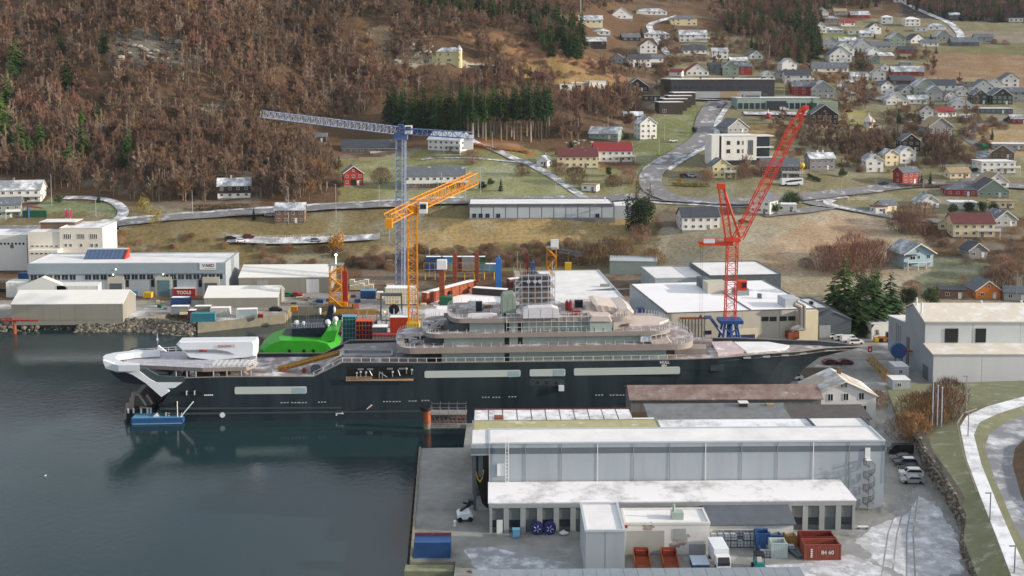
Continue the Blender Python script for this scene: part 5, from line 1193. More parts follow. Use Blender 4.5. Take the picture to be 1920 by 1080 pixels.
# --- left shore: tents, sign hall, office
tentw = pm('white_tent_cloth', (222, 222, 218), .6, .03, .3); tentg = pm('grey_tent_cloth', (142, 140, 130), .7, .08, .2, streak=True)
def tent(label, uL, vL, uR, vt, rise, depth, rot):
    t, F_, L_, h_ = hall('storage_tent', label, 'tent', uL, vL, uR, 3.0, 0, depth, tentg, tentw, 'gx', 0, rise=rise, rot=rot, vt=vt, over=.15)
    n = max(4, round(L_ / 5))
    for k in range(n): b = BX(L_ * k / n + .03, L_ * (k + 1) / n - .03, -.08, -.005, 0, h_ - .1); b.build('side_panel', tentg, t)
    return t, F_, L_, h_
tent('long grey and white storage tent standing right on the rocky shore', 22, 601, 231, 571, 3.0, 13, R(1.5))
tent('grey and white storage tent beside stacked containers near the pier', 383, 577, 521, 559, 2.6, 13, R(2))
t, F_, L_, h_ = tent('grey and white storage tent right of the sign hall', 448, 550, 619, 521, 2.8, 18, R(2)); b = BX(L_ * .74, L_ * .88, -.12, -.085, 0, h_ - .6); b.build('door', whitesteel, t); b = BX(L_ * .2, L_ * .32, -.12, -.085, 0, h_ - 1); b.build('door', pm('grey_door', (158, 160, 154), .5, .06), t)
for lab, u, v, w, d_, e, r_, ry in (('peaked white marquee behind the shore tent', 80, 560, 17, 12, 3.8, 3.6, 'gy'), ('ribbed white tunnel tent behind the shore tent, beside a peaked marquee', 145, 560, 14, 10, 4.4, 1.2, 'gx'), ('small flat white tent at the far left end of the shore tent', 32, 558, 7, 6, 5.2, .3, 'gx')):
    P0 = at_z(u, v, 3); t = thing('marquee', lab, 'tent', P0); b = MB()
    if ry == 'gy': b.prism_y([(-w / 2, 0), (w / 2, 0), (w / 2, e), (0, e + r_), (-w / 2, e)], 0, d_)
    else: b.prism_x([(0, 0), (d_, 0), (d_, e), (d_ / 2, e + r_), (0, e)], -w / 2, w / 2)
    b.build('canvas', tentw, t)
    for k in range(5):
        b = MB(); x = -w / 2 + w * k / 4
        if ry == 'gx': b.prism_x([(-.05, 0), (-.05, e), (d_ / 2, e + r_ + .06), (d_ / 2, e + r_ + .001), (0, e), (0, 0)], x - .1, x + .1); b.build('rib', whitesteel, t)
t, VF, L_, h_ = hall('sign_hall', 'long blue grey shipyard hall with white name sign and red roof light', 'industrial hall', 55, 557, 424, 3.0, 0, 21, blgrey, snowroof, 'flat', 0, vt=496, rot=R(1.5), parapet=.4)
b = BX(-.1, L_ + .1, -.5, -.01, h_ - 3.2, h_ + .3); b.build('fascia', pm('blue_grey_fascia', (142, 156, 164), .5, .06, .2), t)
nw = 25
for k in range(nw):
    if k in (6, 11, 16): continue
    x = .6 + (L_ - 1.2) * k / nw; w = (L_ - 1.2) / nw; link('window', window_mesh(w - .35, 1.9, ltgrey, 1), t, (x, -.05, h_ - 5.4))
for u0, u1, vtop in ((206, 230, 531), (295, 319, 525), (384, 408, 530)):
    fbox(t, VF, 'door_bay', u0 - 4, u1 + 4, 519, 557, -.35, -.01, beigew)
    fbox(t, VF, 'roller_door', u0, u1, vtop, 557, -.45, -.36, pm('teal_door', (84, 116, 128), .5, .08) if u0 == 295 else dkgrey)
for u0, u1 in ((236, 242), (283, 290), (325, 332), (372, 379)): fbox(t, VF, 'tall_window', u0, u1, 522, 538, -.1, -.01, glass)
fbox(t, VF, 'sign_board', 375, 405, 492, 505, -.62, -.51, whitesteel)
x, z = VF.hit(389.5, 500.5, -.6); text(t, 'V', x - 1.35, -.66, z, 1.5, slate, bold=.03); text(t, 'ARD', x + .75, -.66, z, 1.5, pm('wine_red_letter', (110, 52, 60), .5, .05), bold=.03)
b = BX(x - 1.2, x + 2.3, -.65, -.625, z - .62, z - .5); b.build('sign_underline', red, t)
zt = h_ + .1; x0, y0 = VF.flat(122, 488, h_); x1, _ = VF.flat(230, 488, h_)
b = PX([(9, zt), (13.5, zt), (13.5, zt + 2.9)], x0 + 6, x1); rl_ = b.build('roof_light', maroon, t)
for k in range(9): b = MB(); w = (x1 - x0 - 7) / 9; xx = x0 + 6.2 + k * w; b.add([(xx, 8.97, zt + .03), (xx + w - .2, 8.97, zt + .03), (xx + w - .2, 13.3, zt + 2.83), (xx, 13.3, zt + 2.83)], [(0, 1, 2, 3)]); b.build('glass_pane', pm('blue_glass', (70, 96, 128), .15, .1), rl_)
b = BX(x0 + 5.8, x1 + .2, 13.3, 13.9, zt, zt + 3.2); b.build('back_ledge', snowroof, rl_); b = PX([(8.8, zt), (13.9, zt), (13.9, zt + 3.3)], x1 + .02, x1 + .5); b.build('red_end', pm('bright_red', (196, 60, 50), .5, .08), rl_)
for k in range(3): b = MB(); xx, z = VF.hit((210, 216, 222)[k], 520, -.2); b.ball((VF.hit((212, 217, 306)[k], 515 if k != 1 else 505, -.6)[0], -.6, VF.hit(212, 515 if k != 1 else 505, -.6)[1]), .25, 6); o = b.build('wall_lamp', pm('lit_lamp', (255, 250, 235), .5, .01), t)
lm = MATS['lit_lamp']; lm.node_tree.nodes['Principled BSDF'].inputs['Emission Color'].default_value = (1, .95, .8, 1); lm.node_tree.nodes['Principled BSDF'].inputs['Emission Strength'].default_value = 3
# office block
OF = Frame(at_y(52, 475, 418), R(2)); OF.o.z = 3
t = thing('white_office', 'white flat roofed office block with rows of small windows above the sign hall', 'office building', OF.o, OF.r)
hO = OF.hit(100, 429, 0)[1]; LO = OF.hit(192, 430, 0)[0]; warmw = pm('warm_white_render', (222, 218, 206), .6, .04)
xs = OF.hit(111, 430, 0)[0]
b = BX(xs, LO, 0, 17, -1, hO); b.build('wall', warmw, t); b = BX(0, xs - .01, .5, 15, -1, hO - 1.3); b.build('side_wing', warmw, t)
b = BX(xs + .3, LO - .3, .3, 16.7, hO, hO + .1); b.build('roof', snowpatch, t); b = BX(xs, LO, -.1, .28, hO + .001, hO + .4).box(xs, LO, 16.72, 17.1, hO + .001, hO + .4).box(xs - .05, xs + .28, .29, 16.7, hO + .001, hO + .4).box(LO - .28, LO + .1, .29, 16.7, hO + .001, hO + .4); b.build('parapet', warmw, t)
b = BX(.2, xs - .2, .7, 14.8, hO - 1.29, hO - 1.2); b.build('side_roof', snowroof, t)
b = BX(2, xs + 3, 8, 15.5, hO - 1.19, hO + 1.4); b.build('roof_house', brown, t); b = BX(1.6, xs + 3.4, 7.6, 16, hO + 1.41, hO + 1.6); b.build('roof_house_top', snowroof, t)
for u in (120, 145, 169):
    for dx in range(4): x, z = OF.hit(u + dx * 3.6, 446, 0); link('window', window_mesh(.62, 1.9, white, 0), t, (x, -.03, z - .4))
for u in (121, 130, 150, 170, 179): x, z = OF.hit(u, 463, 0); window(t, x, 0, z, 1.0, 1.3)
for u in (58, 67, 76, 85, 94, 103): x, z = OF.hit(u, 463, .5); window(t, x, .5, z, 1.2, .6, bars=0)
b = MB(); xq = OF.hit(57, 468, -3)[0]; b.box(xq, xs + 1, -5, -.01, -1, OF.hit(80, 468, -3)[1]); b.build('front_wing', warmw, t)
for k in range(6): window(t, xq + .8 + k * 1.7, -5, OF.hit(80, 478, -5)[1] + .2, 1.2, .7, bars=0)
W2 = Frame(at_y(-60, 480, 420), R(2)); W2.o.z = 3; t = thing('white_low_office', 'long white lower office wing with round windows at the left edge', 'office building', W2.o, W2.r); L2_ = W2.hit(50, 450, 0)[0]; h2 = W2.hit(0, 441, 0)[1]
b = BX(0, L2_, 0, 16, -1, h2); b.build('wall', white, t); b = BX(.2, L2_ - .2, .2, 15.8, h2, h2 + .1); b.build('roof', snowpatch, t)
for k in range(7):
    x, z = W2.hit(2 + k * 7, 457, 0); b = TB((x, -.05, z), (x, .1, z), .45, .45, 10); b.build('round_window', glass, t)
x, z = W2.hit(19, 461, 0); window(t, x, 0, z - 1, 1.4, 1.6)
# long warehouse by the road
LW_ = Frame(on(880, 411), R(1.5)); t = thing('long_warehouse', 'long low light grey warehouse with dark seams beside the main road', 'warehouse', LW_.o, LW_.r)
hW = LW_.hit(880, 384, 0)[1]; LWx = LW_.hit(1151, 384, 0)[0]; n = 12
b = BX(0, LWx, .16, 18, -3, hW); b.build('wall', dkgrey, t)
for k in range(n): b = BX(LWx * k / n + .16, LWx * (k + 1) / n - .16, 0, .155, .5, hW - .9); b.build('wall_panel', ltgrey, t)
b = BX(-.2, LWx + .2, -.25, .15, hW - .88, hW + .35).box(-.2, .2, .16, 18.2, hW + .001, hW + .35).box(LWx - .2, LWx + .2, .16, 18.2, hW + .001, hW + .35).box(-.2, LWx + .2, 18, 18.3, hW + .001, hW + .35); b.build('parapet', slate, t)
b = BX(.3, LWx - .3, .3, 17.8, hW + .002, hW + .12); b.build('roof', snowroof, t); b = BX(-.5, LWx + .5, -.5, 0, -3, .45); b.build('plinth', concrete, t)
for u in (889, 901, 914, 934, 1120): x, z = LW_.hit(u, 405, 0); window(t, x - .8, 0, z - .7, 1.7, 1.7, fm=dkgrey)
b = BX(LWx + .6, LWx + 9, 3, 15, -2, hW - 1); b.build('annex', ltgrey, t); b = BX(LWx + .7, LWx + 8.9, 3.1, 14.9, hW - .99, hW - .9); b.build('annex_roof', snowroof, t); b = BX(LWx - 3, LWx - 2.5, 8, 8.5, hW + .1, hW + 2); b.build('vent_pipe', whitesteel, t)

# ================================================================ CRANES AND YARD STEEL
def crane_thing(name, label, P, cat='crane'): return thing(name, label, cat, P)
# yellow tower crane
o = at_y(775, 625, 296); o.z = 3.0; t = crane_thing('tower_crane', 'yellow tower crane with raised jib in front of the blue crane', o)
tp = at_y(773, 402, 296) - o
b = MB(); b.lattice((0, 0, 0), tp, 2.4, 22, .17, .08); b.build('mast', craneyel, t)
zb_ = at_y(775, 622, 296).z - 3; b = BX(-1.7, 1.7, -1.7, 1.7, zb_, zb_ + 2.6); b.build('mast_collar', yelp, t)
tip = at_y(890, 334, 326) - o; tail = at_y(727, 410, 286) - o; piv = at_y(775, 386, 296) - o
b = MB(); b.lattice(tuple(piv), tuple(tip), 2.2, 18, .15, .075, h=3.2); b.build('jib', craneyel, t)
b = MB(); b.lattice(tuple(tail), tuple(piv), 2.2, 5, .15, .08, h=2.4); b.box(tail.x - .6, tail.x + 1.2, tail.y - 1, tail.y + 1, tail.z - 2.4, tail.z); b.build('counter_jib', craneyel, t)
b = TB(tp, piv, 1.4, 1.2, 10); b.build('slewing_ring', craneyel, t)
c_ = at_y(794, 388, 295) - o; b = BX(c_.x - 1, c_.x + 1, c_.y - 1.2, c_.y + .8, c_.z - 1.6, c_.z + 1.2); b.build('cab', whitesteel, t); b = BX(c_.x - .8, c_.x + .8, c_.y - 1.25, c_.y - 1.21, c_.z - .4, c_.z + .9); b.build('cab_window', glass, t)
h_ = at_y(727, 428, 286) - o; b = TB((tail.x + .3, tail.y, tail.z - 2.4), (tail.x + .3, tail.y, tail.z - 6), .08); b.build('rope', steel, t)
# blue tower crane
o = at_z(751, 552, 3); t = crane_thing('tower_crane', 'tall blue and pale steel tower crane with long lattice jib over the hillside', o)
tp = at_y(752, 262, o.y) - o; b = MB(); b.lattice((0, 0, 0), tp, 3.2, 30, .15, .09, 0, 1); b.build('mast', [cranegrey, craneblue], t)
b = MB(); b.lattice((1.0, -1.55, 0), (tp.x + 1.0, -1.55, tp.z), .9, 40, .12, .07); b.build('hoist_ladder', cranegrey, t)
b = BX(tp.x - 2.2, tp.x + 2.2, -2, 2, tp.z, tp.z + 2.6).lattice((tp.x, 0, tp.z + 2.6), (tp.x, 0, tp.z + 5.2), 1.6, 3, .18, .1); b.build('slewing_head', craneblue, t)
pj = Vector((tp.x, 0, tp.z + 3)); tip = at_y(493, 214, 436) - o; b = MB(); b.lattice(pj, tip, 2.2, 40, .13, .075, 0, 1, h=2.6); b.build('jib', [craneblue, cranegrey], t)
tail = at_y(884, 254, 350) - o; b = MB(); b.lattice(pj, tail, 2.2, 14, .14, .08, h=2.0); b.build('counter_jib', craneblue, t)
b = MB(); w_ = at_y(878, 262, 352) - o; b.box(w_.x - 1.5, w_.x + 1.5, w_.y - 1, w_.y + 1, w_.z - 3, w_.z + 1.5); b.build('counterweight', whitesteel, t)
c_ = at_y(766, 243, o.y - 2) - o; b = BX(c_.x - 1.2, c_.x + 1.2, c_.y - 1, c_.y + 1, c_.z - 1.4, c_.z + 1.4); b.build('cab', whitesteel, t); b = BX(c_.x - 1, c_.x + 1, c_.y - 1.05, c_.y - 1.01, c_.z - .2, c_.z + 1); b.build('cab_window', glass, t)
# red luffing crane
o = at_y(1368, 640, 302); o.z = 3; t = crane_thing('luffing_crane', 'bright red luffing crane on a blue pedestal beside the yacht bow', o)
zb_ = at_y(1368, 604, 302).z - 3; tz_ = at_y(1373, 452, 302) - o
b = MB()
for sx in (-1, 1):
    for sy in (-1, 1): b.tube((sx * 3.2, sy * 3.2, 0), (sx * 1.6, sy * 1.6, zb_), .35, .3, 6)
    b.tube((sx * 3, -3, 3), (-sx * 1.8, -1.8, zb_ - 1), .2); b.tube((0, sx * 3, 3), (0, -sx * 1.6, zb_), .2)
b.box(-3.2, 3.2, -2.6, 2.6, zb_, zb_ + .9).tube((0, 0, 0), (0, 0, zb_), 1.0, .8, 10); b.build('pedestal', pm('pedestal_blue', (34, 78, 140), .5, .15), t)
b = MB(); b.lattice((0, 0, zb_ + .9), tz_, 2.7, 11, .18, .075); b.build('mast', cranered, t)
tip = at_y(1506, 203, 302) - o; p0 = Vector((tz_.x + 1.4, 0, tz_.z + .5)); b = MB(); b.lattice(p0, p0.lerp(tip, .93), 2.6, 20, .16, .07, h=2.3).lattice(p0.lerp(tip, .93), tip, 1.4, 3, .2, .12); b.build('jib', cranered, t)
b = BX(tip.x - .2, tip.x + 1.4, -.8, .8, tip.z - .3, tip.z + .7); b.build('jib_head', cranered, t)
a = at_y(1352, 348, 302) - o; b = MB(); b.lattice((tz_.x - 1, 0, tz_.z + .5), a, 1.6, 8, .14, .07); b.tube((tz_.x + 2, -.8, tz_.z + 1), (a.x + .5, -.5, a.z), .2).tube((tz_.x + 2, .8, tz_.z + 1), (a.x + .5, .5, a.z), .2).box(a.x - 1, a.x + 1, -1, 1, a.z - 1, a.z + .6); b.build('a_frame', cranered, t)
cj = at_y(1311, 456, 302) - o; b = BX(cj.x, tz_.x, -1.2, 1.2, cj.z - .5, cj.z + .5).tube((cj.x, -1.2, cj.z + 1.5), (tz_.x, -1.2, cj.z + 1.5), .07); b.build('counter_jib', cranered, t)
b = BX(cj.x + 1, cj.x + 4, -1.35, -1.21, cj.z + .2, cj.z + 1.4); b.build('name_board', whitesteel, t); b = TB((cj.x + .4, 0, cj.z - .5), (cj.x + .4, 0, cj.z - 1.3), .5); b.build('pulley', yelp, t)
b = MB()
for dx in (.4, 1.0): b.tube((cj.x + dx, 0, cj.z - .5), (cj.x + dx, 0, zb_ + 2), .035, .035, 4)
b.build('hoist_rope', dkgrey, t); b = PY([(cj.x + .1, zb_ + 1.2), (cj.x + 1.2, zb_ + 1.2), (cj.x + .7, zb_ + 2.2)], -.2, .2); b.build('hook_block', dkgrey, t)
c_ = at_y(1391, 534, 300) - o; b = BX(c_.x - 1.3, c_.x + 1.2, c_.y - 1, c_.y + 1.2, c_.z - 1.4, c_.z + 1.2); b.build('cab', cranered, t); b = BX(c_.x - .2, c_.x + 1.0, c_.y - 1.06, c_.y - 1.01, c_.z - .6, c_.z + .8); b.build('cab_window', glass, t)
b = BX(tz_.x - 2, tz_.x + 2, -1.6, 1.6, tz_.z, tz_.z + .8); b.build('slewing_ring', cranered, t)
t = thing('scaffold_stack', 'grey scaffold stack and blue prop at the foot of the red crane', 'scaffolding', at_y(1296, 645, 304) * 1); t.location.z = 3; b = MB()
for k in range(8): b.lattice((-3 + .9 * k, 0, 0), (-3 + .9 * k, 0, 9), .8, 5, .06, .04)
b.build('frames', steel, t); b = TB((5, 0, 9.5), (9, 0, 4), .45).box(3.5, 5.4, -.6, .6, 9, 9.8); b.build('prop', craneblue, t); b = BX(-3.2, 4, -.8, .8, 9.01, 9.3); b.build('deck', rust, t)
def yardtower(label, u, v, vt, w, m, name='lattice_tower'):
    P = at_z(u, v, 3); t = thing(name, label, 'steel tower', P); hh = at_y(u, vt, P.y).z - 3
    b = MB(); b.lattice((0, 0, 0), (0, 0, hh), w, max(4, int(hh / 2.6)), .16, .09, h=w * .8); b.build('mast', m, t)
    b = MB(); n = max(3, int(hh / 3))
    for k in range(n): s_ = 1 if k % 2 else -1; b.bar((-s_ * w / 2, -w / 2, hh * k / n), (s_ * w / 2, -w / 2, hh * (k + 1) / n), .5)
    b.build('stair', m, t); b = BX(-w * .6, w * .6, -w * .6, w * .6, hh, hh + .2); b.build('platform', steel, t); return t, hh, P
t, hh, P = yardtower('yellow stair tower with warm lamp left of the yellow crane', 631, 573, 496, 4, craneyel); b = TB((0, 0, hh), (0, 0, hh + 3), .07).ball((0, 0, hh + 3.2), .45, 7); b.build('lamp', lm, t)
b = MB(); 
for k in range(16): b.box(random.uniform(-4, 3), random.uniform(3.1, 4), random.uniform(-2, 0), random.uniform(.1, 2), 0, random.uniform(.3, 1.5))
b.build('stacked_steel', craneyel, t)
t, hh, P = yardtower('yellow lattice tower at the back of the yard behind the scaffold', 1034, 520, 464, 3.4, craneyel); b = BX(-.3, 2.6, -.6, .6, hh - .6, hh + 3); b.build('cab', whitesteel, t); b = MB(); b.lattice((2, 0, hh - 1), (11, 0, hh - 2.6), 1.2, 6, .12, .07); b.build('arm', dkgrey, t); b = BX(5, 7.4, -.8, .8, 2.8, 5.6).bar((6.2, 0, 5.6), (6.2, 0, hh - 1.6), .1); b.build('yellow_hoist', yelp, t)
def pillar(label, u, v, vt, w, m, cap=None, name='steel_pillar'):
    P = at_z(u, v, 3); t = thing(name, label, 'steel pillar', P); hh = at_y(u, vt, P.y).z - 3
    b = PY([(-w / 2, 0), (w / 2 + .5, 0), (w / 2, 1.5), (w / 2 - .1, hh), (-w / 2, hh)], -w / 2, w / 2); b.build('shaft', m, t)
    b = BX(-w * .7, w * .7, -w * .7, w * .7, 0.0, .3); b.build('foot', m, t)
    if cap: b = BX(-1.6, 1.6, -1.4, 1.4, hh, hh + 3); b.build('cabin', cap, t)
    else: b = TB((0, 0, hh), (0, 0, hh + 1.2), .3, .2); b.build('tip', m, t)
pillar('rusty pillar topped with a white cabin right of the yellow crane', 829, 568, 504, 1.8, rust, whitesteel)
pillar('tall rust red pillar in front of the stacked containers, left one', 853, 540, 474, 1.5, rust); pillar('tall rust red pillar in front of the stacked containers, right one', 894, 530, 474, 1.5, rust)
pillar('bright blue leaning pillar between containers and scaffold', 935, 546, 484, 2.0, pm('bright_blue', (40, 104, 176), .5, .1)); pillar('short blue pillar left of the rear yellow tower', 999, 522, 492, 1.6, bluepaint); pillar('thin red pillar left of the short blue pillar', 988, 520, 476, 1.0, red); pillar('red and dark hydraulic pillar right of the yellow stair tower', 648, 573, 508, 1.6, red)
P = at_z(800, 570, 3); t = thing('rusty_steel_section', 'long rusty hull section with oval hole lying on the yard', 'steel section', P); e = at_z(892, 545, 3) - P
b = MB(); n = Vector((-e.y, e.x, 0)).normalized() * 2.2; b.prism([(0, 0), (e.x, e.y), (e.x + n.x, e.y + n.y), (n.x, n.y)], 0, 3.6); b.build('wall', rust, t); b = MB(); b.prism([(0.1, .1), (e.x, e.y + .1), (e.x + n.x, e.y + n.y), (n.x, n.y)], 3.61, 3.8); b.build('snow_cap', snow, t)
for f in (.45, .85): q = e * f; b = MB(); b.ball((q.x + .2, q.y - .2, 1.8), 1.0 if f < .5 else .5, 9, 0, .7); b.build('hole', black, t)
for k in range(7): q = e * (k / 6); b = BX(q.x - .12, q.x + .12, q.y - .25, q.y - .02, 0, 3.5); b.build('stiffener', rust, t)
P = at_z(885, 552, 3); t = thing('dark_steel_beam', 'dark rusty beam block with snow at the foot of the leaning blue pillar', 'steel section', P); b = MB(); b.prism([(0, 0), (12, -4), (12.5, -1), (1, 3)], 0, 2.2); b.build('block', dark, t); b = MB(); b.prism([(0.2, 0.2), (11.8, -3.7), (12.3, -1.1), (1.2, 2.8)], 2.21, 2.35); b.build('snow_cap', snow, t)
P = at_z(955, 540, 3); t = thing('brown_steel_section', 'brown steel section behind the leaning blue pillar', 'steel section', P); b = MB(); b.prism([(0, 0), (9, 6), (8, 8), (-1, 2)], 0, 3); b.build('wall', maroon, t); b = MB(); b.prism([(0.2, 0.2), (8.8, 6), (8, 7.8), (-.8, 2)], 3.01, 3.15); b.build('snow_cap', snow, t)
sheet('snow_patch', pz([(800, 562), (900, 548), (965, 548), (960, 568), (880, 580), (830, 588)]), 3.008, snow)
sheet('snow_patch', pz([(690, 530), (745, 527), (742, 542), (680, 545)]), 3.008, snow)
# containers: corrugated box > body, door, corner posts
CM = {}
def container(label, P, L_, rz, m, group=None, h=2.6, frost=True, name='shipping_container', open_top=False, d=2.44):
    t = thing(name, label, 'container', P, rz, group); k = (round(L_, 1), m.name, open_top, round(d, 1), round(h, 1))
    if k not in CM:
        b = MB()
        if not open_top: b.box(.1, L_ - .1, .1, d - .1, .15, h - .05)
        else: b.box(.1, L_ - .1, .1, .22, .15, h - .05).box(.1, L_ - .1, d - .22, d - .1, .15, h - .05).box(.1, .22, .22, d - .22, .15, h - .05).box(L_ - .22, L_ - .1, .22, d - .22, .15, h - .05).box(.22, L_ - .22, .22, d - .22, .15, .3)
        n = int(L_ / .42)
        for i in range(n): x = .2 + (L_ - .4) * i / n; b.box(x, x + .2, .04, .101, .2, h - .15)
        m1 = b.mesh('body', m); b = MB()
        for x in (0, L_ - .16):
            for y in (0, d - .16): b.box(x, x + .16, y, y + .16, 0, h)
        b.box(.16, L_ - .16, 0, .12, h - .14, h).box(.16, L_ - .16, 0, .12, 0, .16).box(.16, L_ - .16, d - .12, d, h - .14, h); m2 = b.mesh('frame', m)
        b = BX(-.03, .09, .2, d / 2 - .03, .2, h - .2).box(-.03, .09, d / 2 + .03, d - .2, .2, h - .2); m3 = b.mesh('door', m)
        b = BX(.15, L_ - .15, .13, d - .13, h - .04, h + .03); m4 = b.mesh('snow_cover', snow); CM[k] = (m1, m2, m3, m4)
    m1, m2, m3, m4 = CM[k]; link('body', m1, t); link('frame', m2, t); link('door', m3, t)
    if frost and not open_top: link('snow_cover', m4, t)
    return t
crate_red = pm('container_red', (156, 50, 44), .55, .12); crate_mar = pm('container_maroon', (110, 44, 48), .6, .15); crate_teal = pm('container_teal', (58, 128, 142), .55, .15); crate_grey = pm('container_grey', (150, 154, 156), .55, .12)
t = container('red container with white lettering in front of the sign hall', at_z(325, 557, 3), 7.4, R(2), crate_red, h=2.9); text(t, 'TOOLS', 3.6, -.03, 1.05, 1.5, whitesteel, bold=.04)
container('blue container in front of the red lettered one', at_z(320, 573, 3), 6.1, R(2), bluepaint)
container('teal container with rusty red end on the pier', at_z(357, 604, 3), 7.4, R(4), crate_teal, frost=False); container('maroon container end behind the teal one on the pier', at_z(352, 598, 3), 2.5, R(4), crate_mar)
container('white container with rusty top edge on the pier', at_z(394, 593, 3), 6.1, R(3), pm('container_white', (204, 200, 194), .6, .15, 1.0)); container('grey green container between teal and white ones', at_z(364, 590, 3), 5.2, R(3), pm('container_olive', (134, 138, 120), .6, .12))
container('pale container with blue end near the shore tent', at_z(443, 596, 3), 6.4, R(8), pm('container_pale', (176, 190, 190), .55, .08)); container('grey container left of the stacked pier containers', at_z(320, 590, 3), 5.5, R(2), crate_grey)
stk = [(798, 512, bluepaint, 6.4), (826, 511, pm('container_sky', (70, 132, 176), .55, .1), 6.4), (851, 511, crate_mar, 3.0), (866, 511, crate_grey, 6.6), (894, 510, greenp, 3.2), (907, 509, ltbluep, 5)]
for row, zz in (('bottom', 6.4), ('top', 9.05)):
    for i, (u, v, m, l_) in enumerate(stk):
        if row == 'top' and i == 5: continue
        mm = m if row == 'top' else (bluepaint, crate_grey, crate_mar, crate_grey, ltbluep, ltbluep)[i]
        P = at_y(u, 520, 405); P.z = zz; nm = {'bluepaint': 'blue'}.get(mm.name, mm.name.replace('container_', '').replace('_paint', '').replace('_', ' '))
        container('%s site container, %s row, number %d from the left on the raised platform' % (nm, row, i + 1) if False else '%s site container in the %s row, %s' % (nm, row, ('at the left end', 'second from the left end', 'behind the left rusty pillar', 'between the two rusty pillars', 'behind the right rusty pillar', 'at the right end')[i]), P, l_, 0, mm, 'site containers stacked on the platform')
P = at_y(795, 520, 404.5); P.z = 3; t = thing('container_platform', 'steel platform on legs carrying the stacked site containers', 'platform', P); b = BX(0, 26, 0, 3.5, 3.1, 3.38); b.build('deck', rust, t)
b = MB()
for k in range(8): b.tube((.4 + 3.6 * k, .2, 0), (.4 + 3.6 * k, .2, 3.1), .14).tube((.4 + 3.6 * k, 3.2, 0), (.4 + 3.6 * k, 3.2, 3.1), .14)
b.build('leg', yelp, t); b = MB()
for z in (4.2, 6.6): b.tube((0, -.3, z), (24, -.3, z), .06)
for k in range(13): b.tube((k * 2, -.3, 3.1), (k * 2, -.3, 6.6), .05)
b.build('railing', yelp, t)
# quayside things in the foreground
t = container('long blue container with dark red back lying on the quay end', at_z(776, 1047, 3.0), 5.9, R(1), bluepaint, frost=False, h=2.6); b = BX(0, 5.9, 2.46, 2.7, 0.2, 3.1); b.build('red_backboard', maroon, t)
P = at_z(1508, 1051, 3); t = container('open rusty red container with white stencilled numbers', P, 5.9, R(1), pm('container_rust_red', (136, 70, 56), .6, .2, .8), open_top=True, h=2.6); text(t, '84 60', 3.7, -.03, 1.0, .9, whitesteel); b = MB(); [b.box(1.0, 1.3, -.03, .02, .5 + k * .3, .68 + k * .3) for k in range(5)]; b.build('white_mark', whitesteel, t)
container('second open rusty red container behind the stencilled one', at_z(1502, 1036, 3), 5.6, R(1), pm('container_dark_red', (116, 44, 40), .6, .15, .8), open_top=True)
t = container('white ribbed bulk bin beside the blue skip', at_z(1446, 1047, 3), 2.6, R(0), pm('container_pale', (176, 190, 190), .55, .08), open_top=True, h=2.5, d=2.2, name='bulk_bin'); t['category'] = 'bin'
for lab, u, v, l_, m, h in (('tall blue open skip in front of the annex', 1418, 1033, 2.3, bluepaint, 2.9), ('small blue skip right of the tall one', 1445, 1026, 1.9, bluepaint, 2.0), ('ochre wooden crate box behind the white bin', 1473, 1026, 1.9, pm('ochre_crate', (156, 122, 64), .7, .15), 1.9)):
    t = container(lab, at_z(u, v, 3), l_, R(1), m, open_top=True, h=h, d=2.0, name='skip'); t['category'] = 'skip'
for lab, u, v in (('rusty red tipping skip in front of the roller door', 1190, 1072), ('rusty red tipping skip with sloping floor in front of the shutter', 1243, 1072)):
    P = at_z(u, v, 3); t = thing('tipping_skip', lab, 'skip', P, R(-3)); b = MB(); W = 2.5; Lk = 5.2
    b.box(0, .1, 0, Lk, .3, 1.5).box(W - .1, W, 0, Lk, .3, 1.5).box(.1, W - .1, Lk - .1, Lk, .3, 1.7); b.build('side', pm('skip_red', (136, 66, 48), .7, .3), t)
    b = PX([(0, .3), (Lk - .11, .3), (Lk - .11, .45), (0, .45)], .11, W - .11); b.build('floor', rust, t); b = MB(); [b.box(.2 + k * .5, .3 + k * .5, 0, Lk, 0.0, .29) for k in range(5)]; b.build('skid', rust, t)
    b = BX(.4, W - .4, Lk - .5, Lk - .12, .46, 1.3); b.build('headboard', pm('skip_red', (136, 66, 48), .7, .3), t)
t = thing('flat_trailer_box', 'low pale blue tarped box beside the white truck', 'box', at_z(1299, 1071, 3)); b = BX(0, 2.6, 0, 3.2, 0, 1.0); b.build('body', bluepaint, t); b = BX(-.05, 2.65, -.05, 3.25, 1.0, 1.12); b.build('cover', pm('pale_blue_cover', (176, 190, 208), .5, .06), t)
# IBC tanks stacked by the annex
ibc1 = MB(); ibc1.box(.05, .95, .05, .95, .15, 1.05); m_i = ibc1.mesh('tank', pm('milky_plastic', (170, 176, 184), .5, .1, .8)); ibc2 = MB()
for x in (0, .5, 1): ibc2.bar((x, 0, .1), (x, 0, 1.1), .05).bar((x, 1, .1), (x, 1, 1.1), .05)
for z in (.15, .6, 1.1): ibc2.bar((0, 0, z), (1, 0, z), .05).bar((1, 0, z), (1, 1, z), .05).bar((0, 1, z), (1, 1, z), .05)
ibc2.box(0, 1, 0, 1, 0, .1); m_c = ibc2.mesh('cage', dkgrey)
for lvl in range(2):
    for row in range(2):
        for i in range(7):
            if lvl == 1 and row == 0 and i == 4: continue
            P = at_z(1334 + i * 12.2 + row * 3, 1027 - row * 8, 3); P.z += lvl * 1.12
            t = thing('bulk_tank', 'caged milky tank, %s level, %s row, %s in the stack by the annex' % (('lower', 'upper')[lvl], ('front', 'back')[row], ('leftmost', 'second from left', 'third from left', 'in the middle', 'third from right', 'second from right', 'rightmost')[i]), 'tank', P, 0, 'caged plastic tanks stacked by the annex'); link('tank', m_i, t); link('cage', m_c, t)
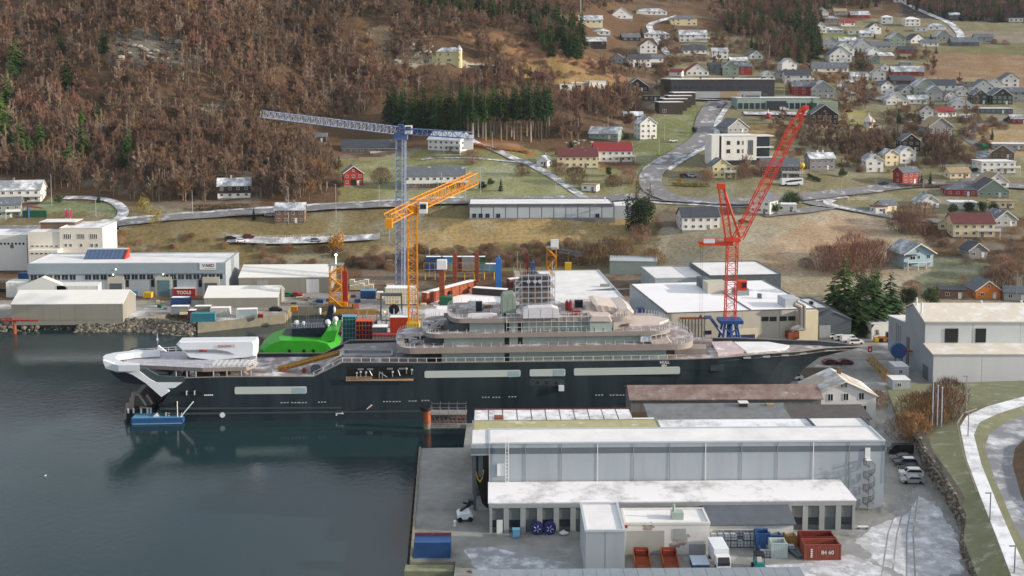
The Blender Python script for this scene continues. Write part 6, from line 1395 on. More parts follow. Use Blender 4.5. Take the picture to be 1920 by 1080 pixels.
for u, v in ((1426, 1046), (1437, 1046), (1479, 1036), (1436, 1033)):
    t = thing('bulk_tank', {1426: 'caged milky tank on its own before the blue skip, left of a pair', 1437: 'caged milky tank right of the pair before the blue skip', 1479: 'caged milky tank beside the two dark pipes', 1436: 'caged milky tank squeezed between the two blue skips'}[u], 'tank', at_z(u, v, 3)); link('tank', m_i, t); link('cage', m_c, t)
t = thing('steel_pipes', 'two dark steel pipes lying beside the stencilled container', 'pipes', at_z(1497, 1048, 3)); 
for k in range(2): b = TB((k * .7, 0, .35), (k * .7 - 1.2, 4.2, .35), .3, .3, 10); b.build('pipe', dkgrey, t)
t = thing('cable_drum', 'dark blue cable drum standing against the lean-to, left of two', 'cable drum', at_z(1007, 1001, 3))
def drum(t):
    b = TB((0, -.5, 1.05), (0, -.35, 1.05), 1.05, 1.05, 18).tube((0, .35, 1.05), (0, .5, 1.05), 1.05, 1.05, 18); b.build('flange', pm('drum_blue', (44, 48, 104), .6, .15), t); b = TB((0, -.34, 1.05), (0, .34, 1.05), .7, .7, 14); b.build('core', black, t)
    b = MB(); [b.bar((.2 * math.cos(a), -.53, 1.05 + .2 * math.sin(a)), (.65 * math.cos(a), -.53, 1.05 + .65 * math.sin(a)), .1) for a in (0, 1.26, 2.5, 3.77, 5)]; b.build('mark', whitesteel, t)
drum(t); t = thing('cable_drum', 'dark blue cable drum standing against the lean-to, right of two', 'cable drum', at_z(1031, 1001, 3)); drum(t)
t = thing('blue_barrel_crate', 'pale blue plastic crate standing before the lean-to', 'crate', at_z(968, 1007, 3)); b = BX(-.6, .6, -.5, .5, .1, 1.3); b.build('body', ltbluep, t); b = BX(-.5, -.2, -.4, .4, 0, .1).box(.2, .5, -.4, .4, 0, .1); b.build('foot', ltbluep, t); b = BX(-.64, .64, -.54, .54, 1.3, 1.45); b.build('rim', ltbluep, t)
t = thing('white_sack', 'slumped white sack on the ground beside the drums', 'sack', at_z(1056, 1003, 3)); b = MB(); b.ball((0, 0, .35), .7, 9, 0, .5).ball((.5, .1, .3), .4, 8, 0, .6); b.build('cloth', tarp, t); b = MB(); b.ball((0.1, 0, .72), .18, 6); b.build('knot', tarp, t)
t = thing('boom_lift', 'white and dark blue boom lift parked on the quay', 'lift', at_z(871, 974, 3), R(8)); b = PY([(-1.3, .5), (1.3, .5), (1.3, 1.2), (.9, 1.5), (-.9, 1.5), (-1.3, 1.2)], -1.2, 1.2); b.build('chassis', boatwhite, t)
for sx in (-.9, .9):
    for sy in (-1.05, 1.05): b = TB((sx, sy - .2, .45), (sx, sy + .2, .45), .45, .45, 12); b.build('wheel', tyre, t)
b = MB(); b.bar((-.8, 0, 1.6), (1.1, .6, 2.4), .4).bar((1.1, .6, 2.4), (-.2, .8, 2.7), .35); b.build('boom', navy, t); b = BX(.7, 1.6, .2, 1.2, 2.45, 3.2); b.build('basket', navy, t)
t = thing('white_bollard', 'small white bollard alone in the middle of the quay', 'bollard', at_z(853, 987, 3)); b = TB((0, 0, 0), (0, 0, .8), .22, .2, 9); b.build('post', whitesteel, t); b = MB(); b.ball((0, 0, .85), .3, 8); b.build('cap', boatwhite, t)
t = thing('forklift', 'dark teal forklift seen from behind in the front yard', 'forklift', at_z(1425, 1072, 3)); tl = pm('teal_forklift', (36, 128, 128), .5, .1)
b = PY([(-.7, .35), (.7, .35), (.7, 1.2), (.5, 1.4), (-.5, 1.4), (-.7, 1.2)], -.2, 2); b.build('body', tl, t); b = MB()
for x in (-.65, .65):
    for y in (0, 1.7): b.bar((x, y, 1.2), (x * .9, y, 2.5), .12)
b.box(-.75, .75, -.1, 1.8, 2.5, 2.6); b.build('cage', black, t); b = MB(); b.bar((-.4, 2.2, .1), (-.4, 2.2, 3.2), .18).bar((.4, 2.2, .1), (.4, 2.2, 3.2), .18); b.build('mast', dkgrey, t); b = BX(-.35, .35, .3, .9, 1.41, 2.0); b.build('seat', whitesteel, t)
for x in (-.85, .85):
    for y in (.1, 1.6): b = TB((x - .15, y, .4), (x + .15, y, .4), .4, .4, 12); b.build('wheel', tyre if y > 1 else tl, t)
t = thing('bench', 'low pale bench alone at the corner of the lean-to', 'bench', at_z(1618, 992, 3)); b = BX(-.9, .9, -.25, .25, .42, .52); b.build('seat', whitesteel, t)
for x in (-.7, .7): b = BX(x - .06, x + .06, -.2, .2, 0, .42); b.build('leg', dkgrey, t)
# mooring dolphin and scaffold bridge
P = at_z(801, 803, 0); t = thing('mooring_dolphin', 'rusty orange mooring pile standing in the water beside the yacht', 'mooring pile', P); b = TB((0, 0, -3), (0, 0, 1.2), .8, .8, 12); b.build('base', conwall, t); b = TB((0, 0, 1.2), (0, 0, 4.2), .85, .85, 12); b.build('orange_sleeve', pm('orange_rust', (168, 88, 52), .7, .2), t); b = TB((-.3, 0, 4.2), (-.3, 0, 4.9), 1.3, 1.3, 10); b.build('cap', black, t)
P = at_z(808, 798, 3); P.z = 2.6; t = thing('scaffold_bridge', 'grey scaffold bridge between the mooring pile and the jointed roof hall', 'scaffolding', P); Lb = 7.6; b = MB()
for y in (0, 3):
    for k in range(5): b.tube((Lb * k / 4, y, -.4), (Lb * k / 4, y, 4.9), .06, .06, 4)
    for z in (0, 1.4, 2.8, 4.4): b.tube((0, y, z), (Lb, y, z), .06, .06, 4)
    for k in range(4): b.tube((Lb * k / 4, y, 3.4), (Lb * (k + 1) / 4, y, .2), .05, .05, 4)
b.build('frame', steel, t); b = BX(-.2, Lb + .2, -.2, 3.2, 2.81, 2.95).box(-.2, Lb + .2, -.2, 3.2, -.15, -.02); b.build('walkway', pm('grey_planks', (128, 124, 120), .8, .15), t)
for k, z in enumerate((.9, 1.7)): b = TB((0, 1.5, z), (Lb, 1.5, z), .22); b.build('pipe', rust, t)
# left shore: red mooring platform, footbridge, buoy
P = at_z(28, 626, 0); t = thing('mooring_beacon', 'orange red railed platform on a pile at the left shore', 'platform', P); b = TB((0, 0, -2), (0, 0, 4), .5, .5, 8); b.build('pile', pm('orange_rust', (168, 88, 52), .7, .2), t); b = BX(-3.5, 7.5, -.6, .6, 4, 4.3); b.build('deck', red, t); b = MB()
for k in range(8): b.tube((-3.5 + k, -.6, 4.3), (-3.5 + k, -.6, 5), .06)
b.tube((-3.5, -.6, 5), (3.5, -.6, 5), .08); b.build('rail', cranered, t)
P = at_z(278, 597, 3.2); t = thing('footbridge', 'thin grey footbridge on one pile crossing to the pier', 'footbridge', P); e = at_z(348, 606, 3.2) - P; b = MB(); b.bar((0, 0, 0), tuple(e), .35).bar((0, 0, 1), tuple(e + Vector((0, 0, 1))), .08); b.build('span', conwall, t); b = TB((e.x * .2, e.y * .2 - .5, -6), (e.x * .2, e.y * .2 - .5, 0), .3); b.build('pile', concrete, t)
P = at_z(295, 638, 0); t = thing('spar_buoy', 'thin white spar buoy in the water before the pier', 'buoy', P); b = TB((0, 0, -.5), (0, 0, .5), .35, .3, 8); b.build('float', whitesteel, t); b = TB((0, 0, .5), (0, 0, 2.2), .12, .08, 6); b.build('pole', boatwhite, t)
t = thing('gull', 'tiny white gull floating alone on the open water', 'bird', at_z(85, 893, 0)); b = MB(); b.ball((0, 0, .12), .22, 8, 0, .55).ball((.2, 0, .28), .09, 6); b.build('body', boatwhite, t)
# wheel loader like reel frame, machines and clutter on the yard between green vessel and yacht decks
def clutter(name, label, cat, u, v, w, l, h, m, m2=None, Y=None, rz=0):
    P = at_z(u, v, 3) if Y is None else at_y(u, v, Y); t = thing(name, label, cat, P if Y is None else (P.x, P.y, 3), rz)
    b = BX(-w / 2, w / 2, 0, l, .25, h); b.build('body', m, t); b = BX(-w / 2 - .08, w / 2 + .08, -.08, l + .08, h, h + .15); b.build('top', m2 or snow, t)
    b = MB(); n = max(2, round(w / .9))
    for k in range(n + 1): x = -w / 2 + w * k / n; b.box(x - .06, x + .06, -.09, -.005, .25, h)
    for k in range(max(1, round(h / 1.3))): b.box(-w / 2, w / 2, -.12, -.091, .4 + k * 1.3, .55 + k * 1.3)
    b.build('frame', m2 if m2 and h > 4 else m, t)
    b = BX(-w / 2 + .1, -w / 2 + .4, 0, l, 0, .249).box(w / 2 - .4, w / 2 - .1, 0, l, 0, .249); b.build('skid', dkgrey, t); return t
clutter('green_container', 'dark green container with pale blue lid right of the green vessel', 'container', 655, 640, 3.6, 3, 7.6, greenp, ltbluep, 312)
clutter('deck_machine', 'navy machine frame with orange top right of the green container', 'machine', 683, 640, 4.6, 3, 6.8, navy, pm('orange_top', (206, 84, 40), .6, .1), 310)
clutter('orange_machine', 'orange red machine beside the foot of the yellow crane', 'machine', 750, 640, 5.5, 3, 7.5, pm('orange_red_machine', (186, 62, 30), .6, .15), None, 312)
clutter('grey_machine', 'low dark machine between the navy and orange ones', 'machine', 712, 640, 4, 3, 5.4, dkgrey, None, 309); clutter('red_bin', 'red and grey cabin on skids before the navy machine', 'cabin', 722, 648, 7, 2.2, 2.6 + 2.0, crate_grey, red, 303)
clutter('white_roof_cabin', 'white roofed cabin with cream front behind the yellow crane', 'cabin', 752, 572, 10, 5, 5.5, cream, snow); clutter('green_skip', 'green steel skip right of the yellow crane', 'skip', 836, 573, 4.2, 3, 2.6, greenp, greenp)
clutter('blue_tarp_stack', 'blue tarpaulin covered stack behind the yard pallets', 'covered stack', 690, 560, 5, 3, 2.6, bluepaint, ltbluep); clutter('cream_box', 'cream box right of the blue tarpaulin stack', 'box', 712, 562, 1.8, 2, 2.4, cream)
t = thing('reel_frame', 'grey frame with a big dark wheel behind the yellow crane', 'machine', at_z(734, 600, 3)); b = MB()
for x in (-3.2, 3.2): b.box(x - .25, x + .25, -.2, .2, 0, 7.6)
b.box(-3.4, 3.4, -.6, .6, 7.61, 8.4); b.build('frame', dkgrey, t); b = TB((.8, -.6, 3.4), (.8, .4, 3.4), 1.6, 1.6, 16).tube((.8, -.7, 3.4), (.8, -.61, 3.4), .7, .7, 10); b.build('wheel', tyre, t); b = MB(); b.bar((-2.6, 0, .3), (2, 0, 6), .3); b.build('brace', steel, t)
t = thing('white_tent_roof', 'white pitched tarpaulin roof between yellow crane and yacht tiers', 'shelter', at_y(796, 610, 298)); t.location.z = 3; zz = at_y(796, 601, 298).z - 3; b = PX([(0, zz), (5, zz + 1.8), (5, zz + 2), (0, zz + .2)], 0, 7.2); b.build('roof', tarp, t); b = MB(); [b.tube((x, y, 0), (x, y, zz + (.02 if y < 1 else 1.6)), .1) for x in (.3, 6.9) for y in (.3, 4.7)]; b.build('leg', steel, t)
for i in range(9):
    clutter('pallet_stack', 'beige wrapped pallet stack in the row behind the red pillar', 'pallet', 660 + (i % 5) * 9, 545 - (i // 5) * 7, 1.5, 1.5, 1.6 + .4 * (i % 3), cream, tarp)['group'] = 'pallet stacks on the yard'
for i, (u, v, w, h, m, lab) in enumerate(((268, 553, 4, 3, bluepaint, 'blue bin group by the left roller door of the sign hall'), (276, 560, 2.6, 1.8, yelp, 'yellow skip beside the blue bins at the sign hall'), (252, 556, 2.4, 1.8, ltbluep, 'pale blue bin left of the blue bins at the sign hall'), (237, 582, 2.4, 5, ltbluep, 'blue racking at the right end of the shore tent'), (46, 545, 4, 6, bluepaint, 'blue container box behind the marquee'))):
    clutter('waste_bin', lab, 'bin', u, v, w, 2.4, h, m, m)
clutter('generator', 'rusty generator near the pier edge', 'generator', 488, 597, 1.6, 1.2, 1.2, rust, cranered); clutter('yellow_barrel', 'orange and yellow barrel on the wharf behind the green vessel', 'barrel', 551, 585, 2.0, 1, 1.6, orange, yelp)
P = at_z(576, 592, 3); t = thing('wharf_beams', 'ochre steel beams stacked along the wharf behind the green vessel', 'steel beams', at_z(655, 590, 3)); 
for k in range(4): b = BX(-9 + k, 10 - k * .5, k * .8, k * .8 + .5, 0, .5 + .2 * k); b.build('beam', pm('ochre_steel', (150, 116, 50), .6, .2), t)
t = thing('tractor', 'small orange and dark tractor beside the white shed at the right', 'tractor', at_z(1660, 641, 3)); b = BX(-2, .6, -.6, .6, .6, 1.5); b.build('body', orange, t); b = BX(.2, 1.6, -.7, .7, 1.5, 2.8); b.build('cab', navy, t); [(lambda b: (b.tube((x, -.9, .6), (x, .9, .6), .6, .6, 10), b.build('wheel', tyre, t)))(MB()) for x in (-1.4, 1)]; b = BX(-3.2, -2.2, -1, 1, .2, 1.2); b.build('blade', yelp, t)
t = thing('red_sign', 'small red and white notice board on the dock road by the yacht bow', 'sign', at_z(1631, 667, 3)); b = BX(-.6, .6, -.06, .06, 1, 2.6); b.build('board', pm('signal_red', (214, 40, 50), .5, .05), t); b = BX(-.25, .25, -.09, -.065, 1.4, 2); b.build('white_patch', whitesteel, t); b = TB((0, 0, 0), (0, 0, 1), .06); b.build('post', steel, t)
rs = random.Random(21); yc = [bluepaint, rust, crate_grey, cream, greenp, steel, pm('weathered_planks', (140, 124, 104), .8, .2), dkgrey, yelp, crate_red]
for i in range(46):
    a = rs.random(); u, v = (rs.uniform(640, 780), rs.uniform(535, 600)) if a < .4 else ((rs.uniform(236, 345), rs.uniform(560, 592)) if a < .55 else ((rs.uniform(790, 965), rs.uniform(545, 590)) if a < .8 else (rs.uniform(525, 625), rs.uniform(556, 582))))
    t = thing('yard_crate', 'small crate or pallet of material lying about the shipyard', 'crate', at_z(u, v, 3), rs.uniform(-.6, .6), 'small crates and pallets about the shipyard'); w, l, h = rs.uniform(.8, 2.6), rs.uniform(.8, 1.6), rs.uniform(.4, 1.5)
    b = BX(-w / 2, w / 2, 0, l, .15, h); b.build('load', rs.choice(yc), t); b = MB(); [b.box(-w / 2 + k * (w - .15) / 2, -w / 2 + k * (w - .15) / 2 + .15, 0, l, 0, .149) for k in range(3)]; b.build('pallet', yc[6], t)
for i, (lab, u, Y, w, h) in enumerate((('tangle of steel pipes and frames right of the green container', 668, 318, 6, 6.5), ('tangle of dark pipes and frames between navy machine and yellow crane', 706, 316, 8, 7.2), ('tangle of pale pipes and frames behind the orange machine', 738, 320, 7, 8), ('tangle of rusty frames right of the yellow crane foot', 800, 318, 9, 7.5), ('tangle of frames behind the green vessel bridge wing', 640, 322, 4, 5))):
    P = at_y(u, 600, Y); t = thing('pipe_rig', lab, 'machine', (P.x, Y, 3)); b = MB(); c = MB()
    for k in range(26):
        p = Vector((rs.uniform(-w / 2, w / 2), rs.uniform(0, 3), rs.uniform(0, h * .8))); q = p + rs.choice((Vector((rs.uniform(1, 3), 0, 0)), Vector((0, 0, rs.uniform(1, h * .4))), Vector((rs.uniform(-1.5, 1.5), rs.uniform(-1, 1), rs.uniform(1, 3))))); (b if k % 3 else c).tube(p, q, rs.uniform(.06, .2))
    for x in (-w / 2, 0, w / 2): b.tube((x, 1, 0), (x, 1, h), .12)
    b.build('frame', (steel, dkgrey, cranegrey, rust, steel)[i], t); c.build('pipes', (rust, bluepaint, yelp, orange, red)[i], t)
# ================================================================ HOUSES
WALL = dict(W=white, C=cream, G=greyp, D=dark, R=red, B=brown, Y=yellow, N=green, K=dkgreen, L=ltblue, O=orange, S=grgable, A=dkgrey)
ROOF = dict(g=frostroof, d=darkroof, r=redroof, m=maroon, w=snowroof, t=tanroof, s=slate)
# column, row of the front foot, width in the photo, storeys, ridge (x along, y gable to the front, h hipped, f flat), turn, wall, roof, extras | label
HOUSES = '''
30 381 90 2 x -3 W g bc|long white two storey house with balcony at the left edge below the wood
8 410 62 2 x 8 N s b|grey green house half cut by the left edge below the white one
439 373 62 2 x 4 D g cp|small dark timber house on a pale basement under the hillside wood
543 420 56 2 x -2 B g cc|brown two storey house with two chimneys on its frosted roof beside the main road
663 349 42 2 y 10 R s e|bright red barn with dark gateway on the slope
832 284 84 2 x -32 W w b|large white house with flat snowy roof and red framed windows above the lawn
690 288 104 1 x -4 W d pb|wide dark roofed bungalow with black upper floor behind the blue crane jib
815 354 118 2 x 3 W s bp|long white house with slate roof and terrace right of the blue crane mast
596 268 30 1 x 0 D s|little dark cabin with a white end at the edge of the wood
1150 305 74 2 x 4 W r b|white two storey house with bright red roof above the warehouse
1083 316 78 2 x 3 C m|cream house with maroon roof adjoining the red roofed one
1016 313 30 1 y -28 W g c|small white gabled cottage with chimney beside the lane
1104 360 34 1 f -20 W t|white garage with flat brown roof by the roadside
1131 262 66 1 x -20 N g c|pale green bungalow with frosted roof at the edge of the brown wood
1216 262 42 3 y 20 W g c|tall white three storey gabled house on the bend above the lawn
1188 228 38 1 x 6 B g|brown cottage with pale roof behind the tall white gabled house
1195 172 46 1 y 6 D s|dark brown chalet with slate roof beside the stepped white terrace
1222 190 32 1 f 4 D s|small dark flat roofed house below the dark chalet
1384 250 58 1 y 26 G s |grey gabled building with white sunlit edge beside the main road curve
1354 335 44 2 y 14 Y s b|yellow gabled house with balcony below the white modern block
1462 336 74 2 x -4 B s b|brown house with dark roof behind the red crane jib
1542 320 54 2 x 14 S g cc|pale rendered house with two chimneys right of the red crane jib
1424 402 54 2 y -30 W s|white house partly hidden by the red crane jib at the road junction
1474 398 38 1 f 0 W w|low white garage beside the junction house with evergreens
1314 433 78 2 x 10 W d|long white house with dark roof left of the red crane
1640 324 40 2 y 14 W g c|white gabled house, left end of the pale row by the red house
1672 312 34 2 y 20 C g|cream gabled house in the middle of the pale row
1702 308 38 2 y 18 W g|white gabled house, right end of the pale row
1708 346 48 2 x 34 R s c|red house with grey gable end and slate roof
1708 285 40 2 y 10 D s|dark gabled house under bare trees behind the pale row
1764 258 58 2 y 16 S t|large pale meeting house with three small gable windows
1800 336 46 1 x 18 C t|cottage with straw coloured roof behind blossoming bare trees
1872 326 74 2 f 14 W w b|white flat roofed modern house at the right edge
1870 354 54 1 y 16 W t|plain white gabled house right below the modern one
1880 298 48 1 y -16 B d|brown gabled house behind the white modern house
1896 282 70 1 f 4 G w|long grey flat roofed store at the right edge above the brown gable
1668 398 38 1 x 30 C s|little cream house with slate roof by the curve of the road
1652 402 26 1 f 20 W m|low shed with maroon roof beside the little cream house
1744 392 44 1 y 18 W g c|white gabled house with window high in its gable behind copper trees
1803 369 58 1 h 4 R s|wide red bungalow with grey hipped roof
1862 371 62 1 y 6 N d|olive gabled house with dark roof and skylight
1808 394 50 1 f 4 W w|low white house with pale roof in front of the red bungalow
1880 392 44 1 f 6 C t|pale carport roof behind the green hedge
1776 433 44 1 y -24 C d|cream barn with dark slate roof turned to the left
1826 446 84 2 x 10 C m b|big cream house with maroon roof behind bare trees at the right
1886 426 58 1 y 22 G s|blue grey gabled house with frosted slate roof at the right edge
1834 485 46 1 y 18 S d|grey gabled shed with round window among the bare trees
1853 562 58 1 y 14 O s|orange timber house with slate roof behind the big white shed
1788 562 48 1 f 4 B d|dark flat roofed garage beside the orange timber house
1906 566 44 1 x 0 G s|grey cabin right of the orange house
1055 43 30 1 y 6 C r c|cream cottage with red gable at the top left of the village
1108 53 46 2 x 4 C g|two storey cream house with long frosted roof below the power mast
1128 67 34 1 h 4 W g|white hip roofed house just below the two storey cream one
1166 36 46 1 y 8 W g|white house with a front gable at the top of the village
1222 29 62 1 h 6 W g c|long white hip roofed villa at the top edge of the village
1282 49 52 2 h 4 C s c|cream house with dark chimney right of the top villa
1184 78 38 1 x 10 D s|dark house with a white gable end under the top meadow
1118 93 38 2 x 2 D g|dark barn with pale gallery beside the tall spruces
1232 72 52 1 h 6 W g|white bungalow with wide hipped roof and terrace below the top villa
1300 80 54 2 x 4 W g b|white house with large deck at the right of the upper lane
1303 102 46 1 x 8 W d b|white house with dark roof just below the large deck
1216 101 36 2 y 8 W m|white house with brown roof beside the steep lane
1200 127 46 2 x 10 W d|white two storey house with dark roof, lower side of the steep lane
1228 118 36 1 x 12 W s|white house tucked behind the dark roofed one by the lane
1156 119 30 1 y -12 G s|small grey cottage at the wood edge left of the lane
1308 143 46 1 y 6 W r|white house with crimson roof just above the long dark school
1266 144 28 1 x -20 W r|white cottage with red lean roof left of the crimson roof
1340 139 24 2 x 4 A d|dark blue grey house right of the crimson roof above the school
1370 143 32 2 y 4 N g|pale green gabled house above the school roof
1398 141 26 2 x 4 R s|red house right of the pale green gable above the school
1386 123 36 1 x 10 G g|grey house behind the pale green gable
1480 136 34 2 y 14 W g|white steep gabled house above the grey green ones by the school
1496 158 44 2 x 4 W d b|white house with dark roof and porch right of the school
1464 148 20 1 y 4 G s|small grey gabled annex between the school and the porch house
1558 136 62 1 x 8 W s|long white house with slate roof and garage on the meadow
1576 118 42 2 y 10 W s|white grey gabled house behind the long meadow house
1507 180 40 2 x 4 R s|dark red barn with slate roof right of the school
1543 185 40 2 y 4 G g|grey gabled hall beside the dark red barn
1546 234 46 2 y 4 D s e|dark brown house with white framed windows under the red jib head
1664 178 26 2 y 14 W s|white gabled house with round window left of the lower terraces
1682 198 42 1 y 12 W g|white gabled house with dark carport in the lower village
1694 160 44 1 x 12 D d|dark roofed long house below the red barn
1702 143 52 1 x 2 R g|long red barn with pale roof beside the ploughed field
1648 153 22 2 y 4 W g|narrow pinkish white house left of the long red barn
1736 181 44 2 y 10 N g|pale green gabled house in the terraces
1768 177 46 2 x 6 W d c|white house with dark roof above the terraces
1806 181 26 1 y 8 W g|small white gable left of the green gabled pair
1843 180 34 2 y 4 W s|white gabled house just behind the green gabled pair
1838 196 28 2 y 12 K s|dark green gabled house, left of the pair
1879 197 38 2 y 10 K s|dark green gabled house, right of the pair with white windows
1905 190 34 2 x 6 G s|grey house at the right edge beside the green pair
1803 206 36 1 y 6 W g|white low house with grey gable under the terraces
1776 220 40 1 x 26 W r|white house with crimson roof in the lower village
1737 227 24 2 y 6 W m|narrow white house with red gable trim beside the copper tree
1868 214 56 1 f 6 A w|dark flat roofed house with white posts under the green pair
1912 233 30 1 x 4 R g|red barn cut by the right edge
1540 63 20 2 y 10 W g|narrow white house at the top beside tall spruces
1562 64 38 1 h 8 G g|grey hip roofed house right of the top spruces
1542 30 22 1 y 6 W g|tiny white house at the wood edge, top left of the upper terraces
1560 42 24 1 h 6 S g|tiny pale hip roofed house in the upper terraces
1576 28 22 1 x 6 G t|tiny grey house at the top of the upper terraces
1590 50 26 1 x 14 W r|tiny white house with red end in the upper terraces
1613 35 32 1 x 6 R g|bright red barn at the top of the upper terraces
1612 65 40 1 f 4 W w|white flat roofed house in the upper terraces
1641 65 24 2 y 14 W d|white gabled house right of the flat roofed one
1663 46 20 2 h 4 W w|small white hip roofed house under the dark hillside
1711 50 28 2 h 10 W w|white square house with snowy hipped roof near the field road
1757 57 32 1 h 6 W g|white bungalow beside the field road
1727 60 20 1 f 4 W w|tiny white box house left of the field road bungalow
1619 97 48 1 y 14 G g|grey white gabled house in the middle terraces
1653 94 36 1 x 10 G s|grey house with white gable in the middle terraces
1683 87 32 2 y 10 N g|pale green two storey house in the middle terraces
1722 82 34 1 y 20 W d|white gabled house with dark roof right of the pale green one
1583 106 38 2 y 10 W g|white gabled house beside the dark round tree
1662 113 30 1 x 20 B g|brown gabled house above the long red barn
1700 101 26 1 x 4 R d|small red shed among evergreens
1810 87 46 1 x 6 A s|dark blue bungalow at the edge of the ploughed field
1688 5 20 1 h 0 W w|white house alone on the dark hillside at the top edge
1660 134 16 1 y 8 W g|tiny white gable left of the pink house
1636 112 26 1 f 4 G w|pale grey store in the middle of the terraces
1700 125 20 1 f 4 G w|low grey shed behind the long red barn
1790 35 18 1 x 6 A g|small dark hut beside the field road
1845 78 30 1 x 4 G s|grey barn by the far field
1905 42 22 1 f 0 W w|pale hut on the far right hillside
1702 178 30 1 y 20 W s|white gabled house between the round window house and the terraces
1722 196 34 1 x 8 W g|white house below the pale green terrace gable
1752 190 30 2 y 6 G g|grey house with pale gable in the middle of the lower terraces
1783 190 28 1 y 14 W s|white gable right of the terraces, under the dark roofed white house
1822 162 30 1 x 4 G t|tan roofed house at the lower edge of the ploughed field
1868 168 28 1 y 8 W g|white gable above the green gabled pair
1895 165 30 2 y 8 W s|white house at the far right above the grey edge house
1625 70 24 1 x 6 W g|small white house above the grey white middle terrace house
1590 84 30 1 x 8 W g|white house below the red ended one in the upper terraces
1560 90 34 1 y 10 G g|grey gable left of the middle terraces
1745 88 28 1 x 10 W s|white house right of the dark roofed gable in the terraces
1770 76 28 1 y 6 G g|grey gable below the field road bungalow
1640 105 26 1 y 12 W g|white gable between the middle terrace houses
1612 152 30 1 x 6 W g|white house at the curve of the terrace lane
1440 152 30 1 y 8 W g|white gable just right of the school roof
1418 112 30 1 y 12 W s|white gable left of the forest wedge foot
1350 112 32 2 x 6 W g|white house below the upper lane at the forest edge
1640 120 18 1 y 4 N g|tiny pale green shed above the pink house
'''
def house(u, v, wpx, fl, ridge, rot, wk, rk, ex, label):
    P = on(u, v); s = ppm(P); w = max(5.0, wpx / s * (1.14 if v < 235 and u > 1480 else 1.0)); rz = R(rot) + math.atan2(-P.x, P.y) * 0.5
    c = abs(math.cos(R(rot))); q = abs(math.sin(R(rot)))
    dp = {'x': .62, 'y': .95, 'h': .75, 'f': .7}[ridge]; wl = w / (c + dp * q)
    wl = max(4.5, wl); d = min(max(wl * dp, 5.0), 13.0 if ridge == 'y' else 10.5); e = fl * 2.65 + .5
    wm_, rm = WALL[wk], ROOF[rk]; hw = wl / 2
    near = s > 3.1
    t = thing('house', label, 'house', (P.x, P.y, P.z), rz)
    g = -3.0; b = MB()
    up = wm_; 
    if ridge == 'y': r = hw * .72; b.prism_y([(-hw, .4), (hw, .4), (hw, e), (0, e + r), (-hw, e)], 0, d)
    elif ridge == 'x': r = d / 2 * .66; b.prism_x([(0, .4), (d, .4), (d, e), (d / 2, e + r), (0, e)], -hw, hw)
    else: r = d / 2 * .5 if ridge == 'h' else .35; b.box(-hw, hw, 0, d, .4, e)
    b.build('wall', up, t)
    b = BX(-hw + .03, hw - .03, .03, d - .03, g, .399 if 'p' not in ex else .399); b.build('foundation', concrete, t)
    if 'p' in ex: b = BX(-hw - .04, hw + .04, -.04, d + .04, .41, 2.4); b.build('lower_storey', white if wk != 'W' else pm('brick_basement', (110, 96, 88), .8, .2), t)
    o = .45; th = .22; b = MB()
    if ridge == 'y':
        k = r / hw
        b.prism_y([(-hw - o, e - o * k + .02), (0, e + r + .02), (0, e + r + th), (-hw - o, e - o * k + th)], -o, d + o)
        b.prism_y([(hw + o, e - o * k + .02), (.001, e + r + .02), (.001, e + r + th), (hw + o, e - o * k + th)], -o, d + o)
    elif ridge == 'x':
        k = r / (d / 2)
        b.prism_x([(-o, e - o * k + .02), (d / 2, e + r + .02), (d / 2, e + r + th), (-o, e - o * k + th)], -hw - o, hw + o)
        b.prism_x([(d + o, e - o * k + .02), (d / 2 + .001, e + r + .02), (d / 2 + .001, e + r + th), (d + o, e - o * k + th)], -hw - o, hw + o)
    elif ridge == 'h':
        i = min(d / 2, hw * .8) ; z0 = e + .01; b.add([(-hw - o, -o, z0), (hw + o, -o, z0), (hw + o, d + o, z0), (-hw - o, d + o, z0), (-hw + i, d / 2, e + r), (hw - i, d / 2, e + r)], [(0, 1, 5, 4), (1, 2, 5), (2, 3, 4, 5), (3, 0, 4), (3, 2, 1, 0)])
    else:
        b.box(-hw - .3, hw + .3, -.3, d + .3, e, e + .3)
    rf = b.build('roof', rm, t)
    if ridge in 'xy' and near:                                          # white verge boards
        b = MB(); fm = white if wk not in 'WCS' else greyp
        if ridge == 'y':
            for sg in (-1, 1): b.prism_y([(sg * (hw + o), e - o * k - .08), (0, e + r - .08), (0, e + r + th + .03), (sg * (hw + o), e - o * k + th + .03)], -o - .06, -o - .005)
        else:
            for sg in (-1, 1): b.prism_x([((d / 2) + sg * (d / 2 + o), e - o * k - .08), (d / 2, e + r - .08), (d / 2, e + r + th + .03), ((d / 2) + sg * (d / 2 + o), e - o * k + th + .03)], hw + o + .005, hw + o + .06)
        b.build('verge_board', white, rf)
    for i in range(ex.count('c')):
        x = (-.2 + .45 * i) * hw if ridge != 'y' else 0; y = d / 2 if ridge != 'y' else d * .6; b = BX(x - .35, x + .35, y - .35, y + .35, e + r - .4, e + r + 1.1); b.box(x - .42, x + .42, y - .42, y + .42, e + r + 1.1, e + r + 1.25); b.build('chimney', concrete if wk not in 'DS' else white, rf)
    step = 2.9 if near else 3.6; ww, wh = (1.3, 1.25) if near else (1.5, 1.4); fm = white
    rs = random.Random(int(u * 7 + v)); off = .06 if 'p' in ex else 0
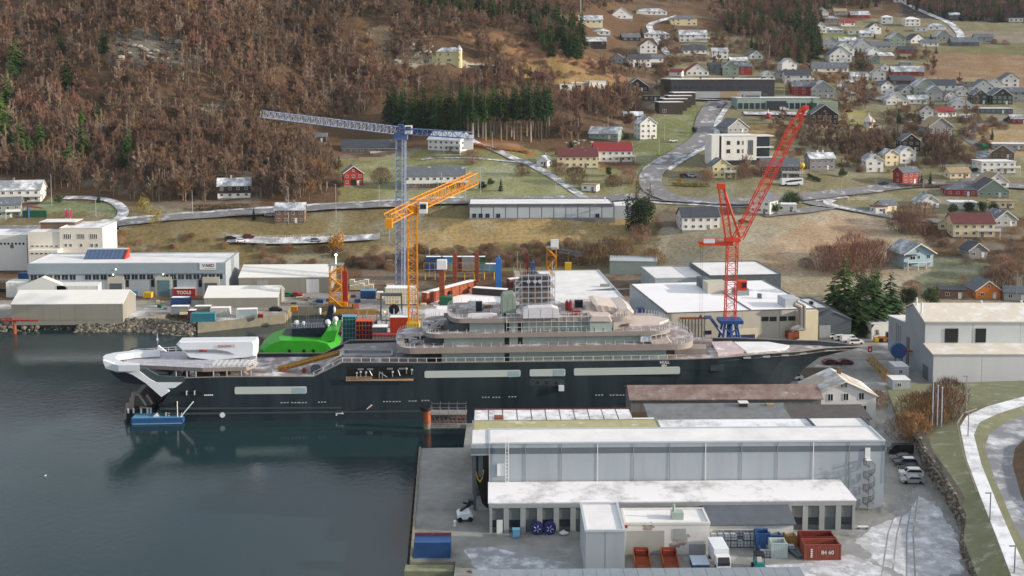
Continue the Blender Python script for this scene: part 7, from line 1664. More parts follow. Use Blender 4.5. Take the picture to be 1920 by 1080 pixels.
    for f in range(fl):
        n = max(1, int(wl / step)); z = .4 + f * 2.65 + .85
        for i in range(n):
            if near or rs.random() < .8:
                if 'e' in ex and f == 0 and i == n // 2:
                    b = BX(-1.2, 1.2, -.1, -.02, .4, 3.0); b.build('gate', black, t); continue
                x = -hw + wl * (i + .5) / n; window(t, x - ww / 2, -(off if f == 0 else 0), z, ww, wh, 'f', fm)
        n = max(1, int(d / 4.0))
        for i in range(n):
            y = d * (i + .5) / n; window(t, hw + (off if f == 0 else 0), y - ww / 2, z, ww, wh, 'r', fm)
            if near: window(t, -hw - (off if f == 0 else 0), y + ww / 2, z, ww, wh, 'l', fm)
    if ridge == 'y' and hw > 3: window(t, -.5, 0, e + r * .25, 1.0, 1.0, 'f', fm)
    if ridge == 'x' and near: window(t, hw, d / 2 - .5, e + r * .2, 1.0, .9, 'r', fm)
    if near: x = hw * .35; b = BX(x, x + 1.0, -.07 - off, -.005 - off, .4, 2.45); b.build('door', brown if wk in 'WCY' else white, t)
    if 'b' in ex:
        x0, x1, z = hw * .1, hw + 1.6, .4 + (fl - 1) * 2.65; bl = MB(); bl.box(x0, x1, -2.0, -.12, z - .15, z); q = bl.build('balcony', white, t)
        bl = MB(); bl.box(x0, x1, -2.0, -1.93, z + .01, z + .95).box(x1 - .07, x1, -1.92, -.12, z + .01, z + .95); bl.build('parapet', white, q)
        bl = MB(); [bl.box(xx, xx + .15, -1.95, -1.8, -1.5, z - .151) for xx in (x0 + .1, x1 - .3)]; bl.build('post', white, q)
    return t
HP = []
for ln in HOUSES.strip().split('\n'):
    a, label = ln.split('|'); q = a.split()
    u, v, wpx, fl = float(q[0]), float(q[1]), float(q[2]), int(q[3])
    house(u, v, wpx, fl, q[4], float(q[5]), q[6], q[7], q[8] if len(q) > 8 else '', label); HP.append((u, v, wpx))
# light blue house with balcony
P = on(1722, 503); t = thing('house', 'light blue gabled house with white balcony and veranda at the field edge', 'house', P, R(14)); s = ppm(P); w = 62 / s; hw = w / 2; e, r, d = 5.6, 3.4, 11
b = PY([(-hw, .4), (hw, .4), (hw, e), (0, e + r), (-hw, e)], 0, d); b.build('wall', ltblue, t); b = BX(-hw + .05, hw - .05, .05, d, -2, .395); b.build('foundation', concrete, t)
b = MB(); k = r / hw
for sg in (-1, 1): b.prism_y([(sg * (hw + .8), e - .8 * k + .02), (sg * .001, e + r + .02), (sg * .001, e + r + .3), (sg * (hw + .8), e - .8 * k + .3)], -1.2, d + .5)
rf = b.build('roof', frostroof, t); b = MB()
for sg in (-1, 1): b.prism_y([(sg * (hw + .8), e - .8 * k - .1), (0, e + r - .1), (0, e + r + .33), (sg * (hw + .8), e - .8 * k + .33)], -1.3, -1.21)
b.build('verge_board', white, rf)
for x, z, ww in ((-1, 5.6, 1.0), (-.6, 3.4, 1.2), (hw * .55, 3.4, 1.4), (-hw * .75, .9, 1.2), (-hw * .6, 3.2, 2.2)): window(t, x, 0, z, ww, 1.4)
b = BX(-hw - .2, hw * .35, -2.6, -.05, 2.55, 2.75); q = b.build('balcony', white, t); b = BX(-hw - .2, hw * .35, -2.6, -2.5, 2.76, 3.7); b.build('parapet', ltblue, q); b = MB(); [b.box(x, x + .2, -2.5, -2.3, -1, 2.549) for x in (-hw, -hw * .3, hw * .25)]; b.build('post', white, q)
b = BX(-hw - .3, -hw * .25, -1.6, -.05, 5.0, 5.2); b.build('awning', dark, t); b = PX([(-2.4, 2.5), (-.1, .2), (-.1, .4), (-2.4, 2.8)], hw * .36, hw * .6); b.build('stair', white, t)
# yellow villa with corner turret
P = on(840, 118); t = thing('villa', 'pale yellow villa with pointed corner turret alone on the hillside', 'villa', P, R(-6)); w = 46 / ppm(P); hw = w / 2; e = 6.6; d = 8
b = BX(-hw, hw, 0, d, -3, e); b.build('wall', yellow, t); b = MB(); i = 3.2; b.add([(-hw - .5, -.5, e + .01), (hw + .5, -.5, e + .01), (hw + .5, d + .5, e + .01), (-hw - .5, d + .5, e + .01), (-hw + i, d / 2, e + 2.6), (hw - i, d / 2, e + 2.6)], [(0, 1, 5, 4), (1, 2, 5), (2, 3, 4, 5), (3, 0, 4), (3, 2, 1, 0)]); rf = b.build('roof', frostroof, t)
b = BX(-1, 0, d / 2 - .3, d / 2 + .3, e + 2, e + 3.2); b.build('chimney', red, rf)
b = TB((hw - .6, .6, -3), (hw - .6, .6, e + 1), 1.7, 1.7, 8); tu = b.build('turret', yellow, t); b = TB((hw - .6, .6, e + 1), (hw - .6, .6, e + 4.2), 2.0, .05, 8); b.build('turret_roof', frostroof, tu)
for x, z in ((-hw + 2, 4.2), (-.4, 4.2), (-hw + 1.2, 1.2), (-.6, .9), (.6, .9)): window(t, x, 0, z, 1.1, 1.5)
for z in (1.2, 4.2): window(tu, hw - 1.0, -1.15, z, .8, 1.4)
b = BX(-hw - 2.6, -hw - .02, 1, 5, -3, 4.2); b.build('side_wing', yellow, t); b = BX(-hw - 2.8, -hw - .02, .8, 5.2, 4.2, 4.4); b.build('side_roof', frostroof, t)
P = on(740, 124); e_ = on(932, 126); t = thing('terrace_wall', 'long pale terrace wall under the yellow hillside villa', 'wall', P); q = e_ - P; b = MB(); b.prism([(0, 0), (q.x, q.y), (q.x, q.y + 1), (0, 1)], [-2, q.z - 2, q.z - 2, -2], [1.6, q.z + 1.0, q.z + 1.0, 1.6]); b.build('wall', conwall, t); b = MB(); b.prism([(0, -.2), (q.x, q.y - .2), (q.x, q.y + 1.2), (0, 1.2)], [1.61, q.z + 1.01, q.z + 1.01, 1.61], [1.8, q.z + 1.2, q.z + 1.2, 1.8]); b.build('coping', snowroof, t)
# school, low school, stepped terrace, dark terrace row, white modern block, pavilion
def block(name, label, cat, u0, v0, u1, hpx, d, wall, roof, rot=R(2)):
    P = on(u0, v0); F_ = Frame(P, rot); dd = ray(u1, v0); ly = -dd[0] * F_.s + dd[1] * F_.c; oy = F_.o[0] * F_.s - F_.o[1] * F_.c; tt_ = -oy / ly
    L_ = F_.loc((dd[0] * tt_, dd[1] * tt_, 0))[0]; h = F_.hit(u0, v0 - hpx, 0)[1]; t = thing(name, label, cat, P, rot)
    b = BX(0, L_, 0, d, -3, h); b.build('wall', wall, t); b = BX(-.3, L_ + .3, -.3, d + .3, h, h + .35); b.build('roof', roof, t); return t, F_, L_, h
t, F_, L_, h_ = block('school', 'very long dark school with snowy flat roof across the valley', 'school', 1258, 184, 1452, 35, 30, pm('charcoal_boards', (48, 46, 50), .6, .15, .4), snowroof, R(4))
for k in range(18): x = 1 + (L_ - 3) * k / 18; window(t, x, 0, h_ * .46, (L_ - 3) / 18 - .5, 2.4, fm=dkgrey)
for k in range(12): x = 1 + (L_ - 3) * k / 12; window(t, x, 0, .6, 2.6, 1.8, fm=greyp)
b = BX(.5, L_ - 8, -.12, -.04, .1, h_ * .36); b.build('light_band', greyp, t); b = BX(L_ * .48, L_ * .66, -.2, -.13, .1, h_ * .36); b.build('tan_entrance', tanroof, t); [(lambda b: (b.box(x, x + 1, 6, 7, h_ + .36, h_ + 1.3), b.build('roof_vent', black, t)))(MB()) for x in (L_ * .3, L_ * .62, L_ * .9)]
t, F_, L_, h_ = block('kindergarten', 'low pale building with white rim and glazed front below the dark school', 'school', 1382, 206, 1535, 22, 14, pm('pale_teal_wall', (140, 158, 150), .5, .1), snowroof, R(3))
for k in range(14): x = .6 + (L_ - 1) * k / 14; window(t, x, 0, .5, (L_ - 1) / 14 - .7, 3.4, fm=dkgrey)
b = BX(L_ * .36, L_ * .6, -.5, -.05, .3, h_ * .75); b.build('glass_front', glass, t); b = BX(L_ * .08, L_ * .28, 1, 5, h_ + .36, h_ + 1.6); b.build('roof_house', slate, t); b = BX(L_ + .02, L_ + 12, 2, 12, -3, h_ * .7); b.build('green_wing', green, t)
for i, (u0, u1, v, hp) in enumerate(((1050, 1078, 168, 9), (1072, 1108, 168, 12), (1104, 1139, 172, 19))):
    t, F_, L_, h_ = block('terrace_house', ('white flat roofed terrace house stepping up the slope, left one', 'white flat roofed terrace house stepping up the slope, middle one', 'white flat roofed terrace house stepping up the slope, right one')[i], 'house', u0, v, u1, hp, 9, (white, tanroof, warmw)[i], snowroof, R(12)); window(t, 1, 0, 1, L_ * .4, 1.8); window(t, L_, 2, 1, 2.5, 1.8, 'r')
for i in range(4):
    t, F_, L_, h_ = block('row_house', 'dark flat roofed row house with white roof edge, %s of the stepped row' % ('lowest', 'second lowest', 'second highest', 'highest')[i], 'house', 1236 + i * 9, 214 - i * 6, 1280 + i * 8, 22, 9, dark, snowroof, R(8)); window(t, L_, 1.5, 1, 2, 2, 'r'); window(t, 2, 0, 1, 2, 1.6)
t, F_, L_, h_ = block('modern_block', 'white modern three storey block with dark recess and roof terraces', 'apartment block', 1353, 311, 1418, 56, 11, white, snowroof, R(9))
b = BX(-.05, L_ + .05, -.06, -.005, -2, 2.6); b.build('dark_base', pm('dark_base', (40, 40, 50), .5, .1), t)
for x, w in ((2.2, 1.8), (7.0, 1.3), (9.4, .6)):
    for z in (h_ * .42, h_ * .70): window(t, x * L_ / 16, 0, z, w, 1.9, fm=dkgrey)
b = BX(L_ * .75, L_ * .9, -.08, -.005, h_ * .35, h_ * .85); b.build('dark_panel', dkgrey, t)
b = BX(-6.0, -2.2, -2.5, 7, -2, h_ + .6); b.build('stair_tower', white, t); b = BX(-2.19, -.01, 1, 8, -2, h_ - .4); b.build('dark_recess', pm('dark_base', (40, 40, 50), .5, .1), t)
for z in (h_ * .28, h_ * .62, h_): b = BX(L_ + .02, L_ + 9, 1, 10.5, z - .5, z); b.build('terrace', white, t)
b = BX(L_ + .02, L_ + 7.5, 2.5, 10, -2, h_ - .5); b.build('glazed_wing', glass, t)
P = on(1628, 237); t = thing('pavilion', 'small round pavilion with pointed pale roof on the green', 'pavilion', P); b = TB((0, 0, -1), (0, 0, 2.6), 2.6, 2.6, 8); b.build('wall', white, t); b = TB((0, 0, 2.6), (0, 0, 6.6), 4.2, .1, 8); b.build('roof', beige, t); b = TB((0, 0, 6.4), (0, 0, 7.8), .25); b.build('spike', white, t)
# ================================================================ VEHICLES
def car_mesh(kind):
    b = MB(); g = MB()
    if kind == 'van': pr = [(-2.5, .35), (2.5, .35), (2.5, 1.0), (1.9, 1.15), (1.35, 1.95), (-2.45, 2.0), (-2.5, 1.0)]; gl = [(1.28, 1.85), (1.75, 1.18), (.4, 1.18), (.4, 1.85)]
    elif kind == 'suv': pr = [(-2.2, .35), (2.2, .35), (2.25, .95), (1.2, 1.08), (.6, 1.62), (-1.7, 1.66), (-2.2, 1.1)]; gl = [(.5, 1.56), (1.05, 1.1), (-1.9, 1.1), (-1.6, 1.58)]
    else: pr = [(-2.1, .3), (2.15, .3), (2.15, .8), (1.15, .95), (.45, 1.42), (-1.1, 1.44), (-1.9, 1.0), (-2.15, .9)]; gl = [(.4, 1.36), (1.0, .97), (-1.75, 1.0), (-1.05, 1.38)]
    n = len(pr)
    for y, sc in ((-.88, .96), (-.78, 1.0), (.78, 1.0), (.88, .96)): b.v += [(x * (1 if abs(y) < .8 else .985), y * (1 if z < 1.05 else .86), z) for x, z in pr]
    b.f = [tuple(range(n)), tuple(range(4 * n - 1, 3 * n - 1, -1))] + [(r * n + (i + 1) % n, r * n + i, (r + 1) * n + i, (r + 1) * n + (i + 1) % n) for r in range(3) for i in range(n)]; b.m = [0] * len(b.f)
    for sg in (-1, 1): g.prism_y(gl, *(sorted((sg * .80, sg * .885))))
    zt = 1.83 if kind == 'van' else (1.55 if kind == 'suv' else 1.35); x0, x1 = (1.4, 1.86) if kind == 'van' else ((.66, 1.15) if kind == 'suv' else (.5, 1.1))
    zl = 1.18 if kind == 'van' else 1.1 if kind == 'suv' else .97
    g.add([(x1 + .03, -.68, zl), (x1 + .03, .68, zl), (x0 + .03, .62, zt), (x0 + .03, -.62, zt)], [(0, 1, 2, 3)])
    return b, g.mesh('window', glass)
wb = MB(); wb.tube((0, -.1, 0), (0, .1, 0), .33, .33, 10); wmesh = wb.mesh('wheel', tyre); KM = {k: car_mesh(k) for k in ('car', 'suv', 'van')}; BM_ = {}
paints = dict(white=pm('car_white', (220, 220, 220), .3, .03), silver=pm('car_silver', (166, 170, 174), .3, .05, metal=.4), black=pm('car_black', (28, 30, 34), .3, .05), red=pm('car_red', (150, 26, 34), .3, .05), blue=pm('car_blue', (36, 52, 92), .3, .05), grey=pm('car_grey', (88, 92, 98), .3, .05), maroon=pm('car_maroon', (84, 30, 38), .3, .05), green=pm('car_green', (30, 120, 80), .4, .05))
def car(label, P, rz, kind, col, roofsnow=False, group=None):
    t = thing('parked_car', label, 'car' if kind != 'van' else 'van', P, rz, group)
    if (kind, col) not in BM_: BM_[kind, col] = KM[kind][0].mesh('body', paints[col])
    link('body', BM_[kind, col], t); link('window', KM[kind][1], t)
    for x in (-1.35, 1.35):
        for y in (-.82, .82): link('wheel', wmesh, t, (x, y, .33))
    b = MB(); [b.box(2.12 if kind != 'van' else 2.47, 2.2 if kind != 'van' else 2.53, y - .2, y + .2, .62, .8) for y in (-.6, .6)]; b.build('headlight', whitesteel, t)
    if roofsnow: z = {'van': 2.0, 'suv': 1.66, 'car': 1.44}[kind]; b = BX(-1.5, .45, -.62, .62, z - .02, z + .05); b.build('snow_cover', snow, t)
    return t
G = lambda u, v: at_z(u, v, 3)
for i, (lab, u, v, k, c_, sn) in enumerate((('black van, farthest of the cars under the stone wall', 1688, 850, 'van', 'black', 0), ('dark grey hatchback second farthest under the stone wall', 1692, 864, 'car', 'grey', 0), ('grey estate with snowy roof in the middle of the row under the stone wall', 1698, 873, 'suv', 'grey', 1), ('black hatchback right in front of the snowy roofed one', 1706, 884, 'car', 'black', 0), ('silver van with snowy roof, second nearest under the stone wall', 1708, 893, 'suv', 'white', 1), ('silver hatchback, nearest of the cars under the stone wall', 1710, 905, 'car', 'silver', 0))):
    car(lab, G(u, v), R(180 - 4), k, c_, sn)
for lab, u, v, k, c_ in (('white pickup, rearmost of four white vehicles by the dark store', 1567, 634, 'suv', 'white'), ('white estate, second of four white vehicles by the dark store', 1578, 638, 'suv', 'white'), ('white van, third of four white vehicles by the dark store', 1592, 641, 'van', 'white'), ('white pickup nearest the yacht bow', 1604, 645, 'suv', 'white'),
                         ('dark maroon car by the dock wall, left of two', 1557, 683, 'car', 'maroon'), ('dark maroon car by the dock wall, right of two', 1584, 683, 'car', 'maroon'), ('blue and white van on the low dock floor under the bow', 1487, 712, 'van', 'white'), ('dark car parked left of the shore tent', 10, 548, 'car', 'black'), ('green car by the door of the right storage tent', 541, 556, 'car', 'green'), ('red car by the door of the right storage tent', 556, 556, 'car', 'red'), ('dark car parked on the wharf above the pier', 517, 583, 'car', 'black')):
    car(lab, G(u, v) if v != 712 else at_z(u, v, .8), R(8 if v > 600 else 0), k, c_)
for lab, u, v, k, c_, rz in (('red car parked right of the white office', 210, 437, 'car', 'red', 0), ('dark blue car behind the red one by the office', 215, 432, 'car', 'blue', 0), ('white car on the small car park below the road', 452, 455, 'car', 'white', 20), ('dark car at the left end of the small car park', 432, 450, 'car', 'black', 20), ('red brown car on the small car park', 466, 448, 'suv', 'maroon', 20), ('pale car at the right end of the small car park', 592, 455, 'suv', 'silver', 0), ('frosted car beside the brown roadside house', 506, 407, 'car', 'silver', 0),
                              ('grey car driving up the village road', 1348, 203, 'car', 'grey', 70), ('dark car on the road before the red house', 1657, 347, 'car', 'blue', 5), ('dark blue car behind the copper trees by the cream barn', 1735, 430, 'suv', 'blue', 70), ('red car below the white junction house', 1394, 419, 'car', 'maroon', 0), ('white car parked at the hedge corner', 1262, 267, 'car', 'white', 10), ('white car left of the yellow gabled house', 1298, 333, 'suv', 'silver', 5), ('maroon car left of the white car by the yellow house', 1283, 333, 'suv', 'maroon', 5), ('maroon car by the green beside the pavilion', 1592, 211, 'car', 'maroon', 0), ('white car on the car park before the kindergarten', 1470, 208, 'van', 'white', 0), ('white van beside the white car before the kindergarten', 1490, 206, 'van', 'white', 0), ('silver car at the left end of the school car park', 1292, 183, 'car', 'silver', 80), ('dark car on the school car park', 1308, 184, 'car', 'black', 80), ('grey car on the school car park near the road', 1323, 185, 'car', 'grey', 80), ('headlit white car on the field lane', 1806, 246, 'car', 'white', -70), ('white car below the steep lane houses', 1258, 80, 'car', 'white', 0), ('silver car on the steep lane', 1250, 76, 'car', 'silver', 40), ('dark car beside the white modern house at the right', 1830, 322, 'suv', 'black', 10)):
    P = on(u, v); P.z += .3; car(lab, P, R(rz), k, c_)
# box van, bus, caravan, green truck, box lorry in the front yard
def boxtruck(name, label, P, rz, L_, h, cab, box_m, cab_m):
    t = thing(name, label, 'truck', P, rz); b = BX(-1.2, 1.2, 0, L_ - cab, .8, h); b.build('box', box_m, t); b = PX([(L_ - cab + .1, .5), (L_, .5), (L_, 1.6), (L_ - .35, 2.4), (L_ - cab + .1, 2.4)], -1.1, 1.1); b.build('cab', cab_m, t); b = BX(-.95, .95, L_ + .005, L_ + .03, 1.1, 1.6); b.add([(-.95, L_ + .02, 1.62), (.95, L_ + .02, 1.62), (.9, L_ - .3, 2.36), (-.9, L_ - .3, 2.36)], [(0, 1, 2, 3)]); b.build('windscreen', glass, t)
    for y in (1.0, L_ - .9):
        for x in (-1.0, 1.0): b = TB((x - .12, y, .48), (x + .12, y, .48), .48, .48, 12); b.build('wheel', tyre, t)
    return t
P = G(1352, 1071); t = boxtruck('box_truck', 'white box lorry seen from above beside the workshop corner', P + Vector((0, 5.6, 0)), R(180 + 3), 6.2, 3.1, 1.7, boatwhite, paints['white'])
t = thing('box_trailer', 'white box trailer behind the row of white vans', 'trailer', G(1546, 633), R(8)); b = BX(0, 7, 0, 2.4, .8, 3.4); b.build('box', boatwhite, t); [(lambda b: (b.tube((x, .1, .45), (x, 2.3, .45), .45, .45, 10), b.build('wheel', tyre, t)))(MB()) for x in (4.6, 5.7)]
P = on(1484, 349); P.z += .35; t = thing('coach', 'white coach with black slanted side window band parked by the road', 'bus', P, R(6)); b = BX(-5, 5, -1.25, 1.25, .5, 3.3); b.build('body', boatwhite, t); b = PY([(-3.4, 1.9), (-2.8, 1.4), (4.4, 2.2), (4.4, 2.9), (-1, 2.5)], -1.3, -1.255); b.build('window', glass, t); [(lambda b: (b.tube((x, -1.3, .5), (x, 1.3, .5), .5, .5, 10), b.build('wheel', tyre, t)))(MB()) for x in (-3, 3)]
P = on(1812, 224); P.z += .3; t = thing('caravan', 'long white caravan on the lane below the crimson roof', 'caravan', P, R(2)); b = BX(-3.6, 3.6, 0, 2.3, .5, 2.8); b.build('body', boatwhite, t); [window(t, x, 0, 1.4, 1.2, .8) for x in (-2.8, -.6, 1.6)]; b = TB((0, .1, .4), (0, 2.2, .4), .4, .4, 8); b.build('wheel', tyre, t)
P = on(1848, 283); P.z += .3; t = boxtruck('green_truck', 'green lorry on the lane at the right edge', P + Vector((0, 6, 0)), R(180), 6.5, 3.2, 1.8, paints['green'], paints['green'])
# ================================================================ POLES, HEDGES, FENCES
def lamp(label, u, v, hpx, name='street_lamp', arm=True, m=None, g=None):
    P = on(u, v) if v < 520 else at_z(u, v, 3.0 if u < 1700 else 7.0); h = hpx / ppm(P); t = thing(name, label, 'lamp post' if arm else 'pole', P, 0, g); b = TB((0, 0, -1), (0, 0, h), .13, .09, 6); b.build('pole', m or steel, t)
    b = MB()
    if arm: b.box(-.9, .1, -.08, .08, h - .08, h + .08); b.build('lamp_head', steel, t)
    else: b.tube((0, 0, h), (0, 0, h + .2), .2, .1, 6); b.build('cap', m or steel, t)
HL = [(float(l_.split()[0]), float(l_.split()[1]), l_.split('|')[1]) for l_ in HOUSES.strip().split('\n')] + [(1010, 412, 'long low grey warehouse by the main road'), (860, 500, 'stacked site containers'), (840, 118, 'yellow hillside villa')]
for i, (u, v, h) in enumerate(((97, 387, 60), (180, 407, 36), (361, 402, 45), (630, 410, 65), (541, 420, 70), (711, 388, 40), (828, 372, 50), (901, 364, 52), (872, 378, 30), (1042, 370, 42), (1207, 365, 40), (1362, 375, 30), (1418, 362, 28), (1498, 366, 22), (1576, 362, 22), (1601, 375, 28), (1643, 362, 25), (1731, 358, 24), (1815, 394, 26), (1834, 392, 30), (1770, 298, 34), (1442, 118, 36), (1607, 240, 34), (1084, 260, 38), (1236, 290, 32), (1246, 262, 30), (1140, 250, 30), (1906, 550, 42), (923, 275, 28), (1072, 440, 50), (805, 520, 62), (970, 505, 34), (1300, 390, 20), (1470, 180, 26), (1612, 200, 18), (1530, 230, 18), (1660, 225, 20))):
    q = min(((abs(a - u) + 2 * abs(c - v), l_) for a, c, l_ in HL), key=lambda z: z[0]); HL.remove(next(z for z in HL if z[2] == q[1]))
    lamp(' '.join(('street lamp nearest the ' + q[1]).split()[:16]), u, v, h, g='street lamps of the village')
for i, (u, v) in enumerate(((1811, 776), (1815, 818), (1856, 975), (1902, 1074))): lamp(('grey street lamp at the top of the snowy footpath', 'grey street lamp on the grass bank below the path bend', 'grey street lamp halfway along the snowy footpath', 'grey street lamp by the path at the bottom right corner')[i], u, v, (72, 45, 52, 52)[i])
for i, (u, v, h) in enumerate(((1748, 790, 76), (1757, 792, 70), (1765, 792, 66))): lamp('bare grey flagpole, %s of three beside the orange bushes' % ('left', 'middle', 'right')[i], u, v, h, 'flagpole', False, cranegrey)
t = thing('power_mast', 'tall grey power mast at the top of the village', 'mast', on(1088, 36)); b = TB((0, 0, -1), (0, 0, 24), .7, .5, 8); b.build('shaft', concrete, t)
for i, u in enumerate((123, 132)): lamp('pink advertising banner pole by the roadside, %s of two' % ('left', 'right')[i], u, 414, 22, 'banner_pole', False, whitesteel); P = on(u, 414); t = C.objects[-1]; 
for i, u in enumerate((122, 131)): P = on(u, 414); t = thing('banner', 'pink banner on the roadside pole, %s of two' % ('left', 'right')[i], 'banner', P + Vector((0, -.3, 0))); b = BX(0, 1.2, -.04, .04, 1.4, 4.6); b.build('cloth', pm('pink_cloth', (226, 96, 120), .7, .08), t); b = MB(); b.bar((0, 0, 4.6), (1.2, 0, 4.6), .06); b.build('rod', steel, t)
t = thing('playground_net', 'green playground net fence with blue post and red beams', 'play frame', on(65, 408)); b = BX(-5, 5, -.1, .1, 0, 3); b.build('net', greenp, t); b = TB((-2.4, -.3, 0), (-2.4, -.3, 5), .5); b.build('blue_post', bluepaint, t); b = MB(); b.bar((-3, -.3, 4.8), (3.5, -.3, 4.0), .5); b.build('beam', red, t)
P = on(1503, 327); P.z += 1; t = thing('round_sign', 'yellow balloon shaped sign on a post behind the brown house', 'sign', P); b = MB(); b.ball((0, 0, 3.2), 1.5, 10).tube((0, 0, .9), (0, 0, 1.8), .3, .8, 8); b.build('balloon', yelp, t); b = TB((0, 0, -2), (0, 0, 1), .15); b.build('post', steel, t)
P = on(1440, 221); P.z += .3; t = thing('red_tent', 'small red and white pointed tent on the school yard', 'tent', P); b = TB((0, 0, 0), (0, 0, 2.4), 2.6, .5, 8); b.build('lower_cloth', red, t); b = TB((0, 0, 2.4), (0, 0, 5), .5, .05, 8); b.build('white_top', white, t)
def fence(name, label, pts, h, m, z=None):
    P = [on(u, v) for u, v in pts]; o = P[0]; t = thing(name, label, 'fence', o); b = MB(); c = MB()
    for i in range(len(P) - 1):
        p, q = P[i] - o, P[i + 1] - o; n = max(1, int((q - p).length / 3))
        for k in range(n): r_ = p.lerp(q, k / n); b.tube(r_ + Vector((0, 0, -.5)), r_ + Vector((0, 0, h)), .07, .07, 4)
        for zz in (.5, 1): c.bar(p + Vector((0, 0, h * zz)), q + Vector((0, 0, h * zz)), .07)
    b.build('post', m, t); c.build('rail', m, t)
fence('road_fence', 'white roadside fence below the brown houses at the car park', [(425, 444), (520, 447), (610, 444)], 1.1, whitesteel); fence('road_fence', 'pale fence posts at the back of the yard before the brush', [(1090, 486), (1110, 486), (1130, 485)], 1.6, whitesteel); fence('road_fence', 'steel crash barrier along the main road above the warehouse', [(600, 386), (700, 380), (800, 375)], .8, conwall); fence('road_fence', 'white posts along the main road at the right', [(1590, 378), (1600, 377), (1628, 376)], 1.4, whitesteel); fence('road_fence', 'white crash barrier on the road bend above the junction', [(1205, 320), (1222, 308), (1240, 296)], 1, whitesteel)
t = thing('garden_wall', 'long stone garden wall below the large white house', 'wall', on(808, 297)); o = on(808, 297); b = MB()
for i in range(8):
    P0, P1 = on(808 + i * 12, 297 - i * .3) - o, on(819.5 + i * 12, 297 - (i + 1) * .3) - o; b.prism([(P0.x, P0.y), (P1.x, P1.y), (P1.x, P1.y + .6), (P0.x, P0.y + .6)], -1, 1.4)
b.build('wall', conwall, t)
t = thing('garden_wall', 'pale garden wall below the dark roofed bungalow', 'wall', on(672, 302)); o = on(672, 302); P1 = on(740, 300) - o; b = MB(); b.prism([(0, 0), (P1.x, P1.y), (P1.x, P1.y + .4), (0, .4)], -1, 1.8); b.build('wall', pm('pale_wall', (168, 160, 136), .8, .1), t)
# ================================================================ TREES AND BUSHES
def blade(b, p, d, L_, w, rs, m=0):
    d = d.normalized(); a = d.cross(Vector((rs.uniform(-1, 1), rs.uniform(-1, 1), rs.uniform(-1, 1)))).normalized() * (w / 2)
    q = p + d * L_; k = len(b.v); b.v += [tuple(p - a), tuple(p + a), tuple(q)]; b.f.append((k, k + 1, k + 2)); b.m.append(m)
def bare_tree(seed, h, cr, ntw=430, dense=1.0):
    """trunk with limbs, and a crown of fine twigs that starts from the limbs"""
    rs = random.Random(seed); T = MB(); K = MB(); tip = Vector((rs.uniform(-.4, .4), rs.uniform(-.4, .4), h * .62))
    T.tube((0, 0, -1), tuple(tip), .22 * h / 10, .09 * h / 10, 5); ends = []
    for i in range(9):
        f = rs.uniform(.28, .95); p = Vector((0, 0, 0)).lerp(tip, f); a = rs.uniform(0, 6.28); up = rs.uniform(.5, 1.3)
        q = p + Vector((math.cos(a), math.sin(a), up)) * (cr * rs.uniform(.5, .8)); q.z = min(q.z, h * .95)
        T.tube(tuple(p), tuple(q), .08 * h / 10, .03 * h / 10, 4); ends.append((p, q))
        for j in range(2):
            r = p.lerp(q, rs.uniform(.4, .8)); e = r + Vector((rs.uniform(-1, 1), rs.uniform(-1, 1), rs.uniform(.3, 1.2))) * cr * .45; T.tube(tuple(r), tuple(e), .04 * h / 10, .015 * h / 10, 3); ends.append((r, e))
    top = tip + Vector((0, 0, h * .36)); T.tube(tuple(tip), tuple(top), .08 * h / 10, .02, 4); ends += [(tip, top)] * 5
    for i in range(int(ntw * dense)):
        p, q = rs.choice(ends); r = p.lerp(q, rs.uniform(.35, 1.05)); d = (q - p).normalized() + Vector((rs.uniform(-1, 1), rs.uniform(-1, 1), rs.uniform(-.1, 1.1)))
        blade(K, r, d, rs.uniform(.16, .34) * cr * 1.3, .11 * h / 10 * rs.uniform(.6, 1.5), rs)
    return T, K
def spruce(seed, h, w, base=.06, tiers=17):
    rs = random.Random(seed); T = MB(); K = MB(); T.tube((0, 0, -1), (0, 0, h * .95), .028 * h * .5, .02, 5)
    for i in range(tiers):
        f = i / (tiers - 1); z = h * (base + (1 - base) * f ** .92); r = w * (1 - f) ** .85 * rs.uniform(.78, 1.12) + .12; n = max(5, int(13 * (1 - f) + 5))
        for k in range(n):
            a = rs.uniform(0, 6.28); rr = r * rs.uniform(.6, 1.12); c, s_ = math.cos(a), math.sin(a); zz = z + rs.uniform(-.5, .5) * h / tiers
            p = Vector((0, 0, zz + .05 * rr)); q = Vector((c * rr, s_ * rr, zz - .36 * rr)); t = Vector((-s_, c, 0)) * (.24 * rr + .14)
            m = p.lerp(q, .5) + Vector((0, 0, .06 * rr)); b = len(K.v); K.v += [tuple(p), tuple(m - t), tuple(q), tuple(m + t), tuple(m + Vector((0, 0, -.25 * rr)))]
            K.f += [(b, b + 1, b + 2), (b, b + 2, b + 3), (b + 1, b + 4, b + 3)]; K.m += [0] * 3
            for j in range(2): g = p.lerp(q, rs.uniform(.4, 1)); blade(K, g, Vector((c + rs.uniform(-1, 1), s_ + rs.uniform(-1, 1), -.7)), .4 * rr + .2, .3 * rr ** .5, rs)
    return T, K
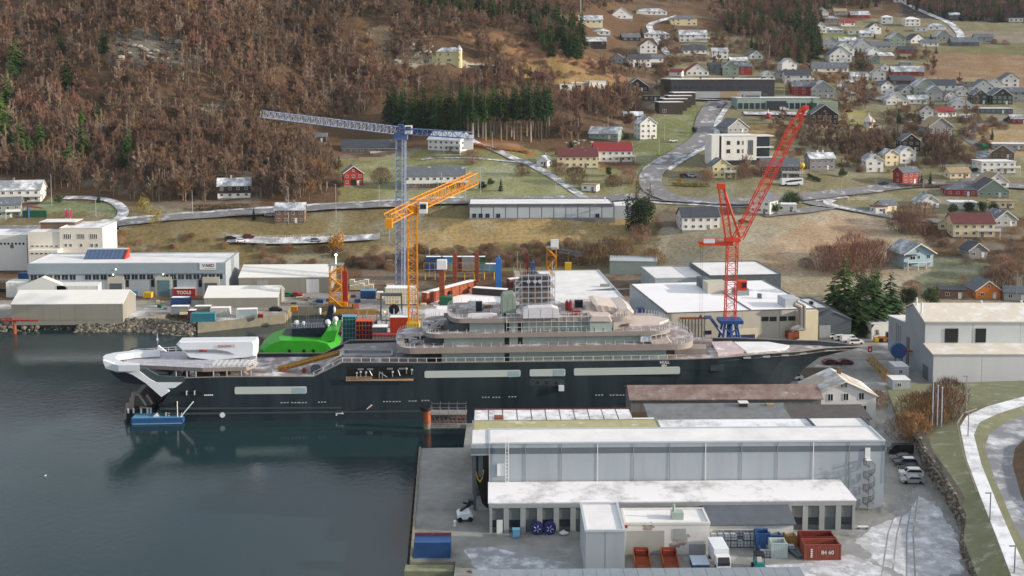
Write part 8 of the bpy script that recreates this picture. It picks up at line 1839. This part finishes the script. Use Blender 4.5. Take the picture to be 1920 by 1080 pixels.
def leafball(seed, rx, rz, n, sz, stem=.6, lobes=9):
    rs = random.Random(seed); T = MB(); K = MB(); T.tube((0, 0, -.6), (0, 0, rz * stem), .07 * rx + .05, .05, 5)
    cs = [(Vector((rs.uniform(-.6, .6) * rx, rs.uniform(-.6, .6) * rx, rz * rs.uniform(.5, 1.45))), rs.uniform(.32, .55)) for _ in range(lobes)]
    for c, k in cs: T.tube((0, 0, rz * .2), tuple(c), .05, .02, 3)
    for i in range(n):
        c, k = rs.choice(cs); d = Vector((rs.gauss(0, 1), rs.gauss(0, 1), rs.gauss(0, .8))).normalized(); p = c + Vector((d.x * rx * k, d.y * rx * k, d.z * rz * k)) * rs.uniform(.6, 1.08)
        p.z = max(p.z, .05); a = Vector((rs.uniform(-1, 1), rs.uniform(-1, 1), rs.uniform(-1, 1))).normalized() * sz * rs.uniform(.6, 1.3); e = d.cross(a).normalized() * sz * .6
        b = len(K.v); K.v += [tuple(p - a * .5), tuple(p + e), tuple(p + a * .5), tuple(p - e)]; K.f.append((b, b + 1, b + 2, b + 3)); K.m.append(0)
    return T, K
def twigbush(seed, rx, rz, n, w=.09):
    rs = random.Random(seed); T = MB(); K = MB()
    for i in range(14):
        a = rs.uniform(0, 6.28); r = rs.uniform(0, .5) * rx; q = (r * 1.8 * math.cos(a), r * 1.8 * math.sin(a), rz * rs.uniform(.8, 1.6)); T.tube((r * math.cos(a), r * math.sin(a), -.4), q, .06, .02, 3)
    for i in range(n):
        a = rs.uniform(0, 6.28); f = math.sqrt(rs.random()); z = rz * 2 * rs.random() ** .8; k = math.sqrt(max(.04, 1 - ((z - rz * .8) / (rz * 1.25)) ** 2)); p = Vector((rx * f * k * math.cos(a), rx * f * k * math.sin(a), z * .85))
        blade(K, p, Vector((p.x * .4 / rx + rs.uniform(-.6, .6), p.y * .4 / rx + rs.uniform(-.6, .6), rs.uniform(.4, 1.2))), rs.uniform(.25, .5) * rz, w * rs.uniform(.7, 1.5), rs)
    return T, K
KINDS = {}
def kind(key, T, K, mt, mk): KINDS[key] = (T.mesh('trunk', mt), K.mesh('crown', mk), MBjoin(T, K, mt, mk))
def MBjoin(T, K, mt, mk):
    J = MB(); J.add(T.v, T.f, 0); J.add(K.v, K.f, 1); return J.mesh('tree', [mt, mk])
for i in range(4):
    T, K = bare_tree(100 + i, 11, 3.5, 1050); kind('red%d' % i, T, K, treebark, twigred)
    T, K = bare_tree(200 + i, 12, 3.1, 640); kind('grey%d' % i, T, K, treebark, twiggrey)
for i in range(2): T, K = bare_tree(300 + i, 9, 3.6, 1100); kind('gold%d' % i, T, K, treebark, twiggold)
for i in range(3): T, K = spruce(400 + i, 20, 3.6); kind('spruce%d' % i, T, K, treebark, needles)
for i in range(2): T, K = spruce(430 + i, 20, 4.6, .03, 18); kind('fir%d' % i, T, K, treebark, needles2)  # wide spruces wearing the needle green painted as lit
for i in range(2): T, K = spruce(450 + i, 24, 2.7, .45, 13); kind('tall%d' % i, T, K, treebark, needles)
for i in range(3): T, K = leafball(500 + i, 4.2, 4.6, 3600, .32, .7, 14); kind('pine%d' % i, T, K, treebark, leafdk)
for i in range(2): T, K = leafball(520 + i, 1.4, 1.2, 420, .28, .6); kind('shrub%d' % i, T, K, treebark, leafdk)
T, K = spruce(470, 5, .85, .02, 12); kind('cypress', T, K, treebark, leafdk)
for i in range(3): T, K = twigbush(600 + i, 3.0, 2.4, 1300, .065); kind('bush%d' % i, T, K, treebark, twigred)
for i in range(2): T, K = twigbush(620 + i, 2.6, 1.8, 1300, .065); kind('gbush%d' % i, T, K, treebark, twiggold)
for i in range(2): T, K = twigbush(640 + i, 3.2, 2.2, 1100, .06); kind('dbush%d' % i, T, K, treebark, twiggrey)
T, K = leafball(660, 3.0, 4.2, 900, .34, .8, 14); kind('golden', T, K, treebark, pm('golden_leaves', (168, 118, 40), .9, .25, .8))
T, K = leafball(661, 3.0, 4.0, 620, .30, .8, 14); kind('olive', T, K, treebark, pm('olive_leaves', (146, 134, 64), .9, .25, .8))
def plant(name, key, u, v, label, group=None, sc=1.0, cat='tree', P=None, stretch=1.0):
    P = P if P is not None else (on(u, v) if not (v > 560 or (u > 1500 and v > 590)) else at_z(u, v, 3.0))
    t = thing(name, label, cat, P, random.uniform(0, 6.28), group); t.scale = (sc, sc, sc * stretch)
    link('trunk', KINDS[key][0], t); link('crown', KINDS[key][1], t); return t
# named trees
plant('golden_tree', 'golden', 632, 476, 'rounded golden leaved tree above the wharf', sc=1.35); plant('olive_tree', 'olive', 290, 424, 'pale olive green tree beside the road, left of the dark timber house', sc=1.15); plant('olive_tree', 'olive', 270, 398, 'olive green tree behind the roadside one, nearer the wood', sc=1.1)
for u, v, hp, k, lab in ((1195, 445, 88, 'pine0', 'dark pine with bare birches at the right end of the long warehouse'), (1582, 612, 108, 'pine1', 'tallest dark evergreen left in the clump beside the white vans'), (1612, 628, 96, 'pine2', 'dark evergreen second from left in the clump by the dark store'), (1640, 622, 100, 'pine0', 'broad evergreen in the middle of the clump by the white shed'), (1668, 612, 84, 'pine1', 'evergreen at the right of the clump, before the small white shed'), (1562, 600, 70, 'pine2', 'low evergreen at the left foot of the clump'), (1625, 560, 60, 'pine1', 'rounded evergreen at the back of the clump below the field'), (1700, 575, 44, 'pine0', 'small evergreen behind the roof ridge of the big white shed'), (1745, 572, 40, 'pine2', 'small evergreen left of the dark garage roof')):
    P = on(u, v) if v < 580 else at_z(u, v, 3.0 if v > 600 else 4); sp_k = u in (1582, 1612, 1668, 1562, 1640); t = plant('evergreen_tree', 'spruce%d' % (hp % 3) if sp_k else k, u, v, lab, sc=hp / ppm(P) / (15.5 if sp_k else 9.5), P=P); t.scale = (t.scale.x * (1.9 if sp_k else 1), t.scale.y * (1.9 if sp_k else 1), t.scale.z)
for u, v, s_, lab in ((1450, 401, .62, 'dark evergreen shrub left before the junction house'), (1477, 386, .75, 'dark evergreen left of two behind the junction garage'), (1490, 386, .7, 'dark evergreen right of two behind the junction garage'), (1580, 332, .5, 'round dark shrub beside the pale rendered house'), (1787, 400, .5, 'round dark shrub before the red bungalow'), (1612, 132, .8, 'round dark tree in the middle terraces'), (1818, 398, .55, 'dense green hedge tree, left of three before the olive house'), (1842, 398, .55, 'dense green hedge tree, middle of three before the olive house'), (1864, 398, .55, 'dense green hedge tree, right of three before the olive house'), (920, 348, .4, 'round green shrub left of the dark cypress'), (905, 356, .45, 'larger green shrub by the lawn lamp post'), (1143, 330, .5, 'dark shrub before the red roofed white house'), (1070, 280, .4, 'green shrub on the rocky slope above the maroon roof'), (1302, 250, .4, 'green shrub on the grass beside the village road'), (110, 382, .5, 'green shrub right of the left edge white house'), (1885, 420, .45, 'yellow green shrub before the blue grey gable'), (1175, 262, .4, 'dark shrub beside the pale green bungalow'), (1720, 232, .7, 'dark round evergreen above the brown timber house')):
    plant('evergreen_shrub', 'pine%d' % (int(u) % 3), u, v, lab, sc=s_ * 1.05)
for u, v, s_, lab in ((939, 358, 1.0, 'slim dark cypress on the lawn before the warehouse'), (1744, 345, 1.0, 'slim dark cypress beside the red house'), (476, 412, .9, 'slim dark cypress left of the brown roadside house'), (185, 380, .9, 'slim dark cypress beside the driveway under the wood'), (1728, 343, .8, 'short cypress right before the red house'), (1860, 262, 1.1, 'dark conifer beside the green lorry')): plant('cypress_tree', 'cypress', u, v, lab, sc=s_ * 1.15)
# spruces, each on its own
SPR = [(30, 128, 60, 0), (22, 160, 52, 0), (112, 98, 40, 0), (195, 95, 42, 0), (125, 163, 54, 0), (14, 205, 64, 0), (4, 248, 70, 0), (38, 292, 64, 1), (76, 288, 60, 0), (56, 300, 44, 0), (155, 252, 50, 0), (186, 240, 46, 1), (157, 303, 62, 0), (240, 300, 60, 0), (130, 312, 46, 0), (8, 272, 58, 0), (232, 312, 34, 0)]
rs = random.Random(77)
for i in range(16): SPR.append((728 + i * 9.2 + rs.uniform(-3, 3), 238 + rs.uniform(-3, 14) - max(0, 4 - i) * 5, rs.uniform(62, 84), 0))
for i in range(14): SPR.append((736 + i * 11 + rs.uniform(-3, 3), 222 + rs.uniform(-3, 6), rs.uniform(56, 76), 0))
for i in range(22): SPR.append((875 + i * 7.4 + rs.uniform(-3, 3), 256 + rs.uniform(-6, 10), rs.uniform(84, 106), 2))
for i in range(18): SPR.append((872 + i * 9 + rs.uniform(-3, 3), 240 + rs.uniform(-5, 8), rs.uniform(74, 92), 2))
for i in range(16): SPR.append((740 + i * 20 + rs.uniform(-8, 8), 12 + i * 1.6 + rs.uniform(-5, 6), rs.uniform(34, 52), 0))
for i in range(26): SPR.append((795 + i * 10.5 + rs.uniform(-5, 5), 30 + max(0, (i - 8)) * 1.6 + rs.uniform(-5, 6), rs.uniform(38, 58), 0))
for i in range(22): SPR.append((1000 + rs.uniform(0, 92), 52 + rs.uniform(0, 55) * 1, rs.uniform(38, 60), 0))
for u, v in ((1072, 108), (1085, 110), (1080, 98), (1062, 95), (1090, 92)): SPR.append((u, v, 52, 0))
for i in range(16): SPR.append((1368 + i * 9 + rs.uniform(-4, 4), 48 + rs.uniform(-8, 22), rs.uniform(30, 44), 0))
for i in range(14): SPR.append((1492 + rs.uniform(0, 42), 55 + rs.uniform(0, 55), rs.uniform(44, 62), 0))
for u, v, h in ((1685, 232, 34), (1522, 215, 36), (1605, 106, 20), (1500, 110, 26), (1516, 118, 24), (1448, 95, 30), (1202, 70, 22), (1237, 92, 20), (1700, 97, 18), (1722, 80, 16), (1745, 75, 14), (1640, 72, 12), (1755, 100, 16)): SPR.append((u, v, h, 0))
def SL(u, v):
    if u < 260: return ('green spruce among the bare trees on the left flank of the hillside', 'spruces on the left flank')
    if u < 895 and v > 190: return ('dense dark spruce in the left half of the grove above the white house', 'dense spruces of the grove')
    if u < 1100: return ('dark spruce on the crest of the hill above the yellow villa', 'spruces on the crest')
    if 1360 < u < 1545 and v < 112: return ('dark spruce in the forest wedge between upper and middle village', 'spruces of the forest wedge')
    return ('single dark conifer standing among the village houses', 'conifers among the houses')
for u, v, h, k in SPR:
    P = on(u, v); key = ('tall%d' % rs.randrange(2)) if k == 2 else ('fir%d' % rs.randrange(2) if u < 260 else 'spruce%d' % rs.randrange(3)); hh = h / ppm(P) * (1.12 if u < 260 else 1); s_ = hh / (24 if k == 2 else 20)
    t = plant('spruce_tree', key, u, v, *(('tall bare stemmed conifer of the grove at the foot of the wooded slope', 'spruces of the grove') if k == 2 else SL(u, v)), s_, P=P); w_ = 1.3; t.scale = (s_ * w_, s_ * w_, s_)
# bushes one can tell apart
for i, (u, v, s_, k, lab) in enumerate(((1545, 508, 2.1, 'bush0', 'left mass of the big brown thicket on the field'), (1580, 512, 2.4, 'bush1', 'middle mass of the big brown thicket on the field'), (1618, 510, 2.5, 'bush2', 'right mass of the big brown thicket on the field'), (1645, 500, 2.2, 'bush0', 'copper bush at the right end of the field thicket'), (1510, 502, .9, 'dbush0', 'small grey bush left of the big field thicket'), (1600, 490, 2.4, 'bush1', 'rear mass of the big brown field thicket'), (1690, 435, 2.0, 'bush2', 'copper tree like bush behind the light blue house'), (1715, 440, 2.0, 'bush0', 'copper bush left of the cream barn'), (1700, 420, 1.8, 'bush1', 'copper bush below the little cream house'), (1732, 410, 1.6, 'bush2', 'copper bush before the white gabled house'), (1710, 555, 1.2, 'bush1', 'reddish bush below the light blue house'), (1870, 555, 1.9, 'bush0', 'dark bush behind the orange house, left'), (1900, 545, 2.1, 'bush2', 'dark bush behind the orange house, right'), (1880, 520, 1.8, 'bush1', 'upper dark bush right of the grey gabled shed'), (1905, 505, 1.8, 'bush0', 'dark bush at the right edge above the orange house'), (1850, 520, 1.0, 'dbush1', 'thin bush before the grey gabled shed'), (1808, 535, .9, 'dbush0', 'thin bare bush on the meadow below the light blue house'),
        (1090, 492, 2.1, 'dbush0', 'bare thicket on the bank below the warehouse, left'), (1115, 494, 2.3, 'gbush0', 'bare thicket on the bank below the warehouse, second'), (1145, 492, 2.4, 'dbush1', 'bare thicket on the bank below the warehouse, third'), (1165, 482, 2.0, 'gbush1', 'bare thicket on the bank below the warehouse, right end'), (1222, 498, 2.0, 'gbush0', 'golden brown bush left of the field above the snowy roofs'), (1200, 455, 1.7, 'bush1', 'brown bush at the foot of the dark pine'), (1040, 470, 1.2, 'dbush1', 'thin bush on the bank left of the yellow rear tower'),
        (1712, 822, 1.6, 'gbush0', 'orange tinted bush left of the three flagpoles'), (1740, 806, 1.9, 'gbush1', 'broad orange bush behind the three flagpoles'), (1768, 790, 1.7, 'bush0', 'copper red bush right of the three flagpoles'), (1720, 790, 1.9, 'gbush0', 'golden brown bush at the foot of the white shed corner'), (1778, 765, 1.5, 'bush1', 'copper red bush nearest the big white shed front'), (1645, 762, 1.1, 'gbush1', 'small glowing orange bush at the corner of the white gabled house'), (1695, 826, 1.3, 'dbush0', 'dull bush at the head of the parked cars'),
        (715, 345, 1.7, 'bush0', 'bare copper bush right of the red barn'), (980, 330, 1.3, 'bush1', 'bare tree like bush on the lawn by the lane'), (1080, 345, 1.8, 'bush2', 'bare brown bush before the cream maroon roofed house'), (1150, 350, 1.6, 'gbush0', 'golden brown bush before the red roofed house'), (1180, 345, 1.5, 'bush0', 'brown bush by the road right of the red roofed house'), (1050, 330, 1.4, 'bush1', 'bare bush left of the cream house'), (885, 308, 1.5, 'bush2', 'bare bush under the large white house'), (1325, 340, 1.2, 'bush0', 'bare bush left of the yellow gabled house'), (1395, 335, 1.6, 'bush1', 'bare bush before the white modern block'), (1430, 330, 1.6, 'bush2', 'bare brown bush left of the brown house'), (1275, 345, .8, 'golden', 'yellow green hedge bush left of the road junction')) ):
    P = on(u, v) if v < 560 else at_z(u, v, 3.0 if u < 1705 else (4.0 if u < 1760 else 5.0)); plant('bush', k, u, v, lab, sc=s_ * (1 if k != 'golden' else .5), cat='bush', P=P)
# wild trees and scrub: the nearest as individuals, the rest as one wood
FOR = [('mix', 9, [(-260, 370), (-260, -170), (700, -170), (760, 20), (860, 60), (940, 110), (740, 130), (690, 190), (725, 225), (720, 262), (660, 258), (610, 330), (560, 372), (300, 378), (60, 352)]),
       ('red', 7, [(690, 190), (740, 130), (940, 132), (1040, 150), (1160, 178), (1240, 205), (1250, 262), (1180, 245), (1100, 262), (1040, 262), (1030, 190), (880, 175), (730, 190)]),
       ('scrub', 16, [(860, 60), (1080, 100), (1200, 150), (1180, 190), (940, 115)]),
       ('red', 10, [(700, -170), (1420, -170), (1330, 8), (1190, 8), (1110, 22), (1090, 100), (1000, 80), (850, 45), (760, 15)]),
       ('dark', 14, [(1330, 0), (1500, -20), (1540, 20), (1540, 115), (1470, 125), (1380, 75), (1330, 30)]), ('dark', 16, [(1420, -170), (2250, -170), (2250, 52), (1800, 40), (1680, 10), (1540, 22), (1480, -20)]),
       ('red', 12, [(1120, 125), (1200, 130), (1240, 190), (1180, 200), (1130, 165)]), ('red', 14, [(1600, 272), (1760, 262), (1815, 300), (1790, 330), (1720, 290), (1620, 296), (1520, 285), (1490, 240), (1530, 236)]),
       ('grey', 30, [(340, 380), (620, 376), (640, 330), (600, 300), (560, 345), (350, 360)]), ('scrub', 12, [(-100, 505), (640, 500), (640, 462), (230, 440), (-100, 470)]), ('scrub', 16, [(640, 508), (1080, 500), (1080, 470), (900, 480), (740, 470), (640, 480)]), ('scrub', 9, [(640, 505), (1100, 498), (1080, 455), (880, 470), (700, 470)]),
       ('red', 75, [(1190, 400), (1500, 330), (1900, 300), (1900, 80), (1540, 60), (1240, 60)]), ('scrub', 17, [(1190, 400), (1500, 330), (1900, 300), (1900, 80), (1540, 60), (1240, 60)]), ('red', 70, [(1600, 205), (1740, 210), (1740, 120), (1580, 100)]), ('scrub', 40, [(1660, 420), (1930, 430), (1930, 560), (1860, 520), (1760, 470)])]
rs2 = np.random.RandomState(5); cand = []
clear = [(u - h * .24, u + h * .24, v - 4, v + 20) for u, v, h, k in SPR if u < 260] + [(u - w_ * .6, u + w_ * .6, v - w_ * .55, v + 7) for u, v, w_ in HP] + [(808, 892, 75, 150), (1245, 1475, 140, 190), (1370, 1560, 180, 225), (1040, 1150, 148, 182), (1228, 1320, 185, 222), (1330, 1460, 245, 318), (600, 900, 236, 300), (1600, 1660, 208, 245), (1180, 1360, 260, 300), (1752, 2100, 84, 160), (1195, 1390, 190, 380), (236, 345, 82, 124), (372, 432, 204, 232), (655, 735, 40, 92), (500, 560, 150, 178)]
for knd, area, poly in FOR:
    g = np.array(ground_poly(poly)); x0, y0 = g.min(0); x1, y1 = g.max(0); n = int((x1 - x0) * (y1 - y0) / area)
    px_, py_ = rs2.uniform(x0, x1, n), rs2.uniform(y0, y1, n); ok = inpoly(px_, py_, [tuple(q) for q in g]) & (py_ < 1420)
    px_, py_ = px_[ok], py_[ok]; pz_ = tz(px_, py_); th = fbm(px_, py_, 22, 71); keep = rs2.rand(len(px_)) < np.clip(.62 + 3.0 * (th - .46), .12, 1); px_, py_, pz_ = px_[keep], py_[keep], pz_[keep]
    uu, v_ = project(px_, py_, pz_); bad = np.zeros(len(uu), bool)
    for a, c, d, e in clear: bad |= (uu > a) & (uu < c) & (v_ > d) & (v_ < e)
    px_, py_, pz_, uu, v_ = px_[~bad], py_[~bad], pz_[~bad], uu[~bad], v_[~bad]; th2 = fbm(px_, py_, 40, 91)
    for i in range(len(px_)): cand.append((knd, px_[i], py_[i], pz_[i], uu[i], v_[i], th2[i]))
rs = random.Random(9); kk = {}; inst = {}
order = sorted(range(len(cand)), key=lambda i: cand[i][2])
single = 0
for i in order:
    knd, x, y, z, u, v, th = cand[i]
    if knd in ('scrub',): key = rs.choice(['bush0', 'dbush0', 'gbush1', 'dbush1', 'bush2']); s_ = rs.uniform(.35, .85)
    elif knd == 'red': key = 'red%d' % rs.randrange(4) if rs.random() < .75 else 'grey%d' % rs.randrange(4); s_ = rs.uniform(.5, .9)
    elif knd == 'dark': key = 'red%d' % rs.randrange(4) if rs.random() < .7 else 'spruce%d' % rs.randrange(3); s_ = rs.uniform(.6, .95) * (.7 if key[0] == 's' else 1)
    elif knd == 'grey': key = 'grey%d' % rs.randrange(4) if rs.random() < .7 else 'gold%d' % rs.randrange(2); s_ = rs.uniform(.9, 1.4)
    else:
        r = rs.random(); key = 'red%d' % rs.randrange(4) if r < .45 + .5 * (.55 - th) * 2 else ('grey%d' % rs.randrange(4) if r < .95 else 'gold%d' % rs.randrange(2)); s_ = rs.uniform(.6, 1.0) if rs.random() < .8 else rs.uniform(1.0, 1.35)
    if single < 290 and knd != 'scrub' and -20 < u < 1940 and 0 < v < 460:
        single += 1; nm = {'r': ('birch_tree', 'bare reddish brown birch in the wood on the slope'), 'g': ('bare_tree', 'bare grey brown broadleaf tree in the wood on the slope')}.get(key[0], ('spruce_tree', 'dark green spruce with drooping branches among the bare hillside trees'))
        t = thing(nm[0], nm[1], 'tree', (x, y, z - .1), rs.uniform(0, 6.28), {'birch_tree': 'bare birches of the hillside wood', 'bare_tree': 'bare broadleaf trees of the hillside wood', 'spruce_tree': 'spruces on the hillside'}[nm[0]]); t.scale = (s_, s_, s_ * rs.uniform(.9, 1.15)); link('trunk', KINDS[key][0], t); link('crown', KINDS[key][1], t)
    else: inst.setdefault(key, []).append((x, y, z - .1, s_))
HID = {}
def scatter(name, parts):
    """one object whose points carry copies of the trees of several kinds (geometry nodes)"""
    keys = sorted(parts); col = bpy.data.collections.new(name + '_kinds'); objs = []
    for i, k in enumerate(keys):
        o = bpy.data.objects.new('%02d_%s' % (i, k), KINDS[k][2]); col.objects.link(o)
    pts = [p for k in keys for p in parts[k]]; ids = [i for i, k in enumerate(keys) for _ in parts[k]]
    me = bpy.data.meshes.new(name); me.from_pydata([p[:3] for p in pts], [], [])
    a = me.attributes.new('size', 'FLOAT', 'POINT'); a.data.foreach_set('value', [p[3] for p in pts]); a = me.attributes.new('which', 'INT', 'POINT'); a.data.foreach_set('value', ids)
    o = link(name, me); ng = bpy.data.node_groups.new(name, 'GeometryNodeTree'); ng.interface.new_socket('Geometry', in_out='INPUT', socket_type='NodeSocketGeometry'); ng.interface.new_socket('Geometry', in_out='OUTPUT', socket_type='NodeSocketGeometry')
    N = ng.nodes.new; L = ng.links.new; gi, go = N('NodeGroupInput'), N('NodeGroupOutput'); ip = N('GeometryNodeInstanceOnPoints'); ci = N('GeometryNodeCollectionInfo'); ci.inputs[0].default_value = col; ci.inputs['Separate Children'].default_value = True; ci.inputs['Reset Children'].default_value = True
    L(gi.outputs[0], ip.inputs['Points']); L(ci.outputs[0], ip.inputs['Instance']); ip.inputs['Pick Instance'].default_value = True
    na = N('GeometryNodeInputNamedAttribute'); na.data_type = 'INT'; na.inputs[0].default_value = 'which'; L(na.outputs[0], ip.inputs['Instance Index'])
    ns = N('GeometryNodeInputNamedAttribute'); ns.data_type = 'FLOAT'; ns.inputs[0].default_value = 'size'; L(ns.outputs[0], ip.inputs['Scale'])
    rv = N('FunctionNodeRandomValue'); rv.data_type = 'FLOAT'; rv.inputs[2].default_value = 0; rv.inputs[3].default_value = 6.283; cx = N('ShaderNodeCombineXYZ'); L(rv.outputs[1], cx.inputs[2]); L(cx.outputs[0], ip.inputs['Rotation'])
    L(ip.outputs[0], go.inputs[0]); md = o.modifiers.new('scatter', 'NODES'); md.node_group = ng; return tag(o, kind='stuff')
scatter('woods', {k: p for k, p in inst.items() if 'bush' not in k}); scatter('undergrowth', {k: p for k, p in inst.items() if 'bush' in k})
print('wood', len(cand), 'singles', single)
# hedges
def hedge(label, pts, w, h, key, seed):
    P = [on(u, v) for u, v in pts]; o = P[0]; t = thing('hedge', label, 'hedge', o); rs = random.Random(seed); K = MB(); T = MB()
    for i in range(len(P) - 1):
        n = int((P[i + 1] - P[i]).length * 60)
        for k in range(n):
            p = P[i].lerp(P[i + 1], rs.random()) - o + Vector((rs.uniform(-w, w) / 2, rs.uniform(-w, w) / 2, h * rs.random() ** .6)); a = Vector((rs.uniform(-1, 1), rs.uniform(-1, 1), rs.uniform(-1, 1))) * .3; e = Vector((rs.uniform(-1, 1), rs.uniform(-1, 1), rs.uniform(-1, 1))) * .22; K.add([p - a, p + e, p + a, p - e], [(0, 1, 2, 3)])
        T.tube(P[i] - o, P[i + 1] - o + Vector((0, 0, .3)), .15)
    K.build('leaves', key, t); T.build('stems', treebark, t)
hedge('yellow green clipped hedge before the car park left of the yellow house', [(1262, 348), (1300, 350), (1328, 350)], 1.6, 1.8, MATS['olive_leaves'], 1); hedge('brown hedge along the road above the red bungalow', [(1685, 350), (1740, 352), (1800, 352)], 1.2, 1.6, twigred, 2); hedge('dark green hedge under the pavilion lawn', [(1612, 252), (1660, 255)], 1, 1.6, leafdk, 3); hedge('dark green hedge below the white upper houses', [(1222, 128), (1262, 128)], 1, 2.4, leafdk, 4); hedge('rust brown hedge below the dark timber house', [(365, 394), (420, 392), (470, 390)], 2.5, 2.2, MATS['dead_bracken'], 5); hedge('dark hedge beside the brown house drive', [(1515, 333), (1538, 342)], 1.2, 1.8, leafdk, 6); hedge('orange bracken strip along the lane under the conifer grove', [(880, 272), (930, 282), (990, 288)], 3, 1.3, pm('orange_bracken', (146, 98, 60), .95, .2), 7)
finish_texts()
# ---------------------------------------------------------------- haze in the valley air
HZ = True
if HZ:
    b = BX(-1100, 1100, -20, 1750, -6, 480); hz = bpy.data.materials.new('valley_haze'); hz.use_nodes = True; nt = hz.node_tree; nt.nodes.remove(nt.nodes['Principled BSDF']); vp = nt.nodes.new('ShaderNodeVolumePrincipled'); vp.inputs['Color'].default_value = (.82, .90, 1.0, 1); vp.inputs['Density'].default_value = .00004; vp.inputs['Anisotropy'].default_value = .2
    nt.links.new(vp.outputs[0], nt.nodes['Material Output'].inputs['Volume']); tag(b.build('haze', hz), kind='stuff')
